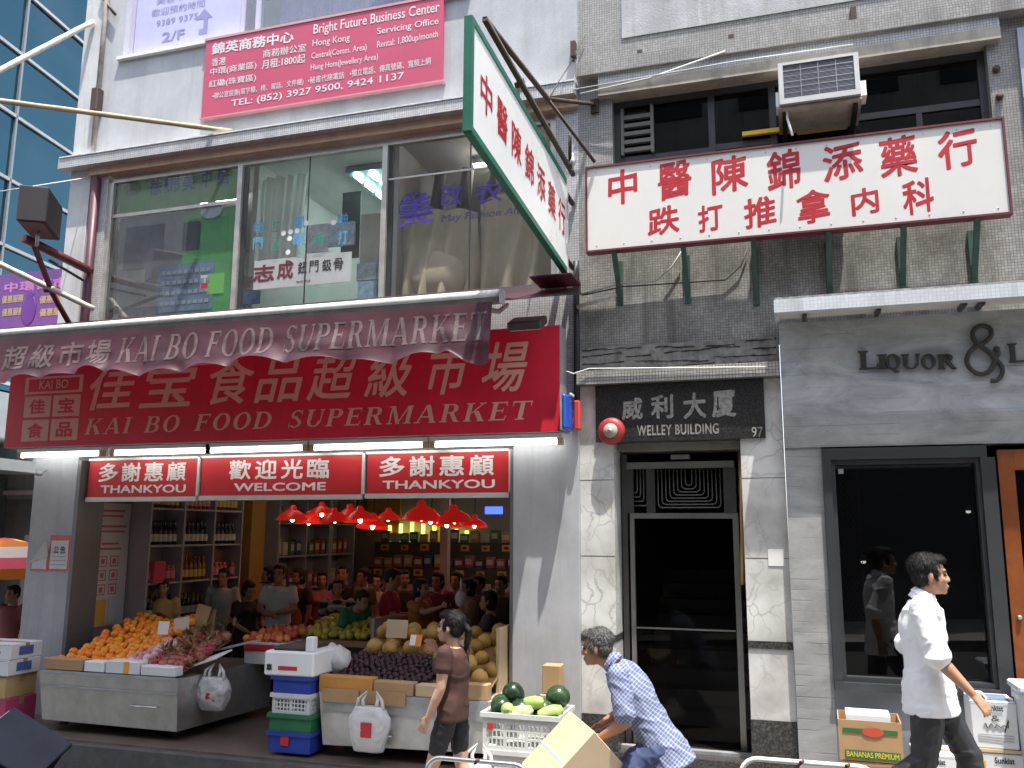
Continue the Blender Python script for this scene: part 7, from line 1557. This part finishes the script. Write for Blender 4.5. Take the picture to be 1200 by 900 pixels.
# --- the people in the shop
def col_m(n, c): return mat(n, c, .8, var=.12)
def inside(px, ytop, Y, rz, label, pose=None, **k):
    p = U(px, ytop, Y); h = max(1.45, min(1.85, (p.z-.05)/1.005)); return person(label, (p.x, Y, p.z-h*1.02), R(rz), pose, h=h, vox=.017, wr=.004, **k)
dk_t = col_m('dark_trousers', (.025, .025, .03)); redap = col_m('red_apron', (.33, .02, .025))
fwdarms = dict(elL=(.05, .24, 1.13), wrL=(.28, .14, 1.02), elR=(.05, -.24, 1.13), wrR=(.28, -.14, 1.02))
inside(192, 676, 1.25, -60, 'shop worker in yellow shirt, dark red apron and dark cap behind the oranges', fwdarms, shirt=col_m('yellow_shirt', (.55, .36, .12)), trousers=dk_t, apron=redap, style='cap', seed=1)
inside(263, 664, 1.9, -75, 'man in grey shirt with a black shoulder strap by the bottle shelves', None, shirt=col_m('grey_shirt', (.42, .42, .42)), trousers=dk_t, seed=3)
inside(291, 679, 1.75, -20, 'person in black clothes looking down beside the grey shirted man', fwdarms, look=(1, 0, -.4), shirt=col_m('black_top', (.02, .02, .022)), trousers=dk_t, style='bob', female=True, seed=4)
t, J, hp_ = inside(329, 659, 1.7, -80, 'guard in white uniform shirt with dark shoulder boards inside the shop', dict(elL=(.06, .25, 1.13), wrL=(.24, .02, 1.10), elR=(.06, -.25, 1.13), wrR=(.24, -.02, 1.08)), shirt=col_m('uniform_white', (.66, .66, .64)), trousers=dk_t, seed=5)
for a in 'LR':
    q = J['sh'+a]; b = MB(); b.box(-.045, .045, -.07, .07, .066, .085, Matrix.Translation(q+V(0, 0, 0))); raw(b, 'shoulder_board', black, t, False)
inside(352, 664, 2.3, -110, 'shopper with orange sash half hidden behind the guard', None, shirt=col_m('dark_brown_top', (.06, .03, .025)), trousers=dk_t, apron=col_m('orange_sash', (.5, .16, .08)), style='bob', female=True, seed=6)
stripe = check_mat('striped_top', (.02, .02, .02), (.45, .45, .42), .09, .3)
inside(397, 676, 1.7, -70, 'woman in black and white striped top beside the green shirted worker', None, shirt=stripe, trousers=dk_t, style='bob', female=True, seed=7)
inside(410, 679, 1.25, -25, 'shop worker in green shirt and red apron leaning towards the melons', dict(chest=(.10, 0, 1.24), neck=(.2, 0, 1.38), head=(.29, 0, 1.50), shL=(.15, .18, 1.34), shR=(.15, -.18, 1.34), elL=(.17, .24, 1.05), wrL=(.33, .16, .88), elR=(.17, -.24, 1.05), wrR=(.33, -.16, .88)), look=(1, 0, -.45), shirt=col_m('green_shirt', (.02, .16, .08)), trousers=dk_t, apron=redap, style='short', female=True, seed=8)
inside(458, 664, 1.45, 20, 'man in red polo shirt seen from behind at the melon stall', dict(elR=(.08, -.24, 1.12), wrR=(.27, -.12, 1.15), elL=(.08, .24, 1.12), wrL=(.27, .12, 1.15)), look=(1, -.2, -.25), shirt=col_m('red_polo', (.36, .012, .03)), trousers=dk_t, seed=9)
inside(492, 676, 1.35, -10, 'shopper in orange dress stretching out one arm over the melons', dict(elR=(.24, -.22, 1.32), wrR=(.48, -.22, 1.40), elL=(.05, .24, 1.13), wrL=(.25, .16, 1.10)), shirt=col_m('orange_dress', (.42, .13, .03)), trousers=col_m('orange_skirt', (.36, .11, .03)), style='bob', female=True, seed=10)
inside(514, 668, 2.1, -95, 'dark haired woman in maroon top behind the stretched arm', None, shirt=col_m('maroon_top', (.14, .02, .05)), trousers=dk_t, style='bob', female=True, seed=11)
inside(575, 690, 1.2, 195, 'seller in dark top reaching across from the right side of the melons', dict(elR=(.14, -.22, 1.15), wrR=(.38, -.16, 1.08), elL=(.1, .22, 1.12), wrL=(.34, .12, 1.05)), shirt=col_m('charcoal_top', (.05, .04, .045)), trousers=dk_t, style='bob', female=True, seed=12)
inside(562, 672, 2.3, -120, 'shopper in black with pale face near the rear right shelves', None, shirt=col_m('black_jacket', (.03, .025, .03)), trousers=dk_t, seed=13)
inside(404, 660, 2.9, -85, 'tall shopper in dark jacket far back by the steel post', None, shirt=col_m('navy_jacket', (.03, .03, .05)), trousers=dk_t, seed=14)
inside(318, 662, 2.4, -140, 'dark haired shopper standing behind the guard at his left', None, shirt=col_m('dull_red_top', (.2, .05, .05)), trousers=dk_t, style='bob', female=True, seed=15)
b = MB(); p = U(540, 702, 1.15); b.ell(p, (.07, .05, .09), 10, 8); b.tube([p+V(0, 0, .07), p+V(0, 0, .22)], [.02, .008]); tag(recenter(b.build('small_bag', bag_w, None, True)), 'small white bag dangling from the stretched arm', 'bag')

# more_shoppers further back, so the aisles are crowded
for px, yt, Y, rz, lab, c_, st_, fem in ((228, 672, 2.6, -40, 'woman in teal top reading the bottles by the left shelves', (.03, .14, .15), 'bob', True), (244, 668, 3.0, 150, 'man in pale blue shirt facing the left shelves', (.25, .32, .42), 'short', False),
    (378, 668, 2.7, -60, 'woman in pink top between the guard and the striped woman', (.42, .14, .17), 'bob', True), (428, 664, 2.5, -120, 'man in olive shirt behind the green shirted worker', (.12, .12, .05), 'short', False), (443, 670, 3.1, -80, 'shopper in white top far back in the middle aisle', (.5, .48, .46), 'bob', True),
    (474, 666, 2.6, -60, 'man in charcoal shirt beside the red polo shirt', (.05, .05, .055), 'short', False), (536, 668, 2.7, -100, 'woman in plum top near the price tickets', (.2, .05, .12), 'bob', True), (551, 676, 1.9, -150, 'woman in tan top leaning over the right end of the melons', (.3, .2, .12), 'bob', True), (588, 672, 2.0, -100, 'man in brown shirt at the far right edge of the shop opening', (.1, .06, .04), 'short', False)):
    inside(px, yt, Y, rz, lab, fwdarms if fem else None, shirt=col_m('top_'+lab.split(' in ')[1].split(' ')[0]+'_%d' % px, c_), trousers=dk_t, style=st_, female=fem, seed=px)
# ================================================================ left edge: poles, boxes, signs in the alley
bamboo = mat('old_bamboo', (.46, .38, .24), .7, var=.3, vscale=6); pale_pole = mat('bleached_pole', (.6, .57, .5), .7, var=.3, vscale=8)
def pole(lab, a, c, r, m, nm='bamboo_pole'):
    b = MB(); P = [a.lerp(c, k/12) for k in range(13)]; b.tube(P, [r*(1+.12*(k % 2 == 0)) for k in range(13)], 8); tag(recenter(b.build(nm, m, None, True)), lab, 'pole')
pole('pale bamboo pole slanting up in front of the glass tower', U(-30, 98, -1.4), U(108, 26, -.05), .032, pale_pole)
pole('long brown bamboo pole reaching from the left to the window ledge', U(-40, 113, -1.8), U(272, 154, -.03), .026, bamboo)
pole('whitish pole crossing below the black sign box on the left', U(-20, 300, -.9), U(110, 362, -.2), .03, pale_pole, 'pole')
bb = thing('black_sign_box', 'blank black box sign hung on a rusty red arm at the left corner', 'sign box', (-8.6, -1.2, 5.2))
c = U(47, 250, -1.0); T = Matrix.Translation(c) @ Matrix.Rotation(R(-58), 4, 'Z')
b = MB(); b.box(-.30, .30, -.14, .14, -.19, .19, T); b.bevel(.01); b.build('box', mat('soot_black_box', (.03, .025, .028), .55, var=.3), bb)
b = MB(); b.box(-.27, .27, -.11, .11, -.197, -.1915, T); b.build('underside', mat('dull_brown_underside', (.2, .14, .14), .7), bb)
redarm = mat('maroon_arm', (.14, .03, .035), .6, var=.35, vscale=9)
b = MB(); b.tube([c-V(0, 0, .19), c-V(0, 0, .36)], .02); b.build('hanger', steel_dull, bb)
b = MB(); b.tube([U(28, 279, -1.0), U(107, 318, -.08)], .05, 4); b.build('arm', redarm, bb)
b = MB(); b.tube([U(40, 288, -.95), U(62, 345, -.4), U(85, 386, -.1)], .03, 4); b.build('brace', redarm, bb)
b = MB(); b.tube([U(58, 305, -.7), U(100, 330, -.06)], .016, 4); b.tube([U(52, 340, -.45), U(68, 338, -.4)], .03, 6); b.build('tie_rod', rust, bb)
ps = thing('purple_sign', 'purple and pink banner sign with ochre lettering low on the left alley', 'sign', (-10.5, 1.5, 4.5))
Yp = 1.2
q = [U(-10, 386, Yp), U(80, 383, Yp), U(-10, 325, Yp)]
b = MB(); b.box(q[0].x, q[1].x, Yp, Yp+.1, q[1].z, q[2].z+.02); b.build('banner', mat('purple_vinyl_banner', (.17, .06, .28), .5, var=.25, vscale=3), ps)
pl_ = mat('pink_banner_lettering', (.55, .2, .5), .6); ol = mat('ochre_banner_lettering', (.5, .38, .22), .6)
text('中環街市', U(4, 350, Yp).x, U(78, 350, Yp).x, U(40, 340, Yp).z, U(40, 328, Yp).z, Yp, pl_, ps, 'lettering', bold=.04, spacing=1.1)
for y, x0, x1 in ((356, 2, 27), (371, 2, 27), (356, 46, 78), (371, 46, 78)):
    text('優惠服務', U(x0, y, Yp).x, U(x1, y, Yp).x, U(x0, y, Yp).z, U(x0, y-9, Yp).z, Yp, ol, ps, 'lettering', bold=.03)
b = MB(); e = U(34, 360, Yp); b.ell((e.x, Yp-.004, e.z-.04), (.13, .004, .22), 12, 8); b.ell((e.x, Yp-.004, e.z+.17), (.07, .004, .08), 12, 8); b.build('purple_figure', mat('deep_purple_print', (.13, .03, .27), .5), ps)
sh_ = thing('pink_shelter', 'faded pink shelter roof edge below the purple sign', 'roof', (-10.5, .6, 4.2)); Y_ = .6
b = MB(); b.box(U(-30, 392, Y_).x, U(72, 392, Y_).x, Y_, Y_+1.2, U(40, 402, Y_).z, U(40, 390, Y_).z); b.build('roof_edge', mat('salmon_paint', (.6, .3, .28), .6), sh_)
# pale plastered house and fruit seller's umbrella in the alley
hb = thing('pale_house', 'pale blue plastered house at the far side of the alley', 'building', (-12.5, 5, 0))
bx('wall', mat('pale_blue_plaster', (.34, .41, .42), .8, var=.3, vscale=.7, streak=.3), -16, -9.2, 5, 5.4, 2.55, 4.2, parent=hb); bx('string_course', white, -16, -9.15, 4.9, 4.999, 2.62, 2.7, parent=hb); bx('ground_floor', mat('grey_shutter_wall', (.24, .25, .24), .7, var=.3), -16, -9.2, 5.05, 5.4, -.5, 2.549, parent=hb); bx('dark_doorway', alu_dk, -10.9, -9.9, 5.0, 5.049, -.4, 2.3, parent=hb)
um = thing('market_umbrella', 'orange and pink striped market umbrella in the alley', 'umbrella', (-11.2, 2.5, -.4)); uc = U(2, 662, 2.0)
cols = [mat('umbrella_orange', (.9, .25, .02), .6), mat('umbrella_pink', (.75, .08, .12), .6), mat('umbrella_white', (.85, .7, .6), .6)]
me_b = MB(); N = 8
rings = [(1.0, -.16), (.99, -.02), (.8, .12), (.5, .26), (.15, .36), (.02, .38)]
for k in range(N):
    for (r0, z0), (r1, z1) in zip(rings, rings[1:]):
        a0, a1 = k*2*math.pi/N, (k+1)*2*math.pi/N
        me_b.mi = {0: 0, 1: 1, 2: 2, 3: 0, 4: 1}[rings.index((r0, z0))]
        me_b.face([(uc.x+r0*math.cos(a0), uc.y+r0*math.sin(a0), uc.z+z0), (uc.x+r0*math.cos(a1), uc.y+r0*math.sin(a1), uc.z+z0), (uc.x+r1*math.cos(a1), uc.y+r1*math.sin(a1), uc.z+z1), (uc.x+r1*math.cos(a0), uc.y+r1*math.sin(a0), uc.z+z1)])
link('canopy', me_b.mesh('canopy'), cols, um); b = MB(); b.tube([(uc.x, uc.y, -.5), (uc.x, uc.y, uc.z+.37)], .02); b.build('pole', steel_dull, um)
sc_ = thing('street_stall', 'small market stall with red cloth under the umbrella', 'stall', (uc.x, 2.6, -.4)); bx('table', mat('red_stall_cloth', (.4, .03, .05), .7, var=.2), uc.x-.9, uc.x+.5, 2.4, 3.2, -.5, .75, parent=sc_); bx('back_board', dk, uc.x-.9, uc.x+.5, 3.21, 3.3, -.5, 1.9, parent=sc_)
person('stallholder in dull red top beside the umbrella stall in the alley', (U(16, 700, 1.8).x, 1.8, -.36), R(-90), None, h=1.58, shirt=mat('dull_red_top', (.2, .05, .05), .8), trousers=dk_t, vox=.02, seed=20)
# pipes on the corner
def pipe(lab, pts, r, m, nm='drainpipe'):
    b = MB(); b.tube(pts, r, 10); tag(recenter(b.build(nm, m, None, True)), lab, 'pipe')
pipe('maroon downpipe running down the left corner beside the window', [(-7.63, -.05, 2.95), (-7.63, -.05, 6.1)], .05, purple)
x_ = U(137, 20, -.06).x; pipe('thin rusty pipe on the upper left corner', [(-7.72, -.055, 6.5), (-7.72, -.055, 10)], .03, mat('pale_rusty_pipe', (.4, .36, .33), .7, var=.5, vscale=6))
b = MB(); b.box(-7.78, -7.68, -.11, -.001, 6.95, 7.25); b.bevel(.01); tag(recenter(b.build('junction_box', mat('dark_brown_box', (.07, .04, .04), .6, var=.3))), 'dark brown box on the thin rusty pipe', 'box')
pipe('black cable pipe down the joint between the two shops', [(XM-.02, -.06, 3.0), (XM-.02, -.06, 4.55)], .03, black)
pipe('brass conduit inside the right side of the entrance', [(-.375, .09, 2.72), (-.38, .09, 2.0), (-.40, .09, 1.55)], .02, mat('brass_conduit', (.42, .27, .10), .4, .6))
# loose wires
wm, wd_ = mat('white_cable', (.7, .7, .68), .5), mat('dark_cable', (.05, .045, .045), .6)
wire('cable', [U(680, 110, -.1), U(760, 92, -.14), U(850, 60, -.14)], .009, wm, 'white rope slung from the gantry to the upper ledge', 'cable')
wire('cable', [U(672, 105, -.16), U(860, 72, -.16), U(1000, 52, -.16)], .006, wm, 'thin white wire along the upper right ledge', 'cable')
wire('cable', [U(680, 345, -.1), U(728, 332, -.1), U(768, 330, -.07), U(788, 312, -.05), U(800, 292, -.05)], .008, mat('grey_cable', (.45, .45, .43), .5), 'pale cable sagging below the white signboard', 'cable')
wire('cable', [U(682, 346, -.06), U(730, 336, -.04), U(850, 328, -.03), U(868, 312, -.03), U(876, 290, -.03)], .007, wd_, 'dark cable hooked below the third bracket', 'cable')
wire('cable', [U(676, 360, -.12), U(700, 352, -.12), U(722, 345, -.1)], .02, mat('taped_cable', (.5, .48, .44), .6, var=.4, vscale=20), 'thick taped cable end at the awning corner', 'cable')
wire('cable', [U(640, 122, -.5), U(655, 95, -.3), U(668, 75, -.05), U(686, 40, -.03)], .006, wd_, 'curly black wire on the mosaic above the gantry', 'cable')
wire('cable', [U(658, 433, -.2), U(672, 438, -.2), U(690, 432, -.19), U(900, 430, -.185)], .006, wm, 'white wire along the tiled lintel over the nameplate', 'cable')
wire('cable', [U(-10, 226, -.9), U(60, 215, -.5), U(104, 208, -.03)], .007, wm, 'thin white wire in front of the glass tower', 'cable')
wire('cable', [U(118, -5, -.05), U(135, 17, -.05)], .02, wd_, 'short black hose at the top of the left corner', 'cable')
for px, py, lab in ((857, 50, 'rusty black bracket stub high on the mosaic wall'), (1000, 18, 'dark pipe stub above the air conditioner'), (672, 57, 'black stub with wire above the gantry'), (750, 68, 'small rusty stub beside the pale patch')):
    p = U(px, py, -.04); b = MB(); b.box(p.x-.025, p.x+.025, -.07, -.001, p.z-.09, p.z+.07); b.tube([(p.x, -.04, p.z-.14), (p.x, -.04, p.z-.09)], .012); tag(recenter(b.build('wall_stub', rust)), lab, 'bracket')
for px, py in ((1168, 80), (1172, 112)):
    p = U(px, py, -.03); b = MB(); T = Matrix.Translation((p.x, -.001, p.z)) @ Matrix.Rotation(R(90), 4, 'X'); b.lathe([(.001, 0), (.03, 0), (.03, .03), (.001, .031)], (0, 0, 0), 12, T); tag(recenter(b.build('pipe_end', rust)), 'rusty pipe end in the wall right of the dark window, %s one' % ('upper' if py < 100 else 'lower'), 'pipe end')
# notices on the left pillar
nt_ = thing('pillar_notice', 'red bordered paper notice with lines of print on the left grey pillar', 'notice', (-8, -.13, 1.8))
def pl_c(x0, x1, y0, y1): return cell(x0/5, x1/5, 520+y0/5, 520+y1/5, -.123)
q = pl_c(290, 412, 535, 745); b = MB(); b.box(q[0], q[1], -.126, -.1215, q[2], q[3]); b.build('red_border', mat('red_border_print', (.6, .16, .15), .6), nt_)
q2 = (q[0]+.02, q[1]-.03, q[2]+.02, q[3]-.06); b = MB(); b.box(q2[0], q2[1], -.1285, -.1262, q2[2], q2[3]); b.build('paper', mat('notice_paper', (.68, .66, .64), .7), nt_)
chars('公告', [(q2[0]+.04, q2[0]+.11, q2[3]-.14, q2[3]-.06), (q2[0]+.13, q2[0]+.2, q2[3]-.14, q2[3]-.06)], -.1285, blkink, nt_, 'heading', stand=.0015)
b = MB()
for k in range(4): b.box(q2[0]+.02, q2[1]-.02, -.1305, -.1292, q2[2]+.04+.045*k, q2[2]+.05+.045*k)
b.build('print_line', mat('grey_print', (.4, .4, .42), .6), nt_)
pf = thing('peeling_notice', 'white paper notice with its corner peeled over beside the red bordered one', 'notice', (-8.1, -.13, 1.7))
q = pl_c(185, 285, 560, 745)
b = MB(); b.prism([(q[0], q[2]), (q[1], q[2]), (q[1], q[2]+.14), (q[0], q[2]+.08)], -.1255, -.1215); b.build('red_edge', MATS['red_border_print'], pf)
b = MB(); b.prism([(q[0]+.02, q[2]+.02), (q[1]-.02, q[2]+.02), (q[1]-.02, q[3]-.12), (q[0]+.02, q[2]+.1)], -.128, -.1258); b.build('paper', MATS['notice_paper'], pf)
b = MB(); a_, c_, d_ = Vector((q[0], -.135, q[2]+.09)), Vector((q[1], -.13, q[2]+.16)), Vector((q[1]-.005, -.17, q[3])); b.face([a_, c_, d_]); b.face([a_+V(0, -.003, 0), d_+V(0, -.003, 0), c_+V(0, -.003, 0)]); b.build('folded_corner', MATS['notice_paper'], pf)
b = MB(); p = U(47, 553, -.2); b.tube([(p.x, -.125, p.z+.03), (p.x, -.19, p.z)], .012); b.ell((p.x+.01, -.22, p.z-.02), (.03, .05, .03), 10, 8); tag(recenter(b.build('security_camera', mat('camera_grey', (.4, .4, .4), .4), None, True)), 'small grey camera at the top of the left pillar', 'camera')
pn = poster('paper_notice', -.17, -.04, 1.72, 1.86, -.0655, white, 'blank white paper stuck on the right marble pier', 'notice')
st_ = poster('window_sticker', GX0+.13, GX0+.17, GZ1-.16, GZ1-.12, -.0445, white, 'tiny white sticker in the top left corner of the show window', 'sticker')
# lights of the room opposite are not modelled; two small spotlights burn inside the dark shop
for px, py, Y in ((1012, 662, 1.6), (1135, 603, 2.2)):
    p = U(px, py, Y); t = thing('spotlight', 'small dim spotlight deep in the dark show window, %s' % ('left one' if px < 1100 else 'right one'), 'lamp', p); b = MB(); b.tube([p+V(0, 0, .04), p+V(0, 0, .10)], .03, 10); b.build('can', steel_dull, t, True); b = MB(); b.ell(p+V(0, 0, .03), (.025, .025, .018), 10, 6); b.build('bulb', emit('dim_spot', (1, .95, .85), .8), t, True)
